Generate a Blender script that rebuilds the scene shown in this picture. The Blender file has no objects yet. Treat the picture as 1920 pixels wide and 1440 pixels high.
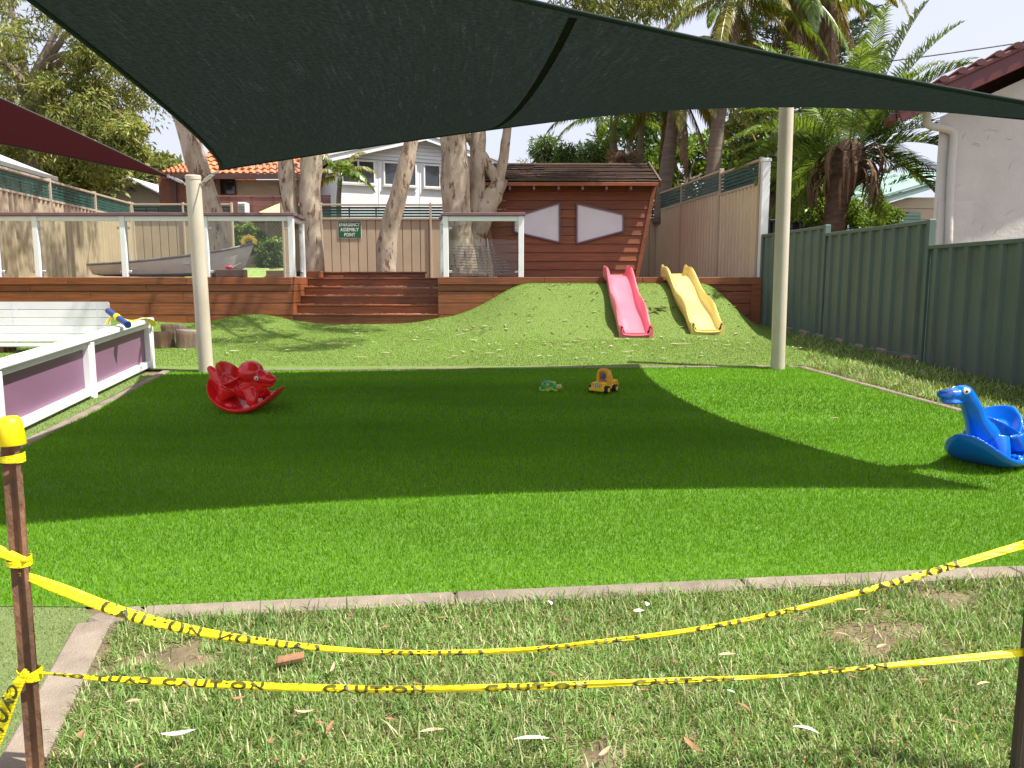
import bpy, math, random
import numpy as np
from mathutils import Vector

# ------------------------------------------------------------------ camera, sky, sun, exposure
SC = bpy.context.scene
COL = SC.collection
F_PX, EYE, PITCH, SLOPE = 1450.0, 1.55, math.atan(187 / 1450.0), 0.056
cam_data = bpy.data.cameras.new('camera')
cam_data.sensor_width = 36.0
cam_data.lens = 36.0 * F_PX / 1920.0
cam_data.clip_start, cam_data.clip_end = 0.05, 2000.0
cam = bpy.data.objects.new('camera', cam_data)
cam.location = (0, 0, EYE)
cam.rotation_euler = (math.pi / 2 - PITCH, 0, 0)
COL.objects.link(cam)
SC.camera = cam

SUN_K = (-0.51, 0.16)                       # shadow offset on the ground per metre of height
_h = math.hypot(*SUN_K)
SUN_EL = math.atan2(1.0, _h)
sun_dir = Vector((-SUN_K[0], -SUN_K[1], 1.0)).normalized()     # towards the sun
world = bpy.data.worlds.new('World')
SC.world = world
world.use_nodes = True
wn, wl = world.node_tree.nodes, world.node_tree.links
wn.clear()
sky = wn.new('ShaderNodeTexSky')
sky.sky_type = 'NISHITA'
sky.sun_disc = False
sky.sun_elevation = SUN_EL
sky.sun_rotation = math.atan2(sun_dir.x, sun_dir.y)
sky.air_density, sky.dust_density, sky.ozone_density = 1.0, 4.0, 1.0
haze_mix = wn.new('ShaderNodeMixRGB')         # thin bright summer haze over the whole sky
haze_mix.inputs['Fac'].default_value = 0.62
haze_mix.inputs['Color2'].default_value = (5.2, 5.2, 6.0, 1)
bg = wn.new('ShaderNodeBackground')
bg.inputs['Strength'].default_value = 0.102
wo = wn.new('ShaderNodeOutputWorld')
wl.new(sky.outputs['Color'], haze_mix.inputs['Color1'])
wl.new(haze_mix.outputs['Color'], bg.inputs['Color'])
wl.new(bg.outputs['Background'], wo.inputs['Surface'])
sun_data = bpy.data.lights.new('sun', 'SUN')
sun_data.energy = 4.6
sun_data.angle = math.radians(0.6)
sun_data.color = (1.0, 0.955, 0.88)
sun = bpy.data.objects.new('sun', sun_data)
sun.rotation_euler = sun_dir.to_track_quat('Z', 'Y').to_euler()
sun.location = (8, -4, 20)
COL.objects.link(sun)
SC.view_settings.view_transform = 'Standard'
SC.view_settings.look = 'None'
SC.view_settings.exposure = 1.02
SC.view_settings.gamma = 1.0
SC.cycles.max_bounces = 7
SC.cycles.diffuse_bounces = 3
SC.cycles.glossy_bounces = 3
SC.cycles.transmission_bounces = 5
SC.cycles.transparent_max_bounces = 10
SC.cycles.use_denoising = True
SC.cycles.sample_clamp_indirect = 6.0

# ------------------------------------------------------------------ geometry helpers
rnd = random.Random(7)
npr = np.random.RandomState(11)


def ray(px, py):
    x, v = (px - 960) / F_PX, (720 - py) / F_PX
    return x, math.cos(PITCH) + v * math.sin(PITCH), -math.sin(PITCH) + v * math.cos(PITCH)


def at(px, py, Y):
    """World point at distance Y from the photographer seen at photo pixel (px, py): used to survey the place."""
    d = ray(px, py)
    t = Y / d[1]
    return Vector((t * d[0], Y, EYE + t * d[2]))


def gp(px, py):
    d = ray(px, py)
    t = EYE / (SLOPE * d[1] - d[2])
    return Vector((t * d[0], t * d[1], EYE + t * d[2]))


def sstep(a, b, x):
    t = np.clip((x - a) / (b - a), 0, 1)
    return t * t * (3 - 2 * t)


WLOC = {}                                     # world location of every object that parents others


def V(*a):
    return Vector(a)


class MB:
    """Collects shapes; build() links them as one mesh object."""

    def __init__(self):
        self.v, self.f, self.m = [], [], []

    def add(self, vs, fs, mi=0):
        o = len(self.v)
        self.v += [tuple(p) for p in vs]
        self.f += [tuple(i + o for i in f) for f in fs]
        self.m += [mi] * len(fs)
        return self

    def convex(self, vs, fs, mi=0):
        vs = [Vector(p) for p in vs]
        c = sum(vs, Vector()) / len(vs)
        out = []
        for f in fs:
            n = Vector()
            fc = sum((vs[i] for i in f), Vector()) / len(f)
            for k in range(len(f)):
                n += (vs[f[k]] - fc).cross(vs[f[(k + 1) % len(f)]] - fc)
            out.append(f if n.dot(fc - c) >= 0 else f[::-1])
        return self.add(vs, out, mi)

    def obox(self, c, ax, ay, az, ch=0.0, mi=0):
        """Box with centre c and half-axis vectors; ch = chamfer."""
        c, ax, ay, az = Vector(c), Vector(ax), Vector(ay), Vector(az)
        if ch <= 0:
            vs = [c + sx * ax + sy * ay + sz * az for sx in (-1, 1) for sy in (-1, 1) for sz in (-1, 1)]
            return self.convex(vs, [(0, 1, 3, 2), (4, 5, 7, 6), (0, 1, 5, 4), (2, 3, 7, 6), (0, 2, 6, 4), (1, 3, 7, 5)], mi)
        ls = [ax.length, ay.length, az.length]
        ch = min(ch, 0.45 * min(ls))
        k = [1 - ch / l for l in ls]
        vs, idx = [], {}
        for sx in (-1, 1):
            for sy in (-1, 1):
                for sz in (-1, 1):
                    for a in range(3):
                        t = [k[0], k[1], k[2]]
                        t[a] = 1
                        idx[(sx, sy, sz, a)] = len(vs)
                        vs.append(c + sx * t[0] * ax + sy * t[1] * ay + sz * t[2] * az)
        fs = []
        S2 = (-1, 1)
        for a in range(3):
            b, d = [i for i in range(3) if i != a]
            for s in S2:
                q = []
                for (p, r) in ((-1, -1), (1, -1), (1, 1), (-1, 1)):
                    g = [0, 0, 0]
                    g[a], g[b], g[d] = s, p, r
                    q.append(idx[(*g, a)])
                fs.append(tuple(q))
            for p in S2:
                for r in S2:
                    g0, g1 = [0, 0, 0], [0, 0, 0]
                    g0[a], g1[a] = -1, 1
                    g0[b] = g1[b] = p
                    g0[d] = g1[d] = r
                    fs.append((idx[(*g0, b)], idx[(*g1, b)], idx[(*g1, d)], idx[(*g0, d)]))
        for sx in S2:
            for sy in S2:
                for sz in S2:
                    fs.append((idx[(sx, sy, sz, 0)], idx[(sx, sy, sz, 1)], idx[(sx, sy, sz, 2)]))
        return self.convex(vs, fs, mi)

    def box(self, x0, x1, y0, y1, z0, z1, ch=0.0, mi=0):
        return self.obox(((x0 + x1) / 2, (y0 + y1) / 2, (z0 + z1) / 2), ((x1 - x0) / 2, 0, 0), (0, (y1 - y0) / 2, 0), (0, 0, (z1 - z0) / 2), ch, mi)

    def beam(self, p0, p1, w, h, up=(0, 0, 1), ch=0.0, mi=0):
        p0, p1 = Vector(p0), Vector(p1)
        d = (p1 - p0)
        u = Vector(up)
        s = d.cross(u).normalized()
        u = s.cross(d).normalized()
        return self.obox((p0 + p1) / 2, d / 2, s * w / 2, u * h / 2, ch, mi)

    def tube(self, path, radii, n=10, caps=True, mi=0, flat=None):
        path = [Vector(p) for p in path]
        if not hasattr(radii, '__len__'):
            radii = [radii] * len(path)
        o = len(self.v)
        prev = None
        m = len(path)
        for i, p in enumerate(path):
            d = (path[min(i + 1, m - 1)] - path[max(i - 1, 0)]).normalized()
            if prev is None:
                a = Vector((0, 0, 1)) if abs(d.z) < 0.9 else Vector((1, 0, 0))
                s = d.cross(a).normalized()
            else:
                s = (prev - d * prev.dot(d)).normalized()
            prev = s
            u = d.cross(s)
            for k in range(n):
                a = 2 * math.pi * k / n
                r = radii[i]
                self.v.append(tuple(p + s * (r * math.cos(a)) + u * (r * math.sin(a) * (flat or 1))))
        for i in range(m - 1):
            for k in range(n):
                a, b = o + i * n + k, o + i * n + (k + 1) % n
                self.f.append((a, b, b + n, a + n))
                self.m.append(mi)
        if caps:
            self.f.append(tuple(o + k for k in range(n))[::-1])
            self.f.append(tuple(o + (m - 1) * n + k for k in range(n)))
            self.m += [mi, mi]
        return self

    def cyl(self, p0, p1, r0, r1=None, n=16, mi=0):
        return self.tube([p0, p1], [r0, r0 if r1 is None else r1], n, True, mi)

    def prism(self, poly, ext, mi=0):
        """poly: planar list of points, ext: extrusion vector."""
        poly = [Vector(p) for p in poly]
        e = Vector(ext)
        n = len(poly)
        vs = poly + [p + e for p in poly]
        fs = [tuple(range(n))[::-1], tuple(range(n, 2 * n))] + [(i, (i + 1) % n, n + (i + 1) % n, n + i) for i in range(n)]
        nn = Vector()
        for i in range(n):
            nn += (poly[i] - poly[0]).cross(poly[(i + 1) % n] - poly[0])
        if nn.dot(e) < 0:
            fs = [f[::-1] for f in fs]
        return self.add(vs, fs, mi)

    def ball(self, c, r, n=12, m=8, rot=None, mi=0):
        c = Vector(c)
        if not hasattr(r, '__len__'):
            r = (r, r, r)
        vs = []
        for i in range(1, m):
            th = math.pi * i / m
            for k in range(n):
                a = 2 * math.pi * k / n
                vs.append(Vector((r[0] * math.sin(th) * math.cos(a), r[1] * math.sin(th) * math.sin(a), r[2] * math.cos(th))))
        vs.append(Vector((0, 0, r[2])))
        vs.append(Vector((0, 0, -r[2])))
        if rot is not None:
            vs = [rot @ p for p in vs]
        vs = [p + c for p in vs]
        T, B = len(vs) - 2, len(vs) - 1
        fs = [(T, k, (k + 1) % n) for k in range(n)]
        for i in range(m - 2):
            for k in range(n):
                a, b = i * n + k, i * n + (k + 1) % n
                fs.append((a, a + n, b + n, b))
        fs += [(B, (m - 2) * n + (k + 1) % n, (m - 2) * n + k) for k in range(n)]
        return self.add(vs, fs, mi)

    def build(self, name, mat, parent=None, smooth=False, bevel=None):
        vs = np.array(self.v, dtype=float)
        return link_mesh(name, vs, self.f, mat, parent, smooth, self.m)


def link_mesh(name, vs, faces, mat, parent=None, smooth=False, midx=None):
    lo, hi = vs.min(0), vs.max(0)
    c = (lo + hi) / 2
    if parent is None:
        c[2] = lo[2]
    me = bpy.data.meshes.new(name)
    vs = vs - c
    if isinstance(faces, np.ndarray):
        k = faces.shape[1]
        me.vertices.add(len(vs))
        me.vertices.foreach_set('co', vs.astype(np.float32).ravel())
        me.loops.add(faces.size)
        me.loops.foreach_set('vertex_index', faces.astype(np.int32).ravel())
        me.polygons.add(len(faces))
        me.polygons.foreach_set('loop_start', np.arange(0, faces.size, k, dtype=np.int32))
        me.polygons.foreach_set('loop_total', np.full(len(faces), k, dtype=np.int32))
        me.update(calc_edges=True)
    else:
        me.from_pydata(vs.tolist(), [], faces)
        me.update()
    mats = mat if isinstance(mat, (list, tuple)) else [mat]
    for m_ in mats:
        me.materials.append(m_)
    if midx is not None and len(mats) > 1:
        me.polygons.foreach_set('material_index', np.array(midx, dtype=np.int32))
    if smooth:
        me.polygons.foreach_set('use_smooth', np.ones(len(me.polygons), dtype=bool))
        if smooth != 'all':
            try:
                me.set_sharp_from_angle(angle=math.radians(smooth if smooth is not True else 40))
            except Exception:
                pass
    o = bpy.data.objects.new(name, me)
    COL.objects.link(o)
    pl = WLOC.get(parent.name, Vector()) if parent else Vector()
    o.location = Vector(c) - pl
    WLOC[o.name] = Vector(c)
    if parent:
        o.parent = parent
    return o


def tag(o, label=None, cat=None, group=None, kind=None):
    if label:
        o['label'] = label
    if cat:
        o['category'] = cat
    if group:
        o['group'] = group
    if kind:
        o['kind'] = kind
    return o


def thing(name, loc, label, cat, group=None):
    o = bpy.data.objects.new(name, None)
    o.empty_display_size = 0.1
    o.location = loc
    COL.objects.link(o)
    WLOC[o.name] = Vector(loc)
    return tag(o, label, cat, group)


def resample(pts, n):
    """Catmull-Rom through pts, n samples."""
    pts = [Vector(p) for p in pts]
    P_ = [pts[0] * 2 - pts[1]] + pts + [pts[-1] * 2 - pts[-2]]
    out = []
    for i in range(n):
        t = i / (n - 1) * (len(pts) - 1)
        k = min(int(t), len(pts) - 2)
        u = t - k
        a, b, c, d = P_[k:k + 4]
        out.append(0.5 * ((2 * b) + (c - a) * u + (2 * a - 5 * b + 4 * c - d) * u * u + (3 * b - a - 3 * c + d) * u ** 3))
    return out


# ------------------------------------------------------------------ materials
def new_mat(name):
    m = bpy.data.materials.new(name)
    m.use_nodes = True
    nt = m.node_tree
    nt.nodes.clear()
    out = nt.nodes.new('ShaderNodeOutputMaterial')
    return m, nt, nt.nodes, nt.links, out


def coords(nt, stretch=(1, 1, 1), rand=True):
    N, Lk = nt.nodes, nt.links
    tc = N.new('ShaderNodeTexCoord')
    mp = N.new('ShaderNodeMapping')
    mp.inputs['Scale'].default_value = stretch
    Lk.new(tc.outputs['Object'], mp.inputs['Vector'])
    if rand:
        oi = N.new('ShaderNodeObjectInfo')
        mu = N.new('ShaderNodeMath')
        mu.operation = 'MULTIPLY'
        mu.inputs[1].default_value = 60
        Lk.new(oi.outputs['Random'], mu.inputs[0])
        Lk.new(mu.outputs[0], mp.inputs['Location'])
    return mp.outputs['Vector']


def noise(nt, vec, scale, detail=4, rough=0.55):
    n = nt.nodes.new('ShaderNodeTexNoise')
    n.inputs['Scale'].default_value = scale
    n.inputs['Detail'].default_value = detail
    n.inputs['Roughness'].default_value = rough
    if vec is not None:
        nt.links.new(vec, n.inputs['Vector'])
    return n.outputs['Fac']


def ramp(nt, fac, stops):
    r = nt.nodes.new('ShaderNodeValToRGB')
    el = r.color_ramp.elements
    while len(el) < len(stops):
        el.new(0.5)
    for e, (p, c) in zip(el, stops):
        e.position = p
        e.color = (*c, 1)
    nt.links.new(fac, r.inputs['Fac'])
    return r.outputs['Color']


def mixc(nt, fac, a, b, mode='MIX'):
    m = nt.nodes.new('ShaderNodeMixRGB')
    m.blend_type = mode
    for s, v in ((m.inputs['Fac'], fac), (m.inputs['Color1'], a), (m.inputs['Color2'], b)):
        if isinstance(v, (int, float)):
            s.default_value = v
        elif isinstance(v, (tuple, list)):
            s.default_value = (*v, 1)
        else:
            nt.links.new(v, s)
    return m.outputs['Color']


def sc(c, k):
    return tuple(min(1, x * k) for x in c)


def mat(name, col, rough=0.6, var=0.14, scale=6.0, bump=0.0, bscale=60.0, metal=0.0, stretch=(1, 1, 1), col2=None,
        stain=None, stain_amt=0.35, sscale=1.6, coat=0.0, spec=0.5, objvar=0.08):
    m, nt, N, L, out = new_mat(name)
    vec = coords(nt, stretch)
    f = noise(nt, vec, scale, 5)
    c = ramp(nt, f, [(0.28, sc(col, 1 - var)), (0.72, col2 or sc(col, 1 + var))])
    if stain:
        vec2 = coords(nt, (1, 1, 1))
        g = noise(nt, vec2, sscale, 6, 0.65)
        gm = N.new('ShaderNodeMapRange')
        gm.inputs[1].default_value, gm.inputs[2].default_value = 0.48, 0.72
        gm.inputs[4].default_value = stain_amt
        L.new(g, gm.inputs[0])
        c = mixc(nt, gm.outputs[0], c, stain)
    if objvar:
        oi = N.new('ShaderNodeObjectInfo')
        mr = N.new('ShaderNodeMapRange')
        mr.inputs[3].default_value, mr.inputs[4].default_value = 1 - objvar, 1 + objvar
        L.new(oi.outputs['Random'], mr.inputs[0])
        hs = N.new('ShaderNodeHueSaturation')
        L.new(mr.outputs[0], hs.inputs['Value'])
        L.new(c, hs.inputs['Color'])
        c = hs.outputs['Color']
    b = N.new('ShaderNodeBsdfPrincipled')
    L.new(c, b.inputs['Base Color'])
    b.inputs['Metallic'].default_value = metal
    b.inputs['Specular IOR Level'].default_value = spec
    b.inputs['Coat Weight'].default_value = coat
    rr = N.new('ShaderNodeMapRange')
    rr.inputs[3].default_value, rr.inputs[4].default_value = max(0.03, rough - 0.1), min(1, rough + 0.1)
    L.new(f, rr.inputs[0])
    L.new(rr.outputs[0], b.inputs['Roughness'])
    if bump:
        h = noise(nt, vec, bscale, 4)
        bp = N.new('ShaderNodeBump')
        bp.inputs['Strength'].default_value = bump
        bp.inputs['Distance'].default_value = 0.02
        L.new(h, bp.inputs['Height'])
        L.new(bp.outputs['Normal'], b.inputs['Normal'])
    L.new(b.outputs['BSDF'], out.inputs['Surface'])
    return m


def leafmat(name, cols, trans=0.35, rough=0.5, clump=0.0, gloss=0.06, amp=(0.65, 1.3), cst=(1, 1, 1)):
    """Foliage: colour per leaf (random per island), diffuse + translucent + a little gloss."""
    m, nt, N, L, out = new_mat(name)
    ge = N.new('ShaderNodeNewGeometry')
    k = len(cols)
    c = ramp(nt, ge.outputs['Random Per Island'], [(i / max(1, k - 1), cols[i]) for i in range(k)])
    if clump:
        vec = coords(nt, cst)
        f = noise(nt, vec, clump, 3)
        mr = N.new('ShaderNodeMapRange')
        mr.inputs[1].default_value, mr.inputs[2].default_value = 0.3, 0.7
        mr.inputs[3].default_value, mr.inputs[4].default_value = amp
        L.new(f, mr.inputs[0])
        hs = N.new('ShaderNodeHueSaturation')
        L.new(mr.outputs[0], hs.inputs['Value'])
        L.new(c, hs.inputs['Color'])
        c = hs.outputs['Color']
    d = N.new('ShaderNodeBsdfDiffuse')
    t = N.new('ShaderNodeBsdfTranslucent')
    g = N.new('ShaderNodeBsdfGlossy')
    g.inputs['Roughness'].default_value = rough
    L.new(c, d.inputs['Color'])
    L.new(mixc(nt, 1.0, c, (1.0, 0.95, 0.45), 'MULTIPLY'), t.inputs['Color'])
    x = N.new('ShaderNodeMixShader')
    x.inputs[0].default_value = trans
    L.new(d.outputs[0], x.inputs[1])
    L.new(t.outputs[0], x.inputs[2])
    y = N.new('ShaderNodeMixShader')
    y.inputs[0].default_value = gloss
    L.new(x.outputs[0], y.inputs[1])
    L.new(g.outputs[0], y.inputs[2])
    L.new(y.outputs[0], out.inputs['Surface'])
    return m


def cloth_mat(name, col, openness=0.05, trans=0.25, streak=True):
    m, nt, N, L, out = new_mat(name)
    uv = N.new('ShaderNodeUVMap')
    mp = N.new('ShaderNodeMapping')
    mp.inputs['Scale'].default_value = (260, 14, 1)
    L.new(uv.outputs['UV'], mp.inputs['Vector'])
    f = noise(nt, mp.outputs['Vector'], 1.0, 3, 0.6)
    mp2 = N.new('ShaderNodeMapping')
    mp2.inputs['Scale'].default_value = (520, 520, 1)
    L.new(uv.outputs['UV'], mp2.inputs['Vector'])
    w = noise(nt, mp2.outputs['Vector'], 1.0, 1)
    fine = noise(nt, mp2.outputs['Vector'], 0.35, 2)
    c = ramp(nt, f, [(0.3, sc(col, 0.85)), (0.6, col), (0.8, sc(col, 1.25))])
    c = mixc(nt, 0.6, c, ramp(nt, fine, [(0.3, (0.6, 0.6, 0.6)), (0.7, (1.4, 1.4, 1.4))]), 'MULTIPLY')
    d = N.new('ShaderNodeBsdfDiffuse')
    t = N.new('ShaderNodeBsdfTranslucent')
    tr = N.new('ShaderNodeBsdfTransparent')
    L.new(c, d.inputs['Color'])
    L.new(c, t.inputs['Color'])
    bp = N.new('ShaderNodeBump')
    bp.inputs['Strength'].default_value = 0.12
    bp.inputs['Distance'].default_value = 0.01
    L.new(f, bp.inputs['Height'])
    L.new(bp.outputs[0], d.inputs['Normal'])
    x = N.new('ShaderNodeMixShader')
    x.inputs[0].default_value = trans
    L.new(d.outputs[0], x.inputs[1])
    L.new(t.outputs[0], x.inputs[2])
    # the knit is open in fine pinholes that follow the weave
    mu = N.new('ShaderNodeMath')
    mu.operation = 'MULTIPLY'
    L.new(f, mu.inputs[0])
    L.new(w, mu.inputs[1])
    mr = N.new('ShaderNodeMapRange')
    mr.inputs[1].default_value, mr.inputs[2].default_value = 0.36, 0.52
    mr.inputs[3].default_value, mr.inputs[4].default_value = openness * 0.05, openness * 4
    L.new(mu.outputs[0], mr.inputs[0])
    y = N.new('ShaderNodeMixShader')
    L.new(mr.outputs[0], y.inputs[0])
    L.new(x.outputs[0], y.inputs[1])
    L.new(tr.outputs[0], y.inputs[2])
    L.new(y.outputs[0], out.inputs['Surface'])
    return m


def glass_mat(name, tint=(0.93, 0.96, 0.93)):
    m, nt, N, L, out = new_mat(name)
    tr = N.new('ShaderNodeBsdfTransparent')
    tr.inputs['Color'].default_value = (*tint, 1)
    g = N.new('ShaderNodeBsdfGlossy')
    g.inputs['Roughness'].default_value = 0.02
    fr = N.new('ShaderNodeFresnel')
    fr.inputs['IOR'].default_value = 1.45
    x = N.new('ShaderNodeMixShader')
    L.new(fr.outputs[0], x.inputs[0])
    L.new(tr.outputs[0], x.inputs[1])
    L.new(g.outputs[0], x.inputs[2])
    L.new(x.outputs[0], out.inputs['Surface'])
    return m


M = {}
M['timber'] = mat('stained_timber', (0.23, 0.066, 0.02), 0.5, 0.3, 5, 0.25, 30, stretch=(0.35, 4, 6), col2=(0.3, 0.098, 0.034), objvar=0.16, stain=(0.07, 0.03, 0.02), stain_amt=0.45, sscale=2.2)
M['deck'] = mat('weathered_deck_timber', (0.16, 0.075, 0.045), 0.65, 0.3, 5, 0.25, 30, stretch=(0.35, 4, 6), objvar=0.2)
M['cubby'] = mat('cedar_weatherboard', (0.22, 0.056, 0.014), 0.55, 0.3, 5, 0.25, 30, stretch=(0.4, 4, 7), col2=(0.3, 0.085, 0.022), objvar=0.13, stain=(0.09, 0.035, 0.022), stain_amt=0.4, sscale=2.0)
M['roof_timber'] = mat('weathered_roof_batten', (0.085, 0.05, 0.032), 0.8, 0.4, 7, 0.4, 40, stretch=(0.5, 4, 6), col2=(0.15, 0.095, 0.065), objvar=0.25)
M['white'] = mat('white_paint', (0.78, 0.79, 0.78), 0.45, 0.04, 5, 0.05, 60, stain=(0.5, 0.48, 0.44), stain_amt=0.22, objvar=0.03)
M['mauve_cap'] = mat('mauve_paint', (0.17, 0.09, 0.11), 0.45, 0.1, 6, 0.04, objvar=0.05)
M['mauve'] = mat('mauve_panel', (0.22, 0.11, 0.185), 0.42, 0.06, 3, 0.02, objvar=0.03, stain=(0.18, 0.09, 0.145), stain_amt=0.3)
M['lilac'] = mat('pale_lilac_panel', (0.74, 0.69, 0.71), 0.5, 0.05, 3, objvar=0.02)
M['cream'] = mat('cream_post_paint', (0.57, 0.51, 0.4), 0.45, 0.06, 3, 0.06, 30, stain=(0.4, 0.32, 0.22), stain_amt=0.3, objvar=0.02)
M['tan'] = mat('tan_steel_sheet', (0.47, 0.375, 0.255), 0.5, 0.07, 2.2, 0.03, 30, stretch=(1, 1, 0.25), stain=(0.3, 0.25, 0.19), stain_amt=0.4, objvar=0.04)
M['tan_brightened'] = mat('brightened_tan_steel_sheet', (0.62, 0.5, 0.345), 0.45, 0.06, 2.2, 0.03, 30, stretch=(1, 1, 0.25), stain=(0.46, 0.38, 0.28), stain_amt=0.35, objvar=0.04)  # tan steel with added brightness in its colour because little light reaches this fence
M['tan_post'] = mat('tan_steel_post', (0.42, 0.345, 0.255), 0.5, 0.07, 3, objvar=0.05)
M['slat'] = mat('dark_green_slat', (0.018, 0.075, 0.062), 0.45, 0.12, 4, objvar=0.1)
M['green'] = mat('green_steel_sheet', (0.1, 0.145, 0.12), 0.6, 0.12, 3, 0.05, 25, stretch=(1, 1, 0.12), stain=(0.085, 0.1, 0.075), stain_amt=0.6, sscale=1.3, objvar=0.05)
M['green_post'] = mat('green_steel_post', (0.09, 0.134, 0.112), 0.55, 0.1, 4, objvar=0.05)
M['charcoal'] = mat('charcoal_steel', (0.02, 0.022, 0.026), 0.5, 0.1)
M['concrete'] = mat('concrete_edging', (0.24, 0.195, 0.15), 0.9, 0.2, 9, 0.6, 120, stain=(0.14, 0.105, 0.08), stain_amt=0.6, sscale=4, objvar=0.12)
M['soil'] = mat('thatch_and_soil', (0.15, 0.105, 0.06), 0.95, 0.35, 9, 0.8, 60, col2=(0.2, 0.16, 0.085), objvar=0, stain=(0.17, 0.105, 0.068), stain_amt=0.9, sscale=1.1)
M['far_ground'] = mat('far_ground', (0.13, 0.16, 0.06), 0.95, 0.3, 0.7, objvar=0)
M['turf_base'] = mat('bright_turf_backing', (0.09, 0.2, 0.014), 0.9, 0.3, 90, 0.6, 160, objvar=0)
M['old_turf'] = mat('faded_turf', (0.12, 0.2, 0.03), 0.9, 0.3, 70, 0.9, 130, col2=(0.2, 0.29, 0.055), objvar=0)
M['steel'] = mat('galvanised_steel', (0.55, 0.56, 0.57), 0.35, 0.1, 12, metal=0.9)
M['rust'] = mat('rusty_picket_steel', (0.13, 0.066, 0.036), 0.75, 0.4, 14, 0.5, 60, stretch=(1, 1, 0.4), col2=(0.24, 0.12, 0.06), stain=(0.05, 0.032, 0.025), stain_amt=0.7, sscale=9)
M['dark_steel'] = mat('dark_picket_steel', (0.06, 0.04, 0.028), 0.6, 0.3)
M['yellow_cap'] = mat('yellow_cap_plastic', (0.9, 0.72, 0.005), 0.4, 0.05, 4, objvar=0)
M['black'] = mat('black_ink', (0.03, 0.03, 0.012), 0.5, 0.15, 40, objvar=0)
M['bark'] = None
M['stump'] = mat('weathered_stump', (0.15, 0.125, 0.1), 0.9, 0.35, 6, 0.6, 50, stretch=(3, 3, 0.5), col2=(0.3, 0.2, 0.13), stain=(0.34, 0.13, 0.045), stain_amt=0.7, sscale=3)
M['stump_top'] = mat('stump_cut_face', (0.36, 0.33, 0.29), 0.9, 0.25, 14, 0.4, 50)
M['alu'] = mat('dull_boat_aluminium', (0.76, 0.72, 0.66), 0.5, 0.08, 4, 0.05, 40, metal=0.1, stain=(0.5, 0.46, 0.41), stain_amt=0.35)


def bark_mat():
    m, nt, N, L, out = new_mat('smooth_gum_bark')
    v = coords(nt, (1, 1, 0.45))
    big = noise(nt, v, 3.2, 5, 0.65)
    c = ramp(nt, big, [(0.25, (0.2, 0.145, 0.1)), (0.42, (0.34, 0.265, 0.19)), (0.58, (0.5, 0.41, 0.305)), (0.75, (0.37, 0.325, 0.27))])
    v2 = coords(nt, (1, 1, 0.32))
    pat = noise(nt, v2, 7.5, 6, 0.7)
    mr = N.new('ShaderNodeMapRange')
    mr.inputs[1].default_value, mr.inputs[2].default_value = 0.545, 0.6
    L.new(pat, mr.inputs[0])
    c = mixc(nt, mr.outputs[0], c, (0.17, 0.085, 0.05))
    v3 = coords(nt, (1, 1, 0.2))
    red = noise(nt, v3, 2.1, 3)
    mr2 = N.new('ShaderNodeMapRange')
    mr2.inputs[1].default_value, mr2.inputs[2].default_value, mr2.inputs[4].default_value = 0.6, 0.75, 0.55
    L.new(red, mr2.inputs[0])
    c = mixc(nt, mr2.outputs[0], c, (0.36, 0.17, 0.075))
    b = N.new('ShaderNodeBsdfPrincipled')
    b.inputs['Roughness'].default_value = 0.8
    L.new(c, b.inputs['Base Color'])
    bp = N.new('ShaderNodeBump')
    bp.inputs['Strength'].default_value = 0.7
    bp.inputs['Distance'].default_value = 0.03
    L.new(pat, bp.inputs['Height'])
    L.new(bp.outputs[0], b.inputs['Normal'])
    L.new(b.outputs[0], out.inputs['Surface'])
    return m


M['bark'] = bark_mat()
M['glass'] = glass_mat('balustrade_glass')
M['house_glass'] = mat('dark_window_glass', (0.035, 0.04, 0.045), 0.08, 0.1, 2, objvar=0.1, spec=0.8)


def plastic(name, col, rough=0.22, coat=0.3):
    return mat(name, col, rough, 0.04, 3, 0.03, 14, coat=coat, objvar=0.02)


M['red_plastic'] = plastic('red_moulded_plastic', (0.72, 0.02, 0.02), 0.2, 0.15)
M['blue_plastic'] = plastic('blue_moulded_plastic', (0.003, 0.135, 0.62))
M['pink_slide'] = plastic('pink_slide_plastic', (0.72, 0.15, 0.2), 0.38, 0.15)
M['yellow_slide'] = plastic('yellow_slide_plastic', (0.74, 0.58, 0.17), 0.28, 0.2)
M['toy_yellow'] = plastic('yellow_toy_plastic', (0.95, 0.6, 0.03), 0.3)
M['toy_orange'] = plastic('orange_toy_plastic', (0.92, 0.42, 0.02), 0.3)
M['toy_green'] = plastic('green_toy_plastic', (0.015, 0.34, 0.06), 0.3)
M['toy_lime'] = plastic('lime_toy_plastic', (0.36, 0.5, 0.02), 0.3)
M['toy_blue'] = plastic('toy_blue_plastic', (0.015, 0.11, 0.5), 0.3)
M['toy_red'] = plastic('toy_red_plastic', (0.6, 0.02, 0.06), 0.3)
M['tyre'] = mat('black_toy_tyre', (0.012, 0.012, 0.013), 0.6)
M['eye_white'] = plastic('white_eye_decal', (0.75, 0.72, 0.6), 0.3)
M['grey_plastic'] = plastic('grey_toy_plastic', (0.3, 0.3, 0.3), 0.4)
M['blue_tube'] = plastic('navy_tube_plastic', (0.015, 0.045, 0.19), 0.4)
# ------------------------------------------------------------------ terrain, turf, edging
def ground_z(y):
    return SLOPE * np.clip(y, -40, 27)


def ramp_h(t):
    t = np.clip(t, 0, 1)
    return t ** 1.4 * (1 - sstep(0.6, 1.0, t)) + (1.15 * t - 0.15 * t ** 3) * 0.97 * sstep(0.6, 1.0, t)


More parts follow.
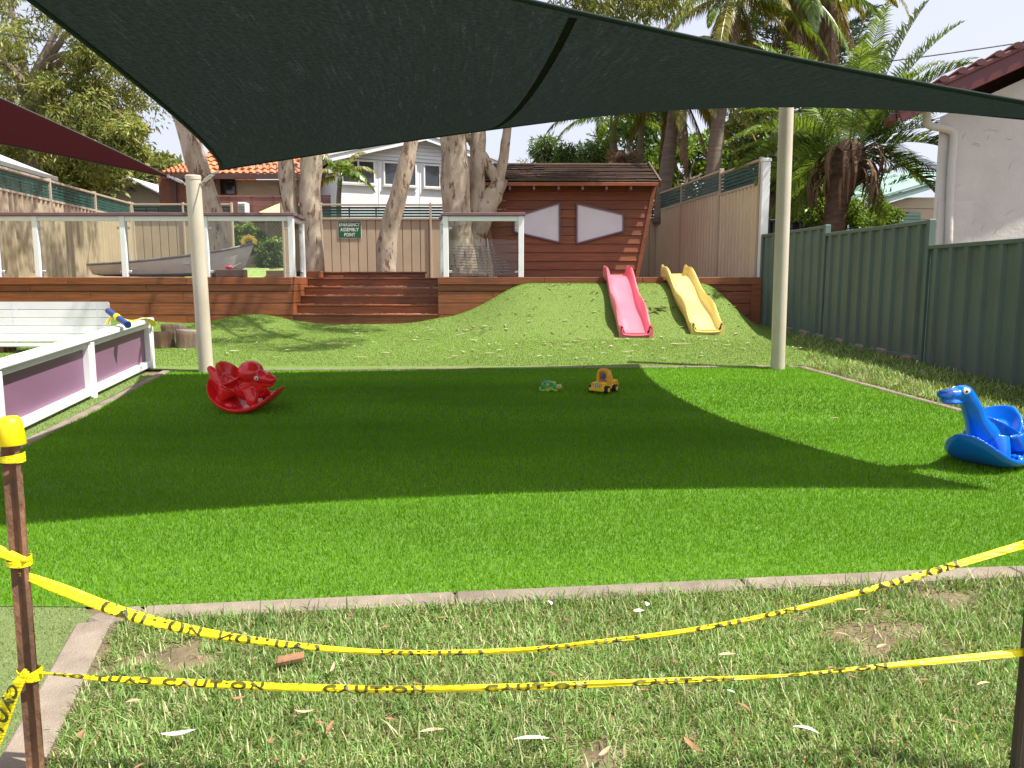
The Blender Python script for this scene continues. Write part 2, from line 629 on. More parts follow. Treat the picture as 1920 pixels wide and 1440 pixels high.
def mound(x, y):
    a = 0.78 * sstep(-1.25, 0.35, x) * (1 - sstep(3.45, 4.55, x)) * ramp_h((y - 12.1) / 2.05)
    b = 0.2 * np.exp(-((x + 4.75) / 0.75) ** 2 - ((y - 14.1) / 0.9) ** 2)
    c = 0.14 * np.exp(-((x + 1.1) / 0.6) ** 2 - ((y - 14.3) / 0.7) ** 2)
    d = 0.16 * sstep(-5.5, -8.5, x) * sstep(12.0, 14.2, y)
    return a + b + c + d


def gz(x, y):
    return float(ground_z(np.array(y))) + (float(mound(np.array(x), np.array(y))) if y > 9.4 else 0.0)


xs = np.array([-260, -120, -60, -30, -15, -10, -6, -3, 0, 3, 6, 10, 15, 30, 60, 120, 260], float)
ys = np.array([-60, -20, -8, -2, 0, 2, 4, 6, 8, 10, 12, 14, 16, 20, 24, 27, 40, 80, 160, 320], float)
gx, gy = np.meshgrid(xs, ys)
gv = np.stack([gx.ravel(), gy.ravel(), ground_z(gy.ravel()) - 0.012], 1)
nx_ = len(xs)
gf = np.array([(j * nx_ + i, j * nx_ + i + 1, (j + 1) * nx_ + i + 1, (j + 1) * nx_ + i) for j in range(len(ys) - 1) for i in range(nx_ - 1)])
tag(link_mesh('ground', gv, gf, M['soil']), 'earth and thatch under the whole yard', kind='structure')

KFL, KFR = V(-1.62, 3.165), V(5.0, 3.845)                 # front edging line, turf side
KBL, KBR = V(-4.09, 9.2), V(3.5, 9.52)
KR2, KR3 = V(4.08, 7.04), V(4.85, 3.84)
KL2 = V(-3.39, 3.2)
TURF_POLY = [KFL, KFR, KR3, KR2, KBR, KBL, KL2]


def in_poly(x, y, poly):
    c = np.zeros(np.shape(x), bool)
    n = len(poly)
    for i in range(n):
        x0, y0, x1, y1 = poly[i][0], poly[i][1], poly[(i + 1) % n][0], poly[(i + 1) % n][1]
        cond = ((y0 > y) != (y1 > y))
        with np.errstate(divide='ignore', invalid='ignore'):
            c ^= cond & (x < (x1 - x0) * (y - y0) / (y1 - y0 + 1e-12) + x0)
    return c


tv = np.array([(p[0], p[1], ground_z(np.array(p[1])) + 0.0) for p in TURF_POLY], float)
mb = MB()
mb.add(tv, [tuple(range(len(tv)))])
tag(mb.build('artificial_turf', M['turf_base']), 'bright green artificial turf rectangle under the dark shade sail', kind='structure')

# faded turf: back yard with the slide mound, and the strip left of the edging
N1, N2 = 150, 62
X1, Y1 = np.meshgrid(np.linspace(-9.6, 4.85, N1), np.linspace(9.2, 14.42, N2))
Yb = 9.26 + (X1 - KBL[0]) * (KBR[1] - KBL[1]) / (KBR[0] - KBL[0])
tt = (Y1 - 9.2) / (14.42 - 9.2)
Y1 = (Yb + 0.04) * (1 - tt) + 14.42 * tt
Z1 = ground_z(Y1) + mound(X1, Y1) + 0.006
ov = np.stack([X1.ravel(), Y1.ravel(), Z1.ravel()], 1)
of = np.array([(j * N1 + i, j * N1 + i + 1, (j + 1) * N1 + i + 1, (j + 1) * N1 + i) for j in range(N2 - 1) for i in range(N1 - 1)])
tag(link_mesh('faded_turf', ov, of, M['old_turf'], smooth='all'), 'faded artificial turf rising into the slide mound', kind='structure')
M['side_turf'] = mat('dull_side_turf', (0.165, 0.225, 0.07), 0.9, 0.3, 90, 0.9, 150, objvar=0)
sv = [(-9.6, 9.02), (-9.6, 1.0), (-1.62, 1.0), (-1.5, 2.14), (-1.76, 3.1), (-1.85, 3.185), (-3.5, 3.185), (-4.2, 9.02)]
mb = MB()
mb.add([(x, y, ground_z(np.array(y)) - 0.004) for x, y in sv], [tuple(range(len(sv)))])
tag(mb.build('side_turf', M['side_turf']), 'faded turf strip along the purple partition', kind='structure')


def edging(name, pts, w, seg, label, h=0.016, gap=0.004):
    root = thing(name, (pts[0][0], pts[0][1], gz(pts[0][0], pts[0][1])), label, None)
    root['kind'] = 'structure'
    for a, b in zip(pts[:-1], pts[1:]):
        a, b = V(a[0], a[1], 0), V(b[0], b[1], 0)
        L_ = (b - a).length
        n = max(1, round(L_ / seg))
        d = (b - a) / n
        for i in range(n):
            p, q = a + d * i, a + d * (i + 1)
            jit = rnd.uniform(-0.004, 0.004)
            p = p + d.normalized() * gap / 2
            q = q - d.normalized() * gap / 2
            p.z, q.z = gz(p.x, p.y) - 0.02, gz(q.x, q.y) - 0.02
            m_ = MB()
            up = V(0, 0, 1)
            s = d.cross(up).normalized()
            m_.obox((p + q) / 2 + V(0, 0, h / 2 + jit) + s * jit, (q - p) / 2, s * w / 2, up * (h / 2 + 0.02), 0.012)
            m_.build('edging_block', M['concrete'], root)
    return root


fd = (V(KFR[0], KFR[1]) - V(KFL[0], KFL[1])).normalized()
fn_ = V(fd.y, -fd.x) * 0.06
edging('concrete_edging', [(KFL[0] + fn_.x + 0.05, KFL[1] + fn_.y), (KFR[0] + fn_.x, KFR[1] + fn_.y)], 0.115, 1.25, 'concrete mowing edge along the front of the bright turf')
edging('concrete_edging', [(KFL[0] + fn_.x + 0.045, KFL[1] + fn_.y), (-1.68, 3.08), (-1.715, 3.02)], 0.125, 0.3, 'rounded concrete corner of the front edging', gap=0.001)
edging('concrete_edging', [(-1.715, 3.02), (-1.46, 2.1), (-1.2, 1.2)], 0.135, 0.95, 'concrete edge running from the front corner towards the picket')
edging('concrete_edging', [(KBL[0] - 0.05, 9.24), (-3.45, 3.22)], 0.1, 0.95, 'concrete edge between bright turf and purple partition')
edging('concrete_edging', [(KBL[0] - 0.05, KBL[1] + 0.06), (KBR[0] - 0.1, KBR[1] + 0.04)], 0.06, 1.3, 'thin concrete edge behind the bright turf', h=0.012)
edging('concrete_edging', [(KBR[0] - 0.08, KBR[1] + 0.035), (KBR[0] + 0.06, KBR[1] - 0.02), (KR2[0] + 0.05, KR2[1]), (KR3[0] + 0.05, KR3[1])], 0.085, 0.9, 'concrete edge between bright turf and green fence', h=0.016)

# ------------------------------------------------------------------ timber deck, steps
ZT = 1.68
YD = 14.40
deck = thing('timber_deck', (-4.0, YD, 0.8), 'raised reddish brown timber deck with horizontal board cladding', 'deck')
SX0, SX1 = -4.06, -1.37
rows = [(ZT - 0.135, ZT - 0.002, 0.028), (ZT - 0.253, ZT - 0.142, 0.0), (ZT - 0.472, ZT - 0.266, 0.0), (ZT - 0.692, ZT - 0.486, 0.0), (ZT - 0.92, ZT - 0.706, 0.0)]
joints_l = [[-8.2, -6.0], [-8.9, -6.75], [-7.8, -6.08], [-9.0, -6.72], [-8.1, -6.04]]
joints_r = [[0.6, 2.4], [0.0, 2.2], [-0.35, 1.6], [1.2, 2.9], [0.4, 2.5]]
for (xa, xb, jj) in ((-10.2, SX0, joints_l), (SX1, 4.6, joints_r)):
    for (z0, z1, proud), js in zip(rows, jj):
        ends = [xa] + js + [xb]
        for p, q in zip(ends[:-1], ends[1:]):
            MB().box(p + 0.002, q - 0.002, YD - proud + rnd.uniform(0, 0.003), YD + 0.03, z0, z1, 0.005).build('cladding_board' if proud == 0 else 'fascia_board', M['timber'], deck)
for xa, xb in ((-10.2, SX0 - 0.05), (SX1 + 0.05, 4.58)):
    MB().box(xa, xb, YD + 0.032, YD + 0.045, 0.7, ZT - 0.06).build('gap_darkening_sheet', M['charcoal'], deck)  # dark sheet added to stop light through the board gaps so they look shaded
for x0, x1 in ((4.42, 4.6),):
    MB().box(x0, x1, YD - 0.04, YD - 0.03 + 0.028, 0.7, ZT - 0.137, 0.006).build('corner_post', M['timber'], deck)
for sx, s in ((SX0, 1), (SX1, -1)):                        # return walls beside the steps
    for (z0, z1, proud) in rows:
        MB().box(min(sx, sx - s * 0.03), max(sx, sx - s * 0.03) + (0.004 if s > 0 else 0), YD + 0.032, YD + 1.13, z0, z1, 0.004).build('return_board', M['timber'], deck)
MB().box(-10.2, SX0 - 0.035, YD + 0.048, 20.7, ZT - 0.05, ZT - 0.004).box(SX1 + 0.035, 4.5, YD + 0.048, 20.7, ZT - 0.05, ZT - 0.004).box(SX0 - 0.03, SX1 + 0.03, YD + 1.14, 20.7, ZT - 0.05, ZT - 0.005).build('deck_floor', M['deck'], deck)
steps = thing('timber_steps', (-2.7, YD, 0.82), 'wide brown timber steps set into the deck', 'steps')
rz = [0.81, 1.0, 1.17, 1.34, 1.51, ZT]
for i in range(5):
    y = YD + 0.02 + i * 0.27
    MB().box(SX0 + 0.01, SX1 - 0.01, y, y + 0.025, rz[i] - (0.1 if i == 0 else 0.0), rz[i + 1] - 0.032, 0.004).build('step_riser', M['timber'], steps)
    if i < 4:
        MB().box(SX0 + 0.008, SX1 - 0.008, y - 0.022, y + 0.268, rz[i + 1] - 0.03, rz[i + 1], 0.008).build('step_tread', M['timber'], steps)
    else:
        MB().box(SX0 + 0.008, SX1 - 0.008, y - 0.022, y + 0.03, ZT - 0.03, ZT - 0.002, 0.008).build('step_tread', M['timber'], steps)
pe = thing('timber_garden_edge', (-2.8, 16.6, ZT), 'low timber garden edge behind the top of the steps', 'garden edge')
xa, xb = at(600, 515, 16.6).x, at(797, 515, 16.6).x
MB().box(xa, xb, 16.6, 16.65, ZT, ZT + 0.1, 0.008).build('edge_board', M['timber'], pe)
MB().box(xa - 0.02, xb + 0.02, 16.56, 16.72, ZT + 0.102, ZT + 0.135, 0.006).build('edge_capping', M['timber'], pe)
for x in np.linspace(xa + 0.3, xb - 0.3, 4):
    MB().box(x - 0.2, x + 0.2, 16.54, 16.58, ZT, ZT + 0.05, 0.01).build('support_block', M['timber'], pe)
tag(MB().box(at(571, 515, 15.9).x, at(600, 515, 15.9).x, 15.9, 16.2, ZT, at(580, 508, 15.9).z, 0.012).build('timber_block', M['timber']), 'brown timber block beside the twin trunk at the steps', 'timber block')
tag(MB().box(at(404, 515, 15.6).x, at(455, 515, 15.6).x, 15.6, 15.9, ZT, at(430, 505, 15.6).z, 0.012).build('timber_block', M['deck']), 'low brown timber block behind the glass in front of the boat', 'timber block')


# ------------------------------------------------------------------ glass balustrades
def balustrade(label, posts, y, ret):
    """posts: x positions along the deck front; ret: (index of post that turns back, x, y of the rear post)."""
    r = thing('glass_balustrade', (posts[0], y, ZT), label, 'balustrade')
    zp, zr, zc = ZT + 1.115, ZT + 1.115, ZT + 1.175
    hw = 0.05

    def post(x, yy):
        MB().box(x - hw, x + hw, yy - hw, yy + hw, ZT, zp - 0.001, 0.006).build('post', M['white'], r)

    def bay(p, q):
        p, q = V(*p), V(*q)
        d = (q - p).normalized()
        n = V(d.y, -d.x, 0)
        a, b = p + d * (hw + 0.002), q - d * (hw + 0.002)
        up = V(0, 0, 1)
        MB().beam(V(a.x, a.y, zr - 0.047), V(b.x, b.y, zr - 0.047), 0.07, 0.088, ch=0.005).build('top_rail', M['white'], r)
        g0, g1 = a + d * 0.02, b - d * 0.02
        c = (g0 + g1) / 2
        pane = MB().obox(V(c.x, c.y, (ZT + 0.02 + zr - 0.1) / 2), (g1 - g0) / 2, n * 0.004, up * ((zr - 0.1 - ZT - 0.02) / 2)).build('glass_pane', M['glass'], r)
        for e, s in ((a, 1), (b, -1)):
            for zz in (ZT + 0.1, ZT + 0.9):
                k = e + d * s * 0.028
                MB().obox(V(k.x, k.y, zz), d * 0.036, n * 0.017, up * 0.024, 0.011).build('glass_clip', M['steel'], pane)

    for x in posts:
        post(x, y)
    for a, b in zip(posts[:-1], posts[1:]):
        bay((a, y, 0), (b, y, 0))
    MB().box(posts[0] - hw - 0.03, posts[-1] + hw + 0.03, y - 0.085, y + 0.085, zp + 0.002, zc, 0.006).build('cap_rail', M['mauve_cap'], r)
    i, rx, ry = ret
    post(rx, ry)
    bay((posts[i], y, 0), (rx, ry, 0))
    MB().beam(V(posts[i], y + 0.087, (zp + zc) / 2), V(rx, ry + 0.08, (zp + zc) / 2), 0.168, zc - zp - 0.004, ch=0.006).build('cap_rail', M['mauve_cap'], r)
    return r


yb = 14.52
lp = [-10.0] + [at(px, 460, yb).x for px in (-6, 70, 233, 387, 547)]
balustrade('long white balustrade with glass panes and mauve cap left of the steps', lp, yb, (5, at(566, 460, 15.5).x, 15.5))
rp = [at(px, 460, yb).x for px in (836, 977)]
balustrade('single-pane white glass balustrade in front of the forked gum tree', rp, yb, (0, at(830, 460, 15.6).x, 15.6))


# ------------------------------------------------------------------ steel sheet fences
def sheet(p, d, width, z0, z1, pitch, depth, nrm, kind):
    """Ribbed steel sheet: profile along d, from z0 to z1."""
    prof = []
    s = 0.0
    while s < width - 1e-6:
        if kind == 'trap':
            for a, o in ((0, 0), (0.30, 0), (0.38, 1), (0.62, 1), (0.70, 0)):
                if s + a * pitch <= width:
                    prof.append((s + a * pitch, o * depth))
        else:
            for a, o in ((0, 0), (0.86, 0), (0.89, -1), (0.95, -1), (0.98, 0)):
                if s + a * pitch <= width:
                    prof.append((s + a * pitch, o * depth))
        s += pitch
    prof.append((width, 0))
    vs = []
    for z in (z0, z1):
        for a, o in prof:
            q = p + d * a + nrm * o
            vs.append((q.x, q.y, z))
    n = len(prof)
    fs = [(i, i + 1, n + i + 1, n + i) for i in range(n - 1)]
    return vs, fs


def fence(label, posts, z0, z1, sheet_m, post_m, lattice=0.0, kind='trap', pitch=0.19, depth=0.035, nsl=4, side=1, post_h=0.03, name='steel_fence', post_w=0.05, slat_m=None, skip_end=False):
    """posts: list of (x,y); z0,z1: per-panel lists or numbers. side: +1 if the near face looks along +normal."""
    r = thing(name, (posts[0][0], posts[0][1], z0 if not hasattr(z0, '__len__') else z0[0]), label, 'fence')
    n = len(posts) - 1
    Z0 = z0 if hasattr(z0, '__len__') else [z0] * n
    Z1 = z1 if hasattr(z1, '__len__') else [z1] * n
    for i in range(n):
        a, b = V(posts[i][0], posts[i][1], 0), V(posts[i + 1][0], posts[i + 1][1], 0)
        d = (b - a).normalized()
        nr = V(d.y, -d.x, 0) * side
        w = (b - a).length
        zs = Z1[i] - lattice
        a2 = a + d * (post_w / 2 + 0.002)
        wid = w - post_w - 0.004
        vs, fs = sheet(a2, d, wid, Z0[i] + 0.04, zs - 0.03, pitch, depth, nr, kind)
        nb = len(vs)
        m_ = MB().add(vs, fs)
        m_.build('steel_sheet', sheet_m, r)
        b2 = a2 + d * wid
        o = nr * 0.0
        for zz, hh in ((Z0[i] + 0.03, 0.06), (zs - 0.02, 0.05)) + (((Z1[i] - 0.02, 0.045),) if lattice else ()):
            MB().beam(V(a2.x, a2.y, zz) + o, V(b2.x, b2.y, zz) + o, 0.084, hh, ch=0.005).build('rail', post_m, r)
        if lattice:
            h = lattice - 0.07
            sh = h / nsl
            for k in range(nsl):
                zc = zs + 0.008 + sh * (k + 0.5)
                MB().beam(V(a2.x, a2.y, zc), V(b2.x, b2.y, zc), 0.016, sh * 0.74, ch=0.003).build('slat', slat_m or M['slat'], r)
            for k in range(1, 4):
                p = a2 + d * wid * k / 4 - nr * 0.02
                MB().obox(V(p.x, p.y, zs + 0.005 + h / 2), d * 0.018, nr * 0.006, V(0, 0, h / 2)).build('slat_upright', slat_m or M['slat'], r)
    for i, p in enumerate(posts):
        if skip_end and i == n:
            continue
        zb = min(Z0[max(0, i - 1)], Z0[min(i, n - 1)]) - 0.3
        zt = max(Z1[max(0, i - 1)], Z1[min(i, n - 1)]) + post_h
        a = V(posts[max(0, i - 1)][0], posts[max(0, i - 1)][1], 0)
        b = V(posts[min(n, i + 1)][0], posts[min(n, i + 1)][1], 0)
        d = (b - a).normalized()
        nr = V(d.y, -d.x, 0)
        MB().obox(V(p[0], p[1], (zb + zt) / 2), d * post_w / 2, nr * 0.046, V(0, 0, (zt - zb) / 2), 0.006).build('fence_post', post_m, r)
    return r


ZF = 3.66
# left fence, running back to the rear left corner
ZL = 3.8
cl = at(243, 385, 22.0)
lpts = [(cl.x + 0.118 * k * 2.37, cl.y - 2.37 * k) for k in range(6)][::-1]
fence('tan steel fence with green slat topping along the left side', lpts, 1.5, ZL, M['tan'], M['tan_post'], 0.42, pitch=0.2, nsl=5, side=1, name='steel_fence')
# rear fence, left of the gap and right of it
yr = 20.75
xg0, xg1 = at(437, 450, yr).x, at(532, 450, yr).x
fence('tan rear fence between the left corner and the shrub gap', [(cl.x + 0.06, 22.05), (cl.x + 0.06 + (at(437, 450, 22.05).x - cl.x) / 2, 22.05), (at(437, 450, 22.05).x, 22.05)], 1.5, ZL - 0.02, M['tan'], M['tan_post'], 0.31, kind='rib', pitch=0.235, depth=0.03, nsl=3)
nx = [xg1, at(604, 450, yr).x, at(808, 450, yr).x, at(990, 450, yr).x, at(1150, 450, yr).x, 4.05]
fence('tan rear fence behind the leaning gum trunk and the assembly sign', [(x, yr) for x in nx], 1.5, ZF - 0.02, M['tan'], M['tan_post'], 0.36, kind='rib', pitch=0.235, depth=0.03, nsl=4)
# right tan fence beside the cubby
rp_ = [(4.6 - 0.125 * (y - 14.55), y) for y in (14.62, 16.5, 18.85, 20.7)]
fence('tan ribbed fence with dark slat topping beside the timber cubby', rp_, 1.62, [3.84, 3.9, 3.9], M['tan_brightened'], M['tan_post'], 0.42, pitch=0.17, depth=0.04, nsl=5, side=-1)
pw = at(1420, 400, 14.5)
wp = thing('white_fence_post', (4.62, 14.5, 1.6), 'tall white post where the tan fence meets the green fence', 'post')
MB().box(4.56, 4.7, 14.44, 14.56, 1.6, at(1420, 304, 14.5).z, 0.006).build('post_shaft', M['white'], wp)
MB().box(4.545, 4.715, 14.425, 14.575, at(1420, 304, 14.5).z + 0.002, at(1420, 297, 14.5).z, 0.012).build('post_cap', M['white'], wp)
# green fence along the right side, stepping down with the ground
gl = lambda y: 4.62 + 0.11 * (14.5 - y)
gy_ = [14.42, 12.17, 9.67, 7.2, 4.75, 2.3]
fence('green ribbed steel fence stepping down along the right side', [(gl(y), y) for y in gy_], [0.7, 0.6, 0.42, 0.27, 0.14], [2.45, 2.33, 2.02, 1.92, 1.78], M['green'], M['green_post'], 0, pitch=0.27, depth=0.038, side=1, post_h=0.012, post_w=0.06)
mb = MB()
ftf = thing('rubble_footing', (4.9, 12, 0.6), 'rough concrete footing under the green fence', 'footing')
for y0 in np.arange(9.8, 14.2, 0.55):
    x = gl(y0 + 0.25) + 0.02
    MB().obox((x, y0 + 0.26, gz(x, y0 + 0.26) + 0.0), (0.02, 0.25, 0.01), (0.06, 0, 0), (0, 0, 0.085 + rnd.uniform(-0.02, 0.02)), 0.02).build('footing_block', M['concrete'], ftf)
# charcoal fence in the neighbouring yard
fence('charcoal steel fence behind the shaggy palm', [(at(1440, 420, 18.0).x, 18.0), (at(1520, 420, 18.0).x, 18.0), (at(1585, 420, 18.0).x, 18.0)], 1.0, at(1520, 412, 18.0).z, M['charcoal'], M['charcoal'], 0, pitch=0.2)
# ------------------------------------------------------------------ cubby house
YC = 16.8
cub = thing('cubby_house', (1.6, YC, ZT), 'reddish timber cubby house with flared walls and two mauve window shapes', 'cubby house')


def cub_pt(px, py):
    return at(px, py, YC)


bl, br_ = cub_pt(938, 518), cub_pt(1192, 518)               # bottom corners of the front wall
tl, tr_ = cub_pt(905, 343), cub_pt(1226, 343)
zb_, zt_ = ZT + 0.005, tr_.z


def wall_x(z, side):
    a, b = (bl, tl) if side < 0 else (br_, tr_)
    t = (z - a.z) / (b.z - a.z)
    return a.x + (b.x - a.x) * t


NB = 11
bh = (zt_ - zb_) / NB
for i in range(NB):
    z0, z1 = zb_ + i * bh, zb_ + (i + 1) * bh - 0.004
    x0a, x1a, x0b, x1b = wall_x(z0, -1), wall_x(z0, 1), wall_x(z1, -1), wall_x(z1, 1)
    cuts = [None] if i % 3 else [rnd.uniform(0.3, 0.7)]
    y0, y1 = YC - 0.03, YC - 0.004                           # lapped: lower edge proud of the upper
    vs = [(x0a, y0, z0), (x1a, y0, z0), (x1b, y1, z1), (x0b, y1, z1), (x0a, YC + 0.02, z0), (x1a, YC + 0.02, z0), (x1b, YC + 0.02, z1), (x0b, YC + 0.02, z1)]
    MB().convex(vs, [(0, 1, 2, 3), (4, 5, 6, 7), (0, 1, 5, 4), (1, 2, 6, 5), (2, 3, 7, 6), (3, 0, 4, 7)]).build('weatherboard', M['cubby'], cub)
for s in (-1, 1):                                             # side walls, flared
    for i in range(NB):
        z0, z1 = zb_ + i * bh, zb_ + (i + 1) * bh - 0.004
        xa, xb2 = wall_x(z0, s), wall_x(z1, s)
        vs = []
        for x, z, o in ((xa, z0, 0.014), (xb2, z1, 0.002)):
            for y in (YC + 0.022, YC + 2.2):
                vs += [(x + s * o, y, z), (x - s * 0.03, y, z)]
        MB().convex(vs, [(0, 1, 3, 2), (4, 5, 7, 6), (0, 2, 6, 4), (1, 3, 7, 5), (0, 1, 5, 4), (2, 3, 7, 6)]).build('side_weatherboard', M['cubby'], cub)
    MB().beam(V(wall_x(zb_, s) + s * 0.02, YC - 0.01, zb_), V(wall_x(zt_, s) + s * 0.02, YC - 0.01, zt_), 0.09, 0.075, up=(0, 1, 0), ch=0.008).build('corner_trim', M['cubby'], cub)
MB().box(wall_x(zb_, -1) + 0.1, wall_x(zb_, 1) - 0.1, YC + 2.15, YC + 2.2, zb_, zt_ - 0.05).build('rear_wall', M['cubby'], cub)
for name_, poly in (('window_panel', [(964, 407), (1049, 381), (1049, 455), (964, 435)]), ('window_panel', [(1081, 382), (1168, 402), (1168, 434), (1081, 457)])):
    pts = [cub_pt(*p) for p in poly]
    c = sum(pts, Vector()) / 4
    back = [V(p.x, YC - 0.035, p.z) for p in pts]
    pan = MB().prism(back, (0, 0.017, 0)).build(name_, M['lilac'], cub)
    for k in range(4):
        p, q = pts[k], pts[(k + 1) % 4]
        MB().beam(V(p.x, YC - 0.05, p.z), V(q.x, YC - 0.05, q.z), 0.035, 0.04, up=(0, 1, 0), ch=0.004).build('window_frame', M['mauve_cap'], pan)
# roof: lapped timber battens, front slope and back slope
YE, YRG = YC - 0.42, YC + 1.05
el, er = at(893, 343, YE), at(1236, 343, YE)
rl, rr_ = at(880, 311, YRG), at(1205, 311, YRG)
roof = MB().add([], [])
e0, e1, r0, r1 = V(el.x, YE, el.z), V(er.x, YE, er.z), V(er.x - 0.02, YRG, rl.z), V(el.x + 0.0, YRG, rl.z)
slope = (r0 - V(e1.x - 0.02, YE, e1.z))
dn = V(0, -slope.z, slope.y).normalized()
base = MB().add([e0, e1, r0, r1, V(e1.x, YRG + 1.2, e1.z), V(e0.x, YRG + 1.2, e0.z)], [(0, 1, 2, 3), (3, 2, 4, 5)]).build('roof', M['roof_timber'], cub)
NR = 9
for i in range(NR):
    t0, t1 = i / NR, (i + 1.12) / NR
    cut = sorted([0] + [rnd.uniform(0.12, 0.88) for _ in range(3)] + [1])
    for u0, u1 in zip(cut[:-1], cut[1:]):
        xa, xb2 = e0.x + (e1.x - e0.x) * u0, e0.x + (e1.x - e0.x) * u1
        p = V((xa + xb2) / 2, YE, e0.z) + slope * ((t0 + t1) / 2)
        p = V((xa + xb2) / 2, p.y, p.z) + dn * (0.03 + rnd.uniform(-0.004, 0.006))
        tilt = slope.normalized() * (slope.length * (t1 - t0) / 2) - dn * 0.02
        MB().obox(p, ((xb2 - xa) / 2 - 0.004, 0, rnd.uniform(-0.006, 0.006)), tilt, dn * 0.012, 0.004).build('roof_batten', M['roof_timber'], base)
MB().beam(V(e0.x, YE - 0.02, e0.z - 0.025), V(e1.x, YE - 0.02, e1.z - 0.025), 0.03, 0.075, ch=0.006).build('fascia_board', M['cubby'], base)
for x in (e0.x - 0.02, e1.x + 0.02):
    MB().beam(V(x, YE - 0.03, e0.z - 0.02), V(x, YRG, rl.z + 0.03), 0.04, 0.15, ch=0.006).build('barge_board', M['roof_timber'], base)
MB().beam(V(e0.x, YRG, rl.z + 0.03), V(e1.x, YRG, rl.z + 0.03), 0.14, 0.04, ch=0.01).build('ridge_cap', M['roof_timber'], base)
for px in (956, 1001, 1047, 1092, 1137, 1182):
    q = at(px, 352, YE + 0.08)
    MB().box(q.x - 0.025, q.x + 0.025, YE + 0.0, YC - 0.02, q.z - 0.05, q.z + 0.035, 0.006).build('rafter_tail', M['mauve_cap'], base)
# rope net and dark leaning post seen behind the glass
tag(MB().beam(at(914, 425, 16.3), at(932, 518, 16.3), 0.09, 0.09, up=(0, 1, 0), ch=0.01).build('leaning_timber_post', M['deck']), 'dark leaning timber post beside the cubby wall', 'post')
net = thing('climbing_net', (at(880, 515, 15.4).x, 15.4, ZT), 'dark rope climbing net behind the single glass pane', 'climbing net')
for k in range(11):
    z = at(840, 460 + 5.2 * k, 15.4).z
    xa, xb2 = at(841, 460, 15.4).x, at(925 + k * 4, 460, 15.4).x
    pts = [V(xa + (xb2 - xa) * t, 15.4, z - 0.02 * math.sin(math.pi * t) + 0.006 * math.sin(t * 55 + k)) for t in np.linspace(0, 1, 22)]
    MB().tube(pts, 0.006, 5).build('rope', M['charcoal'], net)


# ------------------------------------------------------------------ slides
def slide(label, xc, y0, y1, z0, z1, m, cat='slide', xt=None):
    """Wavy plastic slide from the deck edge (y0,z0) down to (y1,z1)."""
    r = thing('plastic_slide', (xc, y1, z1), label, cat, 'slides on the turf mound')
    n = 40
    hw = 0.235
    vs, fs = [], []
    prof_top = [(-1.0, -0.055), (-1.06, 0.055), (-1.0, 0.135), (-0.9, 0.15), (-0.82, 0.125), (-0.76, 0.05), (-0.62, 0.008), (-0.3, 0.0), (0, 0.0)]
    prof_top = prof_top + [(-a, b) for a, b in prof_top[:-1][::-1]]
    prof_bot = [(a * (0.93 if abs(a) > 0.7 else 1), b - (0.014 if abs(a) < 0.7 else 0.0) - (0.006 if abs(a) >= 0.7 else 0)) for a, b in prof_top][::-1]
    xt = xc if xt is None else xt
    cs = []
    for i in range(n + 1):
        t = i / n
        run = sstep(0.78, 1.0, np.array(t))
        y = y0 + (y1 - y0) * t
        zl = z0 + (z1 + 0.07 - z0) * min(1, t / 0.93)
        xx = xt + (xc - xt) * t
        zl = max(zl, gz(xx, min(y, 14.2)) + 0.09 * (1 - float(run)) + 0.035)
        zz = zl + 0.02 * math.sin(2 * math.pi * t * 1.55 + 0.35) * (1 - float(run)) - (0.0 if t < 0.04 else 0)
        side_h = 1.0 + 0.22 * math.cos(2 * math.pi * t * 1.55 - 0.6) * (1 - float(run)) - 0.15 * float(run)
        ring = []
        for a, b in prof_top:
            ring.append(V((xt + (xc - xt) * t) + a * hw * (1 + 0.1 * t), y, zz + (b * side_h if b > 0.01 else b)))
        for a, b in prof_bot:
            ring.append(V((xt + (xc - xt) * t) + a * hw * (1 + 0.1 * t), y, zz + (b * side_h if b > 0.01 else b) - 0.012))
        cs.append(ring)
    k = len(cs[0])
    for ring in cs:
        vs += ring
    for i in range(n):
        for j in range(k):
            fs.append((i * k + j, (i + 1) * k + j, (i + 1) * k + (j + 1) % k, i * k + (j + 1) % k))
    h_ = k // 2
    for o_ in (0, n * k):
        for j in range(h_ - 1):
            fs.append((o_ + j, o_ + j + 1, o_ + k - 2 - j, o_ + k - 1 - j))
    MB().add(vs, fs).build('chute', m, r, smooth=50)
    w = hw * 1.16
    za, yb_ = z1, y1
    # foot: a skirt with a rounded lip under the run-out
    MB().prism([V(xc - w, yb_ - 0.002, za - 0.03), V(xc + w, yb_ - 0.002, za - 0.03), V(xc + w * 0.97, yb_ - 0.002, za + 0.16), V(xc + w * 0.8, yb_ - 0.002, za + 0.075), V(xc - w * 0.8, yb_ - 0.002, za + 0.075), V(xc - w * 0.97, yb_ - 0.002, za + 0.16)], (0, -0.02, 0)).build('foot_panel', m, r)
    lip = [V(xc + w * a, yb_ - 0.03, za + b) for a, b in ((-0.82, 0.15), (-0.8, 0.09), (-0.7, 0.05), (-0.4, 0.038), (0, 0.035), (0.4, 0.038), (0.7, 0.05), (0.8, 0.09), (0.82, 0.15))]
    MB().tube(resample(lip, 30), 0.012, 8).build('lip', m, r, smooth=True)
    return r


slide('pink plastic slide on the mound, left of the yellow one', gp(1190, 634).x, 14.5, 12.27, at(1152, 516, 14.5).z, gz(1.97, 12.27), M['pink_slide'], xt=at(1155, 517, 14.5).x)
slide('yellow plastic slide on the mound, nearest the green fence', gp(1319, 630).x, 14.52, 12.42, at(1262, 514, 14.52).z, gz(3.12, 12.42), M['yellow_slide'], xt=at(1264, 515, 14.5).x)


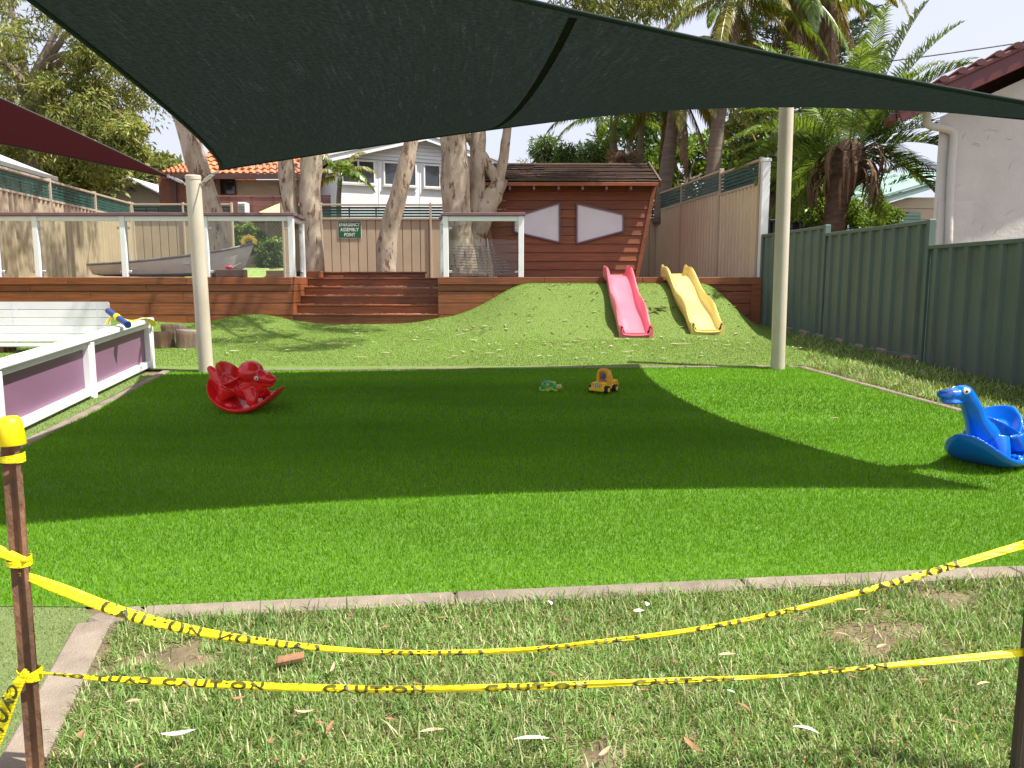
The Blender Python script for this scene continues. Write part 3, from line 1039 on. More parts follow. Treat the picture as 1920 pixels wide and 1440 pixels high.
# ------------------------------------------------------------------ shade sails and their posts
def sail(name, label, mat_, corners, bulges, nu=60, nv=60, hem=0.045, seams=()):
    """Coons patch through four curved edges: corners A,B,C,D; bulges AB,BC,CD,DA (vector at mid-edge)."""
    A, B, C, D = [np.array(c, float) for c in corners]
    bu = [np.array(b, float) for b in bulges]

    def e(p, q, b, t):
        return p * (1 - t) + q * t + 4 * t * (1 - t) * b

    vs, uv = [], []
    for j in range(nv + 1):
        v = j / nv
        for i in range(nu + 1):
            u = i / nu
            c1, c2 = e(A, B, bu[0], u), e(D, C, bu[2], u)
            d1, d2 = e(A, D, bu[3], v), e(B, C, bu[1], v)
            bil = A * (1 - u) * (1 - v) + B * u * (1 - v) + C * u * v + D * (1 - u) * v
            p = c1 * (1 - v) + c2 * v + d1 * (1 - u) + d2 * u - bil
            vs.append(p)
            uv.append((u, v))
    n = nu + 1
    fs = np.array([(j * n + i, j * n + i + 1, (j + 1) * n + i + 1, (j + 1) * n + i) for j in range(nv) for i in range(nu)])
    root = thing(name, tuple(A), label, 'shade sail')
    o = link_mesh('sail_cloth', np.array(vs), fs, mat_, root, smooth='all')
    ul = o.data.uv_layers.new(name='UVMap')
    uva = np.array(uv)[fs.ravel()]
    ul.data.foreach_set('uv', uva.astype(np.float32).ravel())
    edges = ([e(A, B, bu[0], t) for t in np.linspace(0, 1, 50)], [e(B, C, bu[1], t) for t in np.linspace(0, 1, 50)], [e(C, D, bu[2], t) for t in np.linspace(0, 1, 50)], [e(D, A, bu[3], t) for t in np.linspace(0, 1, 50)])
    for ed in edges:
        MB().tube([V(*p) for p in ed], hem / 2, 8, flat=0.55).build('hem', M_hem[mat_.name], root, smooth='all')
    V_ = np.array(vs).reshape(nv + 1, nu + 1, 3)
    for (axis, k) in seams:
        line = V_[:, k] if axis == 'u' else V_[k, :]
        MB().tube([V(*p) for p in line[1:-1]], 0.024, 6, flat=0.2).build('seam', M['seam'], root, smooth='all')
    return root


M['seam'] = mat('doubled_seam_cloth', (0.016, 0.0195, 0.0175), 0.9, 0.15, spec=0.02)
M['sail_green'] = cloth_mat('dark_green_shade_cloth', (0.018, 0.025, 0.0225), 0.026, 0.3)
M['sail_maroon'] = cloth_mat('maroon_shade_cloth', (0.048, 0.011, 0.014), 0.02, 0.3)
M_hem = {'dark_green_shade_cloth': mat('dark_green_hem', (0.018, 0.032, 0.028), 0.8, 0.15, 20, spec=0.1), 'maroon_shade_cloth': mat('maroon_hem', (0.03, 0.01, 0.013), 0.6, 0.15, 20)}
SL = at(413, 318, 8.55)
SP, SQ, SR = V(-2.77, 3.11, 3.32), V(4.06, 4.42, 2.35), V(3.19, 9.2, 3.7)
gsail = sail('shade_sail', 'large dark green shade sail stretched over the bright turf', M['sail_green'], (SL, SR, SQ, SP),
             ((0.02, -0.08, 0.04), (-0.5, -0.37, -0.06), (0.02, 0.42, 0.03), (0.45, 0.05, -0.24)), seams=(('u', 27),))
C1 = at(312, 329, 9.4)
C2, C3 = at(-520, -40, 7.6), at(-560, 160, 11.5)
msail = sail('shade_sail', 'maroon shade sail at the far left above the steel fence', M['sail_maroon'], (C1, C1 + V(0.0, 0.06, -0.01), C3, C2),
             ((0, 0, 0), (0.3, -0.2, -0.06), (0.3, 0, 0), (0.3, 0.1, -0.1)), hem=0.035, nu=24)


def sail_post(label, base, top, r, cap=True):
    base, top = Vector(base), Vector(top)
    p = thing('sail_post', base, label, 'post')
    MB().cyl(base - V(0, 0, 0.1), top, r, n=32).build('pole', M['cream'], p, smooth=True)
    d = (top - base).normalized()
    MB().tube([top - d * 0.02, top - d * 0.02 + d * 0.001, top + d * 0.02, top + d * 0.028], [r * 0.99, r * 1.05, r * 1.05, r * 0.9], 32).build('pole_cap', M['cream'], p, smooth=True)
    return p


pbl = gp(387, 697)
ptl = at(362, 333, 9.02)
spl = sail_post('cream steel sail post leaning left, behind the red rocker', pbl, ptl, 0.083)
pbr = gp(1458, 692)
spr = sail_post('cream steel sail post on the right, in front of the green fence', pbr, V(3.2, 9.36, 3.78), 0.083)


def turnbuckle(p, q, parent):
    p, q = Vector(p), Vector(q)
    d = (q - p)
    m_ = MB()
    m_.tube([p, p + d * 0.25], 0.008, 6)
    m_.tube([p + d * 0.2, p + d * 0.28, p + d * 0.55, p + d * 0.62], [0.01, 0.02, 0.02, 0.01], 8)
    nl = 4
    for k in range(nl):
        a = p + d * (0.6 + 0.1 * k)
        s = d.normalized()
        t = V(0, 0, 1) if k % 2 else s.cross(V(0, 0, 1)).normalized()
        ring = [a + s * (0.03 * math.cos(x)) + t * (0.016 * math.sin(x)) for x in np.linspace(0, 2 * math.pi, 13)]
        m_.tube(ring, 0.005, 5, caps=False)
    return m_.build('turnbuckle', M['steel'], parent, smooth=True)


dl = (ptl - pbl).normalized()
tb = ptl - dl * 0.07
turnbuckle(tb + V(0.08, -0.02, 0), SL, gsail)
turnbuckle(tb + V(-0.08, 0.02, 0), C1, msail)
for o_, s in ((spl, 1), (spl, -1)):
    MB().cyl(tb + V(0.07 * s, 0, 0), tb + V(0.1 * s, 0, 0), 0.016, n=10).build('eye_bolt', M['steel'], o_)


# ------------------------------------------------------------------ lettering
def text_pts(txt, size=1.0, space=1.0, bold=0.0):
    cu = bpy.data.curves.new('txt', 'FONT')
    cu.body = txt
    cu.size = size
    cu.align_x = 'CENTER'
    cu.space_character = space
    cu.resolution_u = 3
    cu.offset = bold
    ob = bpy.data.objects.new('txt', cu)
    COL.objects.link(ob)
    dg = bpy.context.evaluated_depsgraph_get()
    me = bpy.data.meshes.new_from_object(ob.evaluated_get(dg))
    vs = np.array([v.co[:] for v in me.vertices])
    fs = [tuple(p.vertices) for p in me.polygons]
    bpy.data.objects.remove(ob)
    bpy.data.meshes.remove(me)
    bpy.data.curves.remove(cu)
    return vs, fs


YS = 20.735
s0, s1 = at(633, 414, YS), at(678, 447, YS)
M['sign_green'] = mat('sign_green_enamel', (0.012, 0.11, 0.04), 0.4, 0.05, objvar=0)
M['sign_white'] = mat('sign_white_print', (0.75, 0.76, 0.72), 0.5, 0.03, objvar=0)
sg = thing('assembly_sign', ((s0.x + s1.x) / 2, YS, s1.z), 'green EMERGENCY ASSEMBLY POINT sign on the tan rear fence', 'sign')
MB().box(s0.x, s1.x, YS, YS + 0.006, s1.z, s0.z, 0.002).build('sign_border', M['sign_white'], sg)
MB().box(s0.x + 0.012, s1.x - 0.012, YS - 0.003, YS - 0.0005, s1.z + 0.012, s0.z - 0.012).build('sign_face', M['sign_green'], sg)
W_, H_ = s1.x - s0.x, s0.z - s1.z
for k, (line, wf) in enumerate((('EMERGENCY', 0.88), ('ASSEMBLY', 0.78), ('POINT', 0.46))):
    vs, fs = text_pts(line, 1.0, 1.12, 0.022)
    w0 = np.ptp(vs[:, 0])
    h0 = np.ptp(vs[:, 1])
    cx = (vs[:, 0].max() + vs[:, 0].min()) / 2
    zc = s0.z - H_ * (0.21 + 0.29 * k)
    q = np.stack([(vs[:, 0] - cx) / w0 * W_ * wf + (s0.x + s1.x) / 2, np.full(len(vs), YS - 0.006), (vs[:, 1] - vs[:, 1].min()) / h0 * H_ * 0.2 + zc - H_ * 0.1], 1)
    q2 = q.copy()
    link_mesh('lettering', q2, fs, M['sign_white'], sg)
# ------------------------------------------------------------------ purple partition, bench, stumps
def pl_x(y):
    return -4.45 + 0.125 * (9.41 - y)


part_ = thing('low_partition', (pl_x(7.6), 7.6, gz(-4.2, 7.6)), 'low white framed partition with mauve panels at the left', 'partition')
pys = [9.41, 7.65, 5.9, 4.15]
PH = 0.62


def pp(y, h, off=0.0):
    d = V(-0.125, 1, 0).normalized()
    n = V(d.y, -d.x, 0)
    return V(pl_x(y), y, gz(-4.2, y) + h) + n * off


pd_ = (pp(9.41, 0) - pp(4.15, 0)).normalized()
pn_ = V(0.992, 0.124, 0)
for y in pys:
    MB().obox((pp(y, 0.0) + pp(y, PH - 0.06)) / 2, V(pd_.x, pd_.y, 0).normalized() * 0.055, pn_ * 0.055, V(0, 0, (PH - 0.065) / 2), 0.006).build('post', M['white'], part_)
    MB().obox((pp(y, -0.02, 0.062) + pp(y, PH - 0.068, 0.062)) / 2, V(pd_.x, pd_.y, 0).normalized() * 0.035, pn_ * 0.012, V(0, 0, (PH - 0.05) / 2), 0.004).build('post_batten', M['white'], part_)
for y1, y0 in zip(pys[:-1], pys[1:]):
    a, b = y0 + 0.06, y1 - 0.06
    MB().beam(pp(a, 0.065, 0.02), pp(b, 0.065, 0.02), 0.075, 0.07, ch=0.006).build('bottom_rail', M['white'], part_)
    MB().beam(pp(a, 0.53, 0.02), pp(b, 0.53, 0.02), 0.05, 0.05, ch=0.006).build('top_rail', M['white'], part_)
    pts = [pp(a, 0.098, -0.005), pp(b, 0.098, -0.005), pp(b, 0.503, -0.005), pp(a, 0.503, -0.005)]
    MB().prism(pts, pn_ * -0.012).build('mauve_sheet', M['mauve'], part_)
MB().beam(pp(4.05, PH - 0.032), pp(9.5, PH - 0.032), 0.15, 0.05, ch=0.01).build('cap_rail', M['white'], part_)

tube_ = thing('blue_tube', at(222, 598, 8.55), 'navy blue plastic tube taped across the partition cap', 'tube')
ta, tb2 = at(203, 583, 8.75), at(239, 600, 8.35)
ta.z, tb2.z = max(ta.z, pp(8.75, PH + 0.03).z + 0.035), pp(8.35, PH + 0.03).z
MB().cyl(ta, tb2, 0.034, n=18).build('tube_body', M['blue_tube'], tube_, smooth=True)
dt = (tb2 - ta).normalized()
MB().tube([tb2 - dt * 0.012, tb2 + dt * 0.004], [0.038, 0.038], 18).build('tube_rim', M['blue_tube'], tube_, smooth=True)
M['tape'] = mat('yellow_caution_tape', (0.92, 0.78, 0.005), 0.32, 0.1, 30, 0.5, 26, stretch=(0.5, 3, 5), objvar=0.02)


def ribbon(m_, pts, w, up=(0, 0, 1), th=0.002):
    pts = [Vector(p) for p in pts]
    vs, fs = [], []
    k = len(pts)
    for i, p in enumerate(pts):
        d = (pts[min(i + 1, k - 1)] - pts[max(0, i - 1)]).normalized()
        s = d.cross(Vector(up)).normalized()
        u = s.cross(d)
        ww = w[i] if hasattr(w, '__len__') else w
        for a, b in ((-1, -1), (1, -1), (1, 1), (-1, 1)):
            vs.append(p + u * (ww / 2 * a) + s * (th / 2 * b))
    for i in range(k - 1):
        for j in range(4):
            fs.append((4 * i + j, 4 * i + (j + 1) % 4, 4 * i + 4 + (j + 1) % 4, 4 * i + 4 + j))
    fs += [(0, 1, 2, 3), tuple(4 * (k - 1) + j for j in (3, 2, 1, 0))]
    m_.add(vs, fs)


m_ = MB()
mid = (ta + tb2) / 2
for q in (0.45, 0.5, 0.55):
    c = ta + (tb2 - ta) * q
    s = dt.cross(V(0, 0, 1)).normalized()
    u = s.cross(dt)
    ribbon(m_, [c + s * (0.037 * math.cos(a)) + u * (0.037 * math.sin(a)) for a in np.linspace(0, 2 * math.pi, 14)], 0.03, up=dt)
m_.build('tape_wrap', M['tape'], tube_)
m_ = MB()
ribbon(m_, resample([mid + V(0.02, 0, 0.0), pp(8.9, PH + 0.012, 0.0), pp(9.15, PH + 0.01, 0.06), pp(9.3, PH - 0.03, 0.1), pp(9.4, PH - 0.1, 0.095)], 16), np.linspace(0.03, 0.06, 16), up=(1, 0, 0.6))
ribbon(m_, resample([mid + V(-0.02, 0, 0.0), mid + V(-0.06, 0.1, 0.02), mid + V(-0.12, 0.1, 0.0), mid + V(-0.16, 0.05, -0.08)], 12), 0.04, up=(0.3, 1, 0.2))
m_.build('tape_tail', M['tape'], tube_)

YBN = 11.0
bench = thing('slatted_bench', (at(60, 640, YBN).x, YBN, gz(-6, YBN)), 'white slatted bench back behind the low partition', 'bench')
bx0, bx1 = at(-150, 600, YBN).x, at(206, 600, YBN).x
ztop, zbot = at(0, 565.5, YBN).z, at(0, 641, YBN).z
nsl = 5
hh = (ztop - zbot) / nsl
for k in range(nsl):
    z0 = zbot + k * hh
    if k == nsl - 1:
        poly = [V(bx0, YBN, z0 + 0.005), V(bx1, YBN, z0 + 0.005), V(bx1, YBN, z0 + hh - 0.03), V(bx1 - 0.008, YBN, z0 + hh - 0.012), V(bx1 - 0.025, YBN, z0 + hh - 0.003), V(bx0, YBN, z0 + hh - 0.003)]
        MB().prism(poly, (0, 0.024, 0)).build('back_slat', M['white'], bench)
    else:
        MB().box(bx0, bx1, YBN, YBN + 0.024, z0 + 0.005, z0 + hh - 0.003, 0.004).build('back_slat', M['white'], bench)
for x in (at(24, 600, YBN).x, at(184, 600, YBN).x, bx0 + 0.1):
    MB().box(x - 0.03, x + 0.03, YBN + 0.026, YBN + 0.066, gz(-6, YBN), ztop - 0.03, 0.004).build('upright', M['white'], bench)
    for k in range(nsl):
        for dx in (-0.008, 0.008):
            z0 = zbot + k * hh + hh * (0.35 if dx < 0 else 0.7)
            MB().cyl((x, YBN - 0.002, z0), (x, YBN + 0.003, z0), 0.006, n=6).build('screw', M['steel'], bench)
for k in range(3):
    MB().box(bx0, bx1 + 0.02, YBN - 0.12 - 0.11 * k, YBN - 0.02 - 0.11 * k, zbot - 0.045, zbot - 0.015, 0.005).build('seat_slat', M['white'], bench)
for x in (at(24, 600, YBN).x, bx0 + 0.1, bx1 - 0.1):
    MB().box(x - 0.04, x + 0.04, YBN - 0.32, YBN - 0.03, gz(-6, YBN) - 0.02, zbot - 0.046, 0.005).build('leg', M['deck'], bench)


def stump(label, base, r, h, seed):
    base = Vector(base)
    t = thing('tree_stump', base, label, 'stump', 'log stumps by the partition')
    rg = random.Random(seed)
    n = 26
    rad = [r * (1 + 0.07 * math.sin(3 * 2 * math.pi * k / n + seed) + rg.uniform(-0.035, 0.035)) for k in range(n)]
    vs = []
    zz = [-0.03, h * 0.35, h * 0.75, h - 0.012, h]
    for j, z in enumerate(zz):
        f = (1.05, 1.0, 1.0, 0.99, 0.95)[j]
        for k in range(n):
            a = 2 * math.pi * k / n
            q = rad[k] * f * (1 + rg.uniform(-0.012, 0.012))
            vs.append(base + V(q * math.cos(a), q * math.sin(a), z + (0.012 * math.cos(a + seed) if j > 2 else 0)))
    fs = [(j * n + k, j * n + (k + 1) % n, (j + 1) * n + (k + 1) % n, (j + 1) * n + k) for j in range(4) for k in range(n)]
    MB().add(vs, fs).build('bark', M['stump'], t, smooth=50)
    top = vs[4 * n:] + [base + V(0, 0, h - 0.008)]
    MB().add(top, [(k, (k + 1) % n, n) for k in range(n)]).build('cut_face', M['stump_top'], t)


stump('split log stump with an orange bare side next to the partition end', gp(302, 651), 0.175, 0.23, 1)
stump('grey log stump behind the other two stumps', gp(327, 632), 0.185, 0.21, 2)
stump('grey log stump half hidden behind the cream post', gp(356, 651), 0.175, 0.25, 3)
stump('log stump peeking out directly behind the partition end post', gp(270, 655), 0.1, 0.2, 4)

# ------------------------------------------------------------------ boat on the deck
YB = 17.1
boat = thing('dinghy', (at(330, 515, YB).x, YB, ZT), 'plain grey dinghy lying on the deck behind the glass', 'boat')
bx = lambda px: at(px, 500, YB).x
st = [(0.0, 497, 518, 0.56), (0.15, 495, 518.5, 0.62), (0.35, 491, 519, 0.68), (0.55, 485, 519, 0.66), (0.72, 478, 518, 0.56), (0.86, 469, 515, 0.36), (0.95, 461, 509, 0.14), (1.0, 456, 503, 0.02)]
tS, shS, kS, bS = zip(*st)
vs, fs = [], []
gun_l, gun_r = [], []
NS = 28
for i in range(NS + 1):
    t = i / NS
    zs_ = at(300, np.interp(t, tS, shS), YB).z
    zk = max(ZT + 0.01, at(300, np.interp(t, tS, kS), YB).z)
    b = np.interp(t, tS, bS)
    xt_ = bx(190) + (bx(479) - bx(190)) * t
    xk = bx(194) + (bx(458) - bx(194)) * t
    ring = [(1.0, 1.0), (0.95, 0.6), (0.8, 0.15), (0, 0.0), (-0.8, 0.15), (-0.95, 0.6), (-1, 1)]
    for a, q in ring:
        vs.append(V(xk + (xt_ - xk) * q, YB - a * b, zk + (zs_ - zk) * q))
    gun_l.append(vs[-7].copy())
    gun_r.append(vs[-1].copy())
for i in range(NS):
    for j in range(6):
        fs.append((i * 7 + j, i * 7 + j + 1, (i + 1) * 7 + j + 1, (i + 1) * 7 + j))
fs.append(tuple(range(7)))
hull = MB().add(vs, fs).build('hull', M['alu'], boat, smooth=35)
M['gunwale'] = mat('grey_gunwale', (0.16, 0.15, 0.15), 0.5)
for g in (gun_l, gun_r):
    MB().tube(g, 0.025, 8).build('gunwale', M['gunwale'], boat, smooth=True)
MB().tube([gun_l[0], (gun_l[0] + gun_r[0]) / 2 + V(0, 0, 0.02), gun_r[0]], 0.025, 8).build('transom_rail', M['gunwale'], boat, smooth=True)
for t in (0.3, 0.62):
    i = int(NS * t)
    c = (gun_l[i] + gun_r[i]) / 2
    MB().box(c.x - 0.12, c.x + 0.12, gun_l[i].y + 0.03, gun_r[i].y - 0.03, c.z - 0.16, c.z - 0.13, 0.005).build('thwart', M['alu'], boat)
ring_c = at(467, 456, YB - 0.02)
tr = thing('yellow_ring_toy', ring_c, 'yellow plastic ring toy perched on the bow of the dinghy', 'toy')
MB().tube([ring_c + V(0.125 * math.cos(a), 0.02 * math.sin(a), 0.105 * math.sin(a) + 0.02) for a in np.linspace(-0.35, math.pi + 0.35, 20)], [0.05] * 20, 10).build('ring', M['toy_yellow'], tr, smooth=True)
for a in np.linspace(0.1, math.pi - 0.1, 5):
    MB().ball(ring_c + V(0.16 * math.cos(a), 0, 0.145 * math.sin(a) + 0.02), 0.03, 8, 6).build('ring_bump', M['toy_yellow'], tr, smooth=True)
MB().ball(ring_c + V(0, 0, 0.0), (0.06, 0.05, 0.05), 10, 8).build('hub', M['blue_tube'], tr, smooth=True)
rt = at(432, 500, 15.75)
rtoy = thing('red_toy_spade', rt, 'small red and white toy lying on the timber block', 'toy')
MB().ball(V(rt.x - 0.02, 15.72, at(430, 501, 15.7).z), (0.08, 0.06, 0.045), 10, 8).build('scoop', M['toy_red'], rtoy, smooth=True)
MB().beam(V(rt.x + 0.03, 15.72, at(430, 503, 15.7).z), V(rt.x + 0.22, 15.7, at(448, 494, 15.7).z), 0.05, 0.02, ch=0.005).build('handle', M['lilac'], rtoy)


# ------------------------------------------------------------------ moulded rockers
def remesh(mb_, voxel, smooth_it=6):
    me = bpy.data.meshes.new('tmp')
    me.from_pydata([tuple(v) for v in mb_.v], [], mb_.f)
    ob = bpy.data.objects.new('tmp', me)
    COL.objects.link(ob)
    r = ob.modifiers.new('r', 'REMESH')
    r.mode = 'VOXEL'
    r.voxel_size = voxel
    s = ob.modifiers.new('s', 'SMOOTH')
    s.factor = 0.5
    s.iterations = smooth_it
    dg = bpy.context.evaluated_depsgraph_get()
    m2 = bpy.data.meshes.new_from_object(ob.evaluated_get(dg))
    n = len(m2.vertices)
    vs = np.empty(n * 3, np.float32)
    m2.vertices.foreach_get('co', vs)
    fs = [tuple(p.vertices) for p in m2.polygons]
    bpy.data.objects.remove(ob)
    bpy.data.meshes.remove(me)
    bpy.data.meshes.remove(m2)
    return vs.reshape(-1, 3).astype(float), fs


def plate(m_, fn_top, fn_bot, nr=14, na=48):
    """Closed plate: top and bottom surfaces over a unit disc (r, angle)."""
    vs, fs = [], []
    for fn in (fn_top, fn_bot):
        for i in range(1, nr + 1):
            for k in range(na):
                vs.append(V(*fn(i / nr, 2 * math.pi * k / na)))
        vs.append(V(*fn(0, 0)))
    half = nr * na + 1
    for h, flip in ((0, False), (half, True)):
        for k in range(na):
            f = (h + half - 1, h + k, h + (k + 1) % na)
            fs.append(f[::-1] if flip else f)
        for i in range(nr - 1):
            for k in range(na):
                a, b = h + i * na + k, h + i * na + (k + 1) % na
                f = (a, a + na, b + na, b)
                fs.append(f[::-1] if flip else f)
    for k in range(na):
        a, b = (nr - 1) * na + k, (nr - 1) * na + (k + 1) % na
        fs.append((a, half + a, half + b, b))
    m_.add(vs, fs)


def ssin(a):
    return math.sin(a)


def rocker_base(m_, a=0.36, b=0.25, R=0.42, lip=0.045, th=0.034, lift=0.0):
    def top(r, th_):
        # rounded-rectangle-ish outline, pinched at the middle like a saddle board
        c, s = math.cos(th_), math.sin(th_)
        x, y = a * r * c, b * r * s * (0.92 + 0.16 * c * c)
        z = R - math.sqrt(max(1e-4, R * R - x * x)) + lip * r ** 5 * (0.4 + 0.6 * abs(s))
        return x, y, z + th

    def bot(r, th_):
        x, y, z = top(r, th_)
        return x, y, z - th
    plate(m_, top, bot)


def seat_bowl(m_, c, rx, ry, hb, hf, hs, depth, th=0.02, tilt=0.25):
    """Scooped seat: rim high at the back, dipping at the sides; x forward."""
    def rim(t):
        ct = math.cos(t)
        return hs + (hf - hs) * max(0, ct) ** 1.5 + (hb - hs) * max(0, -ct) ** 0.9

    def top(r, t):
        z = -depth + (rim(t) + depth) * r ** 2.6
        return c[0] + rx * r * math.cos(t) - tilt * max(0, z) * max(0, -math.cos(t)), c[1] + ry * r * math.sin(t), c[2] + z

    def bot(r, t):
        k = 1 + th / max(rx, ry) * r
        z = -depth + (rim(t) + depth) * r ** 2.6
        return c[0] + rx * r * k * math.cos(t) * 1.02 - tilt * max(0, z) * max(0, -math.cos(t)), c[1] + ry * r * k * math.sin(t), c[2] + z - th * (1.2 - r)
    plate(m_, top, bot, 12, 40)


def place(vs, heading, base, scale=1.0, roll=0.0, pitch=0.0):
    """Local x forward, y left, z up -> world."""
    vs = np.asarray(vs, float) * scale
    cp, sp = math.cos(pitch), math.sin(pitch)
    vs = np.stack([vs[:, 0] * cp - vs[:, 2] * sp, vs[:, 1], vs[:, 0] * sp + vs[:, 2] * cp], 1)
    cr, sr = math.cos(roll), math.sin(roll)
    vs = np.stack([vs[:, 0], vs[:, 1] * cr - vs[:, 2] * sr, vs[:, 1] * sr + vs[:, 2] * cr], 1)
    c, s = math.cos(heading), math.sin(heading)
    return np.stack([vs[:, 0] * c - vs[:, 1] * s + base[0], vs[:, 0] * s + vs[:, 1] * c + base[1], vs[:, 2] + base[2]], 1)


def rocker(name, label, m_body, kind, base, heading, scale, pitch=0.0, roll=0.0, wide=0.25, turn=0.0):
    def tw(vs_):                                               # the moulded head looks to one side
        vs_ = np.array(vs_, float)
        a_ = turn * sstep(0.36, 0.52, vs_[:, 2])
        dx, dy = vs_[:, 0] - 0.285, vs_[:, 1]
        b_ = (1.0 if turn else 0.0) * sstep(0.22, 0.5, vs_[:, 2])
        g_ = 1 + 0.12 * b_
        dx, dy = dx * g_, dy * g_
        return np.stack([0.285 + dx * np.cos(a_) - dy * np.sin(a_) + 0.035 * b_, dx * np.sin(a_) + dy * np.cos(a_) - 0.026 * b_, vs_[:, 2]], 1)

    root = thing(name, base, label, 'rocking toy', 'moulded dinosaur rockers')
    m_ = MB()
    rocker_base(m_, b=wide)
    bz = lambda x: 0.42 - math.sqrt(0.42 ** 2 - x * x) + 0.028
    T = lambda pts, r, n=14: m_.tube(resample(pts, 5 * len(pts)), list(np.interp(np.linspace(0, 1, 5 * len(pts)), np.linspace(0, 1, len(r)), r)), n)
    eyes = []
    if kind == 'long':
        m_.ball((0.02, 0, 0.19), (0.17, 0.095, 0.105))
        m_.ball((-0.16, 0, 0.2), (0.12, 0.105, 0.1))
        seat_bowl(m_, (-0.05, 0, 0.25), 0.13, 0.155, 0.15, 0.1, -0.005, 0.035, tilt=0.1)
        T([(0.02, 0, 0.19), (0.14, 0, 0.25), (0.215, 0, 0.35), (0.27, 0, 0.45), (0.3, 0, 0.51)], [0.105, 0.092, 0.065, 0.053, 0.049])
        m_.ball((0.322, 0, 0.52), (0.064, 0.054, 0.05))
        m_.ball((0.38, 0, 0.51), (0.09, 0.05, 0.038))
        m_.ball((0.43, 0, 0.505), (0.055, 0.05, 0.035))
        m_.ball((0.4, 0, 0.462), (0.078, 0.042, 0.019))
        T([(-0.2, 0, 0.22), (-0.32, 0, 0.25), (-0.42, 0, 0.32)], [0.085, 0.05, 0.016])
        for s in (-1, 1):
            T([(0.06, s * 0.075, 0.2), (0.09, s * 0.11, 0.13), (0.1, s * 0.125, 0.075)], [0.07, 0.058, 0.05])
            m_.ball((0.125, s * 0.125, bz(0.125) + 0.012), (0.06, 0.05, 0.03))
            T([(-0.16, s * 0.08, 0.2), (-0.17, s * 0.11, 0.13), (-0.16, s * 0.12, 0.09)], [0.08, 0.065, 0.05])
            for q in (-1, 0, 1):
                m_.ball((-0.1, s * 0.125 + q * 0.03, bz(0.1) + 0.022), (0.03, 0.018, 0.024), 8, 6)
            m_.ball((0.175, s * 0.12, bz(0.175) + 0.012), (0.024, 0.02, 0.02), 8, 6)
            eyes.append(((0.335, s * 0.049, 0.534), s))
    else:
        m_.ball((0.0, 0, 0.18), (0.17, 0.095, 0.1))
        m_.ball((-0.15, 0, 0.18), (0.12, 0.1, 0.1))
        seat_bowl(m_, (-0.13, 0, 0.245), 0.12, 0.16, 0.175, 0.1, 0.03, 0.04, tilt=0.05)
        T([(0.0, 0, 0.2), (0.08, 0, 0.25), (0.12, 0, 0.3)], [0.11, 0.1, 0.085])
        m_.ball((0.055, 0, 0.362), (0.115, 0.13, 0.1), 22, 14)
        m_.ball((0.13, 0, 0.325), (0.1, 0.085, 0.07))
        m_.ball((0.2, 0, 0.318), (0.1, 0.07, 0.05))
        m_.ball((0.262, 0, 0.312), (0.052, 0.056, 0.04))
        m_.ball((0.19, 0, 0.262), (0.1, 0.056, 0.03))
        T([(0.08, 0, 0.17), (0.12, 0, 0.22), (0.19, 0, 0.245)], [0.1, 0.085, 0.05])
        T([(0.235, 0, 0.34), (0.243, 0, 0.37), (0.243, 0, 0.39)], [0.028, 0.018, 0.007], 10)
        for s in (-1, 1):
            T([(0.08, s * 0.07, 0.2), (0.12, s * 0.11, 0.13), (0.13, s * 0.12, 0.085)], [0.07, 0.058, 0.048])
            m_.ball((0.16, s * 0.12, bz(0.16) + 0.014), (0.06, 0.05, 0.03))
            T([(-0.15, s * 0.08, 0.19), (-0.17, s * 0.11, 0.12), (-0.15, s * 0.12, 0.09)], [0.08, 0.06, 0.045])
            m_.ball((-0.11, s * 0.13, bz(0.11) + 0.014), (0.055, 0.04, 0.025), 10, 6)
            eyes.append(((0.158, s * 0.083, 0.335), s))
        T([(-0.2, 0, 0.2), (-0.3, 0, 0.27), (-0.36, 0, 0.335)], [0.1, 0.06, 0.03])
        m_.ball((-0.36, 0, 0.335), 0.032, 10, 8)
    vs, fs = remesh(m_, 0.006, 16)
    vs = place(tw(vs), heading, base, scale, roll, pitch)
    link_mesh('body', vs, fs, m_body, root, smooth='all')
    for (c, s) in eyes:
        e = MB().ball(c, (0.024, 0.006, 0.02), 16, 10)
        e.v = [tuple(p) for p in place(tw(e.v), heading, base, scale, roll, pitch)]
        eo = e.build('eye', M['eye_white'], root, smooth='all')
        pu = MB().ball((c[0] + 0.004, c[1] + s * 0.0055, c[2] - 0.001), (0.008, 0.005, 0.009), 12, 8)
        pu.v = [tuple(p) for p in place(tw(pu.v), heading, base, scale, roll, pitch)]
        pu.build('pupil', M['tyre'], eo, smooth='all')
    return root


rb = gp(462, 768)
rocker('dinosaur_rocker', 'red plastic horned dinosaur rocker beside the left sail post', M['red_plastic'], 'horned', (rb.x, rb.y + 0.02, gz(rb.x, rb.y) + 0.022), math.radians(-12), 0.98, pitch=math.radians(-6), roll=math.radians(11), wide=0.3)
bb = gp(1846, 870)
rocker('dinosaur_rocker', 'blue plastic long-necked dinosaur rocker at the right edge', M['blue_plastic'], 'long', (bb.x + 0.02, bb.y, gz(bb.x, bb.y) - 0.004), math.radians(180 + 36), 1.02, pitch=math.radians(1), roll=math.radians(0), turn=math.radians(-27))

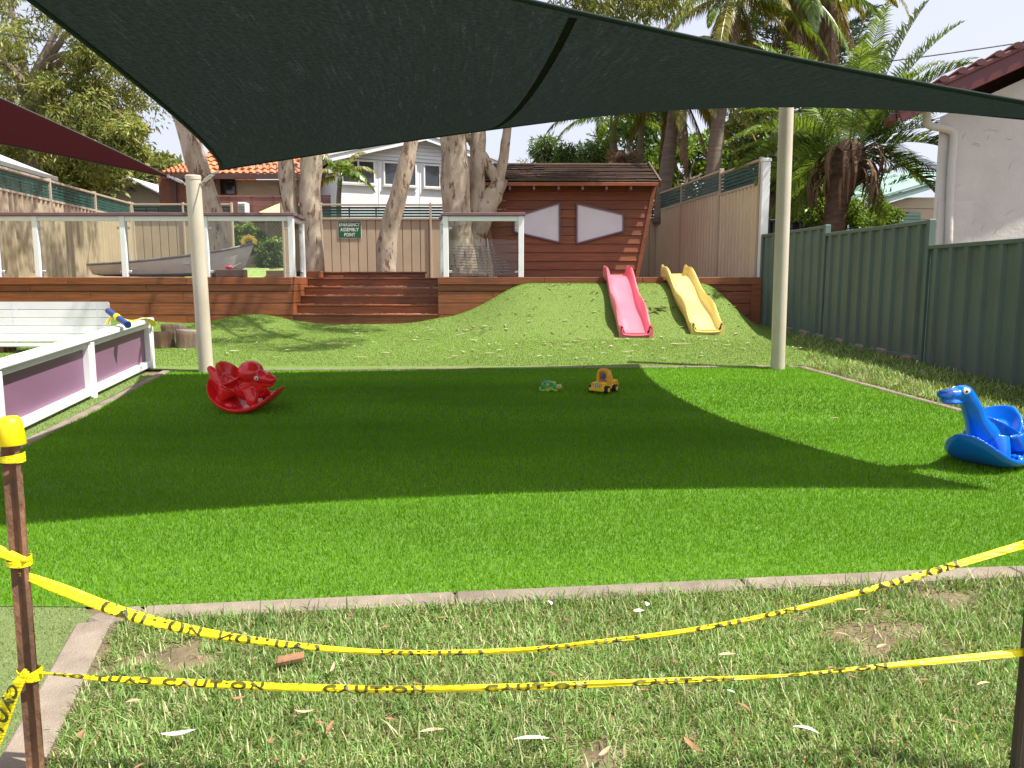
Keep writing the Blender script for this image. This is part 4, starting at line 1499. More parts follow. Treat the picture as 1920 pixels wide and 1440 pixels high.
# ------------------------------------------------------------------ toy turtle
tc_ = gp(1032, 733)
tu = thing('toy_turtle', tc_, 'small green toy turtle with coloured buttons on its shell', 'toy')
k_ = 0.33
def tp(x, y, z):
    return V(tc_.x + x, tc_.y + y, gz(tc_.x, tc_.y) + z)
m_ = MB().ball(tp(-0.01, 0, 0.035), (0.09, 0.075, 0.07), 20, 12)
m_.ball(tp(-0.05, 0, 0.06), (0.05, 0.06, 0.045), 14, 8)
vs, fs = remesh(m_, 0.005, 4)
link_mesh('shell', vs, fs, M['toy_green'], tu, smooth='all')
MB().tube([tp(-0.01 + 0.097 * math.cos(a), 0.082 * math.sin(a), 0.02 + 0.012 * math.sin(3 * a)) for a in np.linspace(0, 2 * math.pi, 30)], 0.012, 8, caps=False).build('shell_rim', M['toy_lime'], tu, smooth='all')
for (x, y, z, mk) in ((-0.06, 0.0, 0.108, 'toy_blue'), (-0.01, 0.01, 0.105, 'toy_red'), (0.035, 0.0, 0.098, 'toy_yellow'), (-0.03, -0.05, 0.085, 'toy_orange')):
    MB().cyl(tp(x, y, z - 0.02), tp(x, y, z), 0.019, 0.017, 12).build('button', M[mk], tu, smooth=True)
for (x, y) in ((-0.03, -0.085), (0.05, -0.075), (-0.075, 0.06), (0.05, 0.07)):
    MB().ball(tp(x, y, 0.014), (0.024, 0.022, 0.018), 10, 8).build('foot', M['toy_lime'], tu, smooth='all')
hd = MB().ball(tp(0.085, -0.05, 0.045), (0.038, 0.034, 0.033), 14, 10).build('head', M['toy_lime'], tu, smooth='all')
for dx in (-0.012, 0.014):
    e = MB().ball(tp(0.085 + dx, -0.076, 0.066), (0.009, 0.007, 0.011), 8, 6).build('eye', M['eye_white'], hd, smooth='all')
MB().tube([tp(0.085 + 0.028 * math.cos(a), -0.084 + 0.006 * abs(math.cos(a)), 0.04 + 0.018 * math.sin(a)) for a in np.linspace(math.pi * 1.15, math.pi * 1.85, 8)], 0.003, 5).build('mouth', M['toy_red'], hd)

# ------------------------------------------------------------------ toy truck
kc = gp(1131, 736)
truck = thing('toy_truck', kc, 'yellow toy truck with black wheels and orange cab arch', 'toy')
ha = math.radians(-128)                                        # nose towards the camera, turned left
TS = 1.02


def kp(x, y, z):
    c, s = math.cos(ha), math.sin(ha)
    return V(kc.x + TS * (x * c - y * s), kc.y + TS * (x * s + y * c), gz(kc.x, kc.y) + TS * z)


def kbox(m_, x0, x1, y0, y1, z0, z1, ch=0.006):
    c = kp((x0 + x1) / 2, (y0 + y1) / 2, (z0 + z1) / 2)
    ex = (kp(1, 0, 0) - kp(0, 0, 0)) * ((x1 - x0) / 2)
    ey = (kp(0, 1, 0) - kp(0, 0, 0)) * ((y1 - y0) / 2)
    m_.obox(c, ex, ey, V(0, 0, TS * (z1 - z0) / 2), ch)
    return m_


m_ = MB()
kbox(m_, -0.15, 0.12, -0.075, 0.075, 0.035, 0.085, 0.012)
kbox(m_, 0.02, 0.125, -0.065, 0.065, 0.075, 0.115, 0.015)
m_.build('chassis', M['toy_yellow'], truck)
kbox(MB(), 0.115, 0.145, -0.085, 0.085, 0.028, 0.062, 0.008).build('bumper', M['toy_yellow'], truck)
g = kbox(MB(), 0.12, 0.13, -0.03, 0.03, 0.066, 0.108, 0.003).build('grille', M['grey_plastic'], truck)
for q in (-0.02, 0, 0.02):
    kbox(MB(), 0.13, 0.133, q - 0.004, q + 0.004, 0.07, 0.104, 0.001).build('grille_bar', M['white'], g)
for q in (-0.055, 0.055):
    MB().cyl(kp(0.12, q, 0.095), kp(0.132, q, 0.095), 0.013, n=12).build('headlight', M['toy_orange'], truck)
arch = [kp(0.0, 0.06 * a, 0.09 + b) for a, b in ((-1, 0), (-1, 0.06), (-0.93, 0.1), (-0.6, 0.128), (0, 0.138), (0.6, 0.128), (0.93, 0.1), (1, 0.06), (1, 0))]
MB().tube(resample(arch, 30), 0.021, 10).tube([kp(-0.045, 0.06 * a, 0.09 + b * 0.98) for a, b in ((-1, 0), (-1, 0.06), (-0.6, 0.125), (0, 0.135), (0.6, 0.125), (1, 0.06), (1, 0))], 0.021, 10).build('cab_arch', M['toy_orange'], truck, smooth=True)
kbox(MB(), -0.05, 0.005, -0.05, 0.05, 0.205, 0.222, 0.006).build('cab_roof', M['toy_orange'], truck)
MB().ball(kp(0.0, 0, 0.165), 0.026, 12, 10).build('driver_ball', M['toy_blue'], truck, smooth='all')
kbox(MB(), -0.03, 0.02, -0.035, 0.035, 0.115, 0.125, 0.003).build('seat', M['grey_plastic'], truck)
MB().cyl(kp(0.0, 0, 0.12), kp(0.0, 0, 0.15), 0.012, n=8).build('driver_stem', M['toy_red'], truck)
bed = kbox(MB(), -0.16, -0.03, -0.065, 0.065, 0.085, 0.118, 0.008).build('bed', M['toy_orange'], truck)
for a in range(3):
    for b in range(2):
        MB().cyl(kp(-0.06 - 0.036 * a, -0.03 + 0.06 * b, 0.118), kp(-0.06 - 0.036 * a, -0.03 + 0.06 * b, 0.13), 0.012, n=10).build('stud', M['toy_orange'], bed)
MB().prism([kp(-0.145, -0.07, 0.11), kp(-0.16, -0.07, 0.125), kp(-0.2, -0.07, 0.02), kp(-0.185, -0.07, 0.015)], (kp(0, 0.14, 0) - kp(0, 0, 0))).build('tail_ramp', M['toy_yellow'], truck)
for x in (0.075, -0.085):
    for s in (-1, 1):
        w = MB().tube([kp(x, s * (0.068 + q), 0.042) for q in (0, 0.006, 0.036, 0.042)], [0.037, 0.044, 0.044, 0.037], 20).build('wheel', M['tyre'], truck, smooth=True)
        MB().tube([kp(x, s * (0.105 + q), 0.042) for q in (0, 0.007, 0.01)], [0.024, 0.023, 0.012], 16).build('hub', M['toy_yellow'], w, smooth=True)


# ------------------------------------------------------------------ star pickets and caution tape
def picket(label, p0, p1, m_steel, w=0.03, yaw=0.3, cap=False):
    p0, p1 = Vector(p0), Vector(p1)
    r = thing('star_picket', p0, label, 'picket')
    d = (p1 - p0)
    a0 = V(math.cos(yaw), math.sin(yaw), 0)
    m_ = MB()
    poly = []
    ax = d.normalized()
    s1 = ax.cross(V(0, 1, 0)).normalized()
    s2 = ax.cross(s1).normalized()
    tw = 0.006
    for k in range(3):
        a = yaw + 2 * math.pi * k / 3
        b = a + math.pi / 3
        e = s1 * math.cos(a) + s2 * math.sin(a)
        f = ax.cross(e)
        poly += [p0 + e * w - f * tw, p0 + e * w + f * tw, p0 + (s1 * math.cos(b) + s2 * math.sin(b)) * tw * 1.1]
    m_.prism(poly, d)
    m_.build('steel_stake', m_steel, r)
    if cap:
        t = p1
        n = 28
        MB().tube([t - ax * 0.062, t - ax * 0.06, t - ax * 0.015, t + ax * 0.006, t + ax * 0.016], [0.035, 0.0362, 0.031, 0.0285, 0.02], n).build('safety_cap', M['yellow_cap'], r, smooth=60)
    return r


YP = 2.1
pk0, pk1 = at(72, 1475, YP), at(19, 792, YP)
picket('rusty star picket with a yellow cap at the left foreground', pk0 - V(0, 0, 0.12), pk1, M['rust'], 0.026, 0.5, True)
pk2 = at(1906, 1462, YP)
pk3 = at(1950, 980, YP)
picket('dark star picket cut off at the bottom right corner', pk2 - V(0, 0, 0.12), pk3, M['dark_steel'], 0.02, 0.9)

TXT, TXF = text_pts('CAUTION', 1.0, 1.2, 0.03)
TXT = TXT - TXT.min(0)
TXW, TXH = TXT[:, 0].max(), TXT[:, 1].max()
M['tape_ink'] = mat('tape_ink', (0.05, 0.055, 0.008), 0.45, 0.3, 30, objvar=0)


def tape(label, pts, widths, words, twist=0.0, ny=64, word_len=0.29, squash=1.0, mirrored=()):
    """Bunched yellow tape along pts (world); words: list of arc positions (m) where CAUTION starts."""
    P_ = resample(pts, ny)
    W = np.interp(np.linspace(0, 1, ny), np.linspace(0, 1, len(widths)), widths)
    root = thing('caution_tape', P_[0], label, 'tape')
    arc = [0.0]
    for a, b in zip(P_[:-1], P_[1:]):
        arc.append(arc[-1] + (b - a).length)
    arc = np.array(arc)
    PA = np.array([p[:] for p in P_])
    vs, fs = [], []
    nk = 16
    for i, p in enumerate(P_):
        d = (P_[min(i + 1, ny - 1)] - P_[max(0, i - 1)]).normalized()
        n = V(0, -1, 0.45 + 0.3 * math.sin(i * 0.13)).normalized()
        n = (n - d * n.dot(d)).normalized()
        u = d.cross(n)
        if u.z < 0:
            u = -u
        for k in range(nk):
            a = 2 * math.pi * k / nk
            pleat = 0.0022 * math.sin(5 * a + i * 0.21) + 0.0012 * math.sin(9 * a - i * 0.37)
            vs.append(p + u * (W[i] / 2 * math.cos(a)) + n * ((0.0045 + pleat) * math.sin(a)))
    for i in range(ny - 1):
        for k in range(nk):
            fs.append((i * nk + k, i * nk + (k + 1) % nk, (i + 1) * nk + (k + 1) % nk, (i + 1) * nk + k))
    fs += [tuple(range(nk))[::-1], tuple((ny - 1) * nk + k for k in range(nk))]
    MB().add(vs, fs).build('tape_strip', M['tape'], root, smooth='all')

    def on(s, h):
        p = V(*[np.interp(s, arc, PA[:, q]) for q in range(3)])
        e = 0.02
        q0 = V(*[np.interp(s - e, arc, PA[:, q]) for q in range(3)])
        q1 = V(*[np.interp(s + e, arc, PA[:, q]) for q in range(3)])
        d = (q1 - q0).normalized()
        i = np.interp(s, arc, np.arange(ny))
        n = V(0, -1, 0.45 + 0.3 * math.sin(i * 0.13)).normalized()
        n = (n - d * n.dot(d)).normalized()
        u = d.cross(n)
        if u.z < 0:
            u = -u
        w = np.interp(s, arc, W)
        ca = max(-0.98, min(0.98, h))
        return p + u * (w / 2 * ca) + n * (0.0085 * math.sqrt(1 - ca * ca) + 0.0012)

    for wi, s0_ in enumerate(words):
        if s0_ + word_len > arc[-1] or s0_ < 0:
            continue
        q = []
        # the strip is bunched lengthwise folds, so only a band of each letter shows
        for (x, y, z) in TXT:
            t = x / TXW
            if wi in mirrored:
                t = 1 - t
            w_ = np.interp(s0_ + 0.5 * word_len, arc, W)
            ys_ = squash
            q.append(on(s0_ + t * word_len, max(-0.96, min(0.96, (-0.9 + 1.8 * (y / TXH)) * ys_))))
        link_mesh('printed_word', np.array([p[:] for p in q]), TXF, M['tape_ink'], root)
    return root


up_px = [(32, 1072), (70, 1088), (120, 1107), (250, 1155), (420, 1193), (620, 1217), (780, 1224), (980, 1219), (1120, 1204), (1300, 1181), (1500, 1140), (1700, 1086), (1930, 1018)]
wu = [0.012, 0.026, 0.032, 0.032, 0.024, 0.016, 0.014, 0.015, 0.013, 0.014, 0.014, 0.018, 0.022]
tape('upper sagging strand of yellow caution tape across the foreground', [at(x, y, YP - 0.04 * math.sin(math.pi * min(1, x / 1930))) for x, y in up_px], wu, [0.26, 0.6, 1.06, 1.5, 1.95, 2.42], mirrored=(1, 2, 3), squash=1.9)
lo_px = [(62, 1260), (110, 1265), (200, 1273), (300, 1278), (450, 1285), (600, 1290), (760, 1292), (1000, 1287), (1250, 1277), (1470, 1267), (1600, 1255), (1750, 1240), (1930, 1222)]
wl_ = [0.007, 0.008, 0.016, 0.022, 0.023, 0.022, 0.021, 0.021, 0.018, 0.008, 0.013, 0.019, 0.022]
tape('lower nearly level strand of yellow caution tape across the foreground', [at(x, y, YP - 0.03 * math.sin(math.pi * min(1, x / 1930))) for x, y in lo_px], wl_, [0.06, 0.38, 0.84, 1.3, 1.72, 2.16], mirrored=(0,), squash=1.12)
tape('yellow tape strand leaving the picket to the left edge', [at(x, y, YP - 0.02) for x, y in ((48, 1050), (25, 1044), (0, 1034), (-60, 1012), (-120, 990))], [0.016, 0.027, 0.03, 0.03, 0.03], [], ny=20)
tape('wide yellow caution tape dropping down left from the lower knot', [at(x, y, YP - 0.03) for x, y in ((50, 1258), (30, 1290), (12, 1325), (-12, 1385), (-60, 1480))], [0.02, 0.042, 0.056, 0.06, 0.06], [0.05], ny=24, word_len=0.27)


def wrap(label, px, py, n_t, h, tilt, r=0.031):
    c = at(px, py, YP)
    w = thing('tape_wrap', c, label, 'tape')
    for k in range(n_t):
        m_ = MB()
        zz = c.z + (k - (n_t - 1) / 2) * h * 0.5
        ribbon(m_, [V(c.x + r * math.cos(a), c.y + r * math.sin(a), zz + tilt * math.cos(a) * (1 if k % 2 else -0.6)) for a in np.linspace(0, 2 * math.pi, 22)], h)
        m_.build('wound_strip', M['tape'], w)
    return w


wrap('yellow tape wound round the picket just below its cap', 23, 858, 2, 0.013, 0.004)
wrap('yellow tape wound round the picket at the upper strand', 36, 1052, 2, 0.012, 0.006)
k = wrap('knotted yellow tape on the picket at the lower strand', 56, 1262, 3, 0.012, 0.01)
# ------------------------------------------------------------------ houses around the yard
M['metal_roof'] = mat('pale_grey_metal_roof', (0.55, 0.56, 0.56), 0.45, 0.08, 3, stain=(0.4, 0.4, 0.4), stain_amt=0.4)
M['gutter'] = mat('grey_gutter', (0.17, 0.175, 0.165), 0.5, 0.1)
M['cream_board'] = mat('cream_weatherboard', (0.62, 0.52, 0.36), 0.6, 0.06, 2)
M['white_board'] = mat('white_weatherboard', (0.74, 0.76, 0.79), 0.55, 0.05, 2)
M['grey_board'] = mat('pale_grey_weatherboard', (0.55, 0.53, 0.49), 0.6, 0.05, 2)
M['tile'] = mat('orange_roof_tile', (0.42, 0.13, 0.055), 0.75, 0.25, 5, 0.3, 30, col2=(0.58, 0.24, 0.11))
M['tile_maroon'] = mat('maroon_roof_tile', (0.12, 0.035, 0.03), 0.5, 0.2, 5)
M['maroon_paint'] = mat('maroon_gloss_paint', (0.105, 0.022, 0.02), 0.35, 0.1, 4)
M['brick'] = mat('red_brown_brick', (0.2, 0.085, 0.055), 0.85, 0.3, 18, 0.4, 40)
M['brown_paint'] = mat('brown_fascia', (0.09, 0.04, 0.03), 0.55, 0.1)
M['balcony'] = mat('red_brown_balcony_paint', (0.22, 0.085, 0.065), 0.55, 0.1)
M['stucco'] = mat('white_render', (0.53, 0.51, 0.465), 0.85, 0.05, 2.5, 0.5, 9, stain=(0.41, 0.39, 0.35), stain_amt=0.4, sscale=0.9, objvar=0)
M['mint'] = mat('mint_green_metal', (0.28, 0.44, 0.36), 0.5, 0.06)
M['solar'] = mat('solar_panel_glass', (0.03, 0.05, 0.1), 0.1, 0.1)
M['yellow_cloth'] = mat('yellow_awning_cloth', (0.62, 0.47, 0.2), 0.8, 0.05)
M['lattice'] = mat('brown_lattice', (0.13, 0.085, 0.065), 0.7, 0.1)
M['wire'] = mat('black_cable', (0.02, 0.02, 0.022), 0.6, 0.1)


def clad(m_, x0, x1, y, z0, z1, pitch, lap=0.02, top=None):
    """Lapped cladding facing -y; top: function x-range at z (for gables)."""
    n = max(1, int(round((z1 - z0) / pitch)))
    for i in range(n):
        a, b = z0 + (z1 - z0) * i / n, z0 + (z1 - z0) * (i + 1) / n
        if top:
            p0, p1 = top(a)
            q0, q1 = top(b)
        else:
            p0 = q0 = x0
            p1 = q1 = x1
        m_.add([(p0, y - lap, a), (p1, y - lap, a), (q1, y, b), (q0, y, b), (p0, y, a), (p1, y, a)], [(0, 1, 2, 3), (4, 5, 1, 0)])
    return m_


def window(parent, x0, x1, z0, z1, y, fr=0.05, mull=1, frame_m='white', name='window'):
    w = MB().box(x0, x1, y - 0.01, y + 0.03, z0, z1).build(name, M['house_glass'], parent)
    for (a, b, c, d) in ((x0 - fr, x1 + fr, z1, z1 + fr), (x0 - fr, x1 + fr, z0 - fr, z0), (x0 - fr, x0, z0, z1), (x1, x1 + fr, z0, z1)):
        MB().box(a, b, y - 0.05, y + 0.01, c, d, 0.004).build('frame', M[frame_m], w)
    for k in range(mull):
        x = x0 + (x1 - x0) * (k + 1) / (mull + 1)
        MB().box(x - fr / 2, x + fr / 2, y - 0.04, y - 0.012, z0 + 0.001, z1 - 0.001).build('mullion', M[frame_m], w)
    return w


# grey roofed house over the left fence
h1 = thing('grey_roofed_house', (-12.2, 15, 1.0), 'house with pale grey hipped metal roof over the left fence', 'house')
ec = V(-11.9, 20.7, 4.33)
en = V(-10.4, 8.2, 4.33)
rf, rn = V(-15.9, 16.9, 6.3), V(-15.2, 9, 6.3)
ef = V(-19.8, 20.6, 4.33)
MB().add([ec, en, rn, rf, ef], [(0, 1, 2, 3), (0, 3, 4)]).build('roof', M['metal_roof'], h1)
d_ = (ec - en).normalized()
MB().beam(en - V(0, 0, 0.07), ec - V(0, 0, 0.07), 0.12, 0.13, ch=0.02).build('gutter', M['gutter'], h1)
MB().beam(ec - V(0.06, 0, 0.07), ef - V(0, 0, 0.07), 0.12, 0.13, ch=0.02).build('gutter', M['gutter'], h1)
MB().beam(en - V(0.25, 0, 0.16), ec - V(0.25, 0.1, 0.16), 0.5, 0.03).build('soffit', M['gutter'], h1)
MB().beam(en + V(-0.5, 0, -1.9), ec + V(-0.5, -0.4, -1.9), 0.1, 3.4).build('wall', M['cream_board'], h1)
for k in range(1, 9):                                          # standing ribs of the roof sheets
    t = k / 9
    a = en + (ec - en) * t + V(0, 0, 0.01)
    b = rn + (rf - rn) * t + V(0, 0, 0.01)
    MB().beam(a, b, 0.04, 0.03).build('roof_rib', M['metal_roof'], h1)

# small gabled house behind the rear left corner
Yg = 31.0
h2 = thing('gabled_house', at(262, 400, Yg), 'small pale gabled house behind the rear left fence corner', 'house')
ap, lo_l, lo_r = at(248, 341, Yg), at(150, 387, Yg), at(352, 393, Yg)
slope_l = (ap.z - lo_l.z) / (ap.x - lo_l.x)
slope_r = (ap.z - lo_r.z) / (lo_r.x - ap.x)
zb2 = 1.4


def gtop(z):
    if z <= lo_l.z + 0.1:
        return lo_l.x + 0.25, lo_r.x - 0.25
    return ap.x - (ap.z - 0.06 - z) / slope_l, ap.x + (ap.z - 0.06 - z) / slope_r


clad(MB(), 0, 0, Yg, zb2, ap.z - 0.1, 0.19, 0.02, gtop).build('weatherboard_wall', M['grey_board'], h2)
for a, b in ((lo_l, ap), (ap, lo_r)):
    MB().beam(a + V(0, -0.3, 0.02), b + V(0, -0.3, 0.02), 0.05, 0.14).build('barge_board', M['gutter'], h2)
    MB().prism([a + V(0, -0.35, 0.1), b + V(0, -0.35, 0.1), b + V(0, -0.35, 0.16), a + V(0, -0.35, 0.16)], (0, 6, 0)).build('roof', M['metal_roof'], h2)
fl = at(247, 354, Yg - 0.1)
fx = MB().ball(fl, (0.09, 0.06, 0.07), 8, 6).build('floodlight', M['gutter'], h2)
for s in (-1, 1):
    MB().cyl(fl + V(s * 0.06, -0.02, -0.02), fl + V(s * 0.13, -0.1, -0.07), 0.04, 0.065, 8).build('lamp_head', M['gutter'], fx)

# brick and cream house with orange tiles and a balcony
Yh = 27.5
h3 = thing('brick_house', at(460, 420, Yh), 'cream and brick house with orange tiled roof and brown balcony', 'house')
q = lambda px, py, dy=0.0: at(px, py, Yh + dy)


def tiled(m_, e0, e1, r0, r1, rows, cols):
    """Roof plane e0-e1 (eave) to r0-r1 (ridge): stepped courses with rolled tiles."""
    e0, e1, r0, r1 = [Vector(p) for p in (e0, e1, r0, r1)]
    nrm = (e1 - e0).cross(r0 - e0)
    if nrm.length < 1e-6:
        nrm = (e1 - e0).cross(r1 - e0)
    nrm.normalize()
    if nrm.z < 0:
        nrm = -nrm
    for j in range(rows):
        t0, t1 = j / rows, (j + 1) / rows
        a0, a1 = e0 + (r0 - e0) * t0, e1 + (r1 - e1) * t0
        b0, b1 = e0 + (r0 - e0) * t1, e1 + (r1 - e1) * t1
        nc = max(2, int(cols * (a1 - a0).length / (e1 - e0).length))
        vs = []
        for i in range(nc * 4 + 1):
            u = i / (nc * 4)
            o = 0.035 * math.sin(2 * math.pi * i / 4 + 0.6)
            vs.append(a0 + (a1 - a0) * u + nrm * (0.07 + o))
            vs.append(b0 + (b1 - b0) * u + nrm * (0.02 + o))
            vs.append(a0 + (a1 - a0) * u + nrm * (0.0 + o))
        fs = []
        for i in range(nc * 4):
            k = 3 * i
            fs += [(k, k + 3, k + 4, k + 1), (k + 2, k + 5, k + 3, k)]
        m_.add(vs, fs)
    return m_


# main hip roof
e0, e1 = q(352, 327, -1.0), q(664, 326, -1.0)
apx0, apx1 = q(446, 236, 2.6), q(560, 236, 2.6)
m_ = tiled(MB(), e0, e1, apx0, apx1, 13, 24)
tiled(m_, V(e0.x, e0.y + 8, e0.z), e0, apx0 + V(0, 0.3, 0), apx0, 13, 24)
m_.add([e1, V(e1.x, e1.y + 8, e1.z), apx1], [(0, 1, 2)])
m_.build('roof_tiles', M['tile'], h3)['kind'] = 'stuff'
# lower wing at the left
w0, w1 = q(303, 325, -1.6), q(372, 325, -1.6)
wr0, wr1 = q(345, 309, 0.5), q(385, 305, 0.5)
m_ = tiled(MB(), w0, w1, wr0, wr1, 6, 8)
m_.add([V(w0.x, w0.y + 5, w0.z), w0, wr0], [(0, 1, 2)])
m_.build('wing_roof_tiles', M['tile'], h3)['kind'] = 'stuff'
MB().beam(w0 - V(0, 0.05, 0.1), w1 - V(0, 0.05, 0.1), 0.1, 0.16).build('fascia', M['brown_paint'], h3)
MB().beam(V(w1.x, e0.y - 0.05, e0.z - 0.08), e1 - V(0, 0.05, 0.08), 0.1, 0.16).build('fascia', M['brown_paint'], h3)
MB().box(q(325, 330).x, q(403, 330).x, Yh - 1.2, Yh + 5, 1.2, e0.z - 0.1).build('brick_wall', M['brick'], h3)
MB().box(q(350, 330).x, q(358, 330).x, Yh - 1.28, Yh - 1.2, 1.2, e0.z - 0.15).build('downpipe', M['brown_paint'], h3)
m_ = MB().box(q(403, 330).x, q(655, 330).x, Yh + 0.02, Yh + 6, 1.2, e0.z - 0.05)
m_.build('core_wall', M['cream_board'], h3)
clad(MB(), q(403, 330).x, q(655, 330).x, Yh, q(0, 400).z, e0.z - 0.05, 0.11, 0.016).build('weatherboard_wall', M['cream_board'], h3)
for a in (437, 524, 611):
    MB().box(q(a, 330).x - 0.06, q(a, 330).x + 0.06, Yh - 0.05, Yh + 0.01, q(0, 400).z, e0.z - 0.1).build('wall_batten', M['cream_board'], h3)
window(h3, q(400, 0).x, q(426, 0).x, q(0, 364).z, q(0, 334).z, Yh - 0.06, 0.03, 0, 'brown_paint')
window(h3, q(514, 0).x, q(523, 0).x, q(0, 372).z, q(0, 334).z, Yh - 0.06, 0.03, 0, 'brown_paint', 'screen_door')
window(h3, q(552, 0).x, q(560, 0).x, q(0, 364).z, q(0, 334).z, Yh - 0.06, 0.04, 0, 'white')
Yk = Yh - 1.8
b0, b1 = at(408, 380, Yk).x, at(632, 380, Yk).x
zt3, zb3 = at(0, 366, Yk).z, at(0, 397, Yk).z
rail = MB().box(b0, b1, Yk - 0.03, Yk + 0.05, zt3 - 0.06, zt3).build('balcony_rail', M['balcony'], h3)
for k in range(9):
    z = zb3 + (zt3 - 0.08 - zb3) * k / 9
    MB().box(b0, b1, Yk - 0.01, Yk + 0.012, z, z + 0.042).build('rail_slat', M['balcony'], rail)
for px in (410, 428, 471, 512, 561, 630):
    x = at(px, 380, Yk).x
    MB().box(x - 0.045, x + 0.045, Yk + 0.015, Yk + 0.09, zb3 - 0.3, zt3 - 0.061).build('rail_post', M['balcony'], rail)
MB().box(b0, b1, Yk, Yh, zb3 - 0.22, zb3 - 0.05).build('balcony_floor', M['brown_paint'], h3)
sp = [q(557, 304, 0.3), q(566, 304, 0.3), q(566, 316, -0.2), q(557, 316, -0.2)]
MB().prism([at(548, 303, Yh + 0.2), at(568, 303, Yh + 0.2), at(568, 316, Yh - 0.65), at(548, 316, Yh - 0.65)], (0, 0, 0.06)).build('solar_panel', M['solar'], h3)
ac = thing('air_conditioner', at(452, 397, 25.2), 'white air conditioner unit below the brown balcony', 'air conditioner')
MB().box(at(445, 380, 25.2).x, at(460, 380, 25.2).x, 25.2, 25.6, at(0, 398, 25.2).z - 0.3, at(0, 379, 25.2).z, 0.02).build('casing', M['white'], ac)
for k in range(5):
    z = at(0, 396 - 3.2 * k, 25.2).z
    MB().box(at(446, 380, 25.2).x, at(459, 380, 25.2).x, 25.17, 25.195, z - 0.012, z + 0.012).build('louvre', M['gutter'], ac)
aw = [at(478, 402, 23.0), at(525, 402, 23.0), at(525, 382, 24.6), at(516, 385, 24.6)]
tag(MB().prism([aw[0], aw[1], aw[2], aw[3]], (0, 0, 0.012)).build('yellow_awning', M['yellow_cloth']), 'yellow sloping awning below the brown balcony, left of the twin trunk', 'awning')

# white gabled house
Yw = 25.0
h4 = thing('white_house', at(740, 420, Yw), 'white two storey gabled house behind the leaning gum trunk', 'house')
w = lambda px, py, dy=0.0: at(px, py, Yw + dy)
xl, xr = w(628, 0).x, w(962, 0).x
zg = w(0, 303).z
apw = w(795, 257)
MB().box(xl, xr, Yw + 0.012, Yw + 8, 1.2, zg + 0.02).build('core_wall', M['white_board'], h4)
edges_ = [628, 701, 783, 866, 962]
for a, b in zip(edges_[:-1], edges_[1:]):
    MB().box(w(a, 0).x + 0.008, w(b, 0).x - 0.008, Yw - 0.006, Yw + 0.01, 1.25, zg - 0.005, 0.002).build('wall_sheet', M['white_board'], h4)


def wtop(z):
    t = (apw.z - z) / (apw.z - zg)
    return apw.x - (apw.x - xl) * t, apw.x + (xr - apw.x) * t


nb = 6
for i in range(nb):
    a, b = zg + 0.03 + (apw.z - 0.08 - zg) * i / nb, zg + 0.03 + (apw.z - 0.08 - zg) * (i + 1) / nb - 0.006
    p0, p1 = wtop(a)
    q0, q1 = wtop(b)
    MB().convex([(p0, Yw - 0.03, a), (p1, Yw - 0.03, a), (q1, Yw - 0.008, b), (q0, Yw - 0.008, b), (p0, Yw + 0.02, a), (p1, Yw + 0.02, a), (q1, Yw + 0.02, b), (q0, Yw + 0.02, b)],
                [(0, 1, 2, 3), (4, 5, 6, 7), (0, 1, 5, 4), (1, 2, 6, 5), (2, 3, 7, 6), (3, 0, 4, 7)]).build('gable_board', M['white_board'], h4)
for a, b in ((V(xl - 0.4, 0, zg - 0.1), apw), (apw, V(xr + 0.4, 0, zg - 0.1))):
    MB().beam(V(a.x, Yw - 0.3, a.z), V(b.x, Yw - 0.3, b.z), 0.05, 0.16).build('barge_board', M['white_board'], h4)
    MB().prism([V(a.x, Yw - 0.36, a.z + 0.09), V(b.x, Yw - 0.36, b.z + 0.09), V(b.x, Yw - 0.36, b.z + 0.15), V(a.x, Yw - 0.36, a.z + 0.15)], (0, 8, 0)).build('roof', M['metal_roof'], h4)
for a, b in ((634, 692), (714, 774), (794, 856)):
    ww = window(h4, w(a, 0).x, w(b, 0).x, w(0, 346).z, w(0, 307).z, Yw - 0.02, 0.05, 1)
    MB().box(w(a, 0).x - 0.08, w(b, 0).x + 0.08, Yw - 0.09, Yw - 0.052, w(0, 350).z - 0.03, w(0, 350).z, 0.004).build('sill', M['grey_board'], ww)

h4.rotation_euler.z = math.radians(24)
# rendered house on the right
Ys = 13.0
h5 = thing('rendered_house', at(1800, 450, Ys), 'white rendered house with maroon tiled gable behind the green fence', 'house')
wc = at(1757, 300, Ys).x
WX = 13.0
ec2 = at(1682, 216, Ys - 0.45)
rk = 0.45
zeave = at(1757, 205, Ys).z
MB().prism([V(wc, Ys, 0.4), V(WX, Ys, 0.4), V(WX, Ys, zeave + rk * (WX - wc) - 0.1), V(wc, Ys, zeave - 0.12)], (5.0, 8, 0)).build('wall', M['stucco'], h5)
b0 = V(ec2.x, Ys - 0.5, ec2.z)
b1 = V(WX, Ys - 0.5, ec2.z + rk * (WX - ec2.x))
MB().beam(b0, b1, 0.05, 0.24, ch=0.01).build('barge_board', M['maroon_paint'], h5)
MB().beam(b0 + V(0, -0.01, 0.17), b1 + V(0, -0.01, 0.17), 0.1, 0.08, ch=0.02).build('barge_capping', M['maroon_paint'], h5)
MB().prism([b0 + V(0, 0.03, 0.12), b1 + V(0, 0.03, 0.12), b1 + V(0, 0.03, 0.18), b0 + V(0, 0.03, 0.18)], (0.2, 0.55, 0)).build('verge', M['tile_maroon'], h5)
MB().prism([b0 + V(wc - b0.x, 0.6, 0.12 + rk * (wc - b0.x)), b1 + V(0, 0.6, 0.12), b1 + V(0, 0.6, 0.18), b0 + V(wc - b0.x, 0.6, 0.18 + rk * (wc - b0.x))], (5.6, 8, 0)).build('roof', M['tile_maroon'], h5)
dbn = (b1 - b0).normalized()
k = 0.1
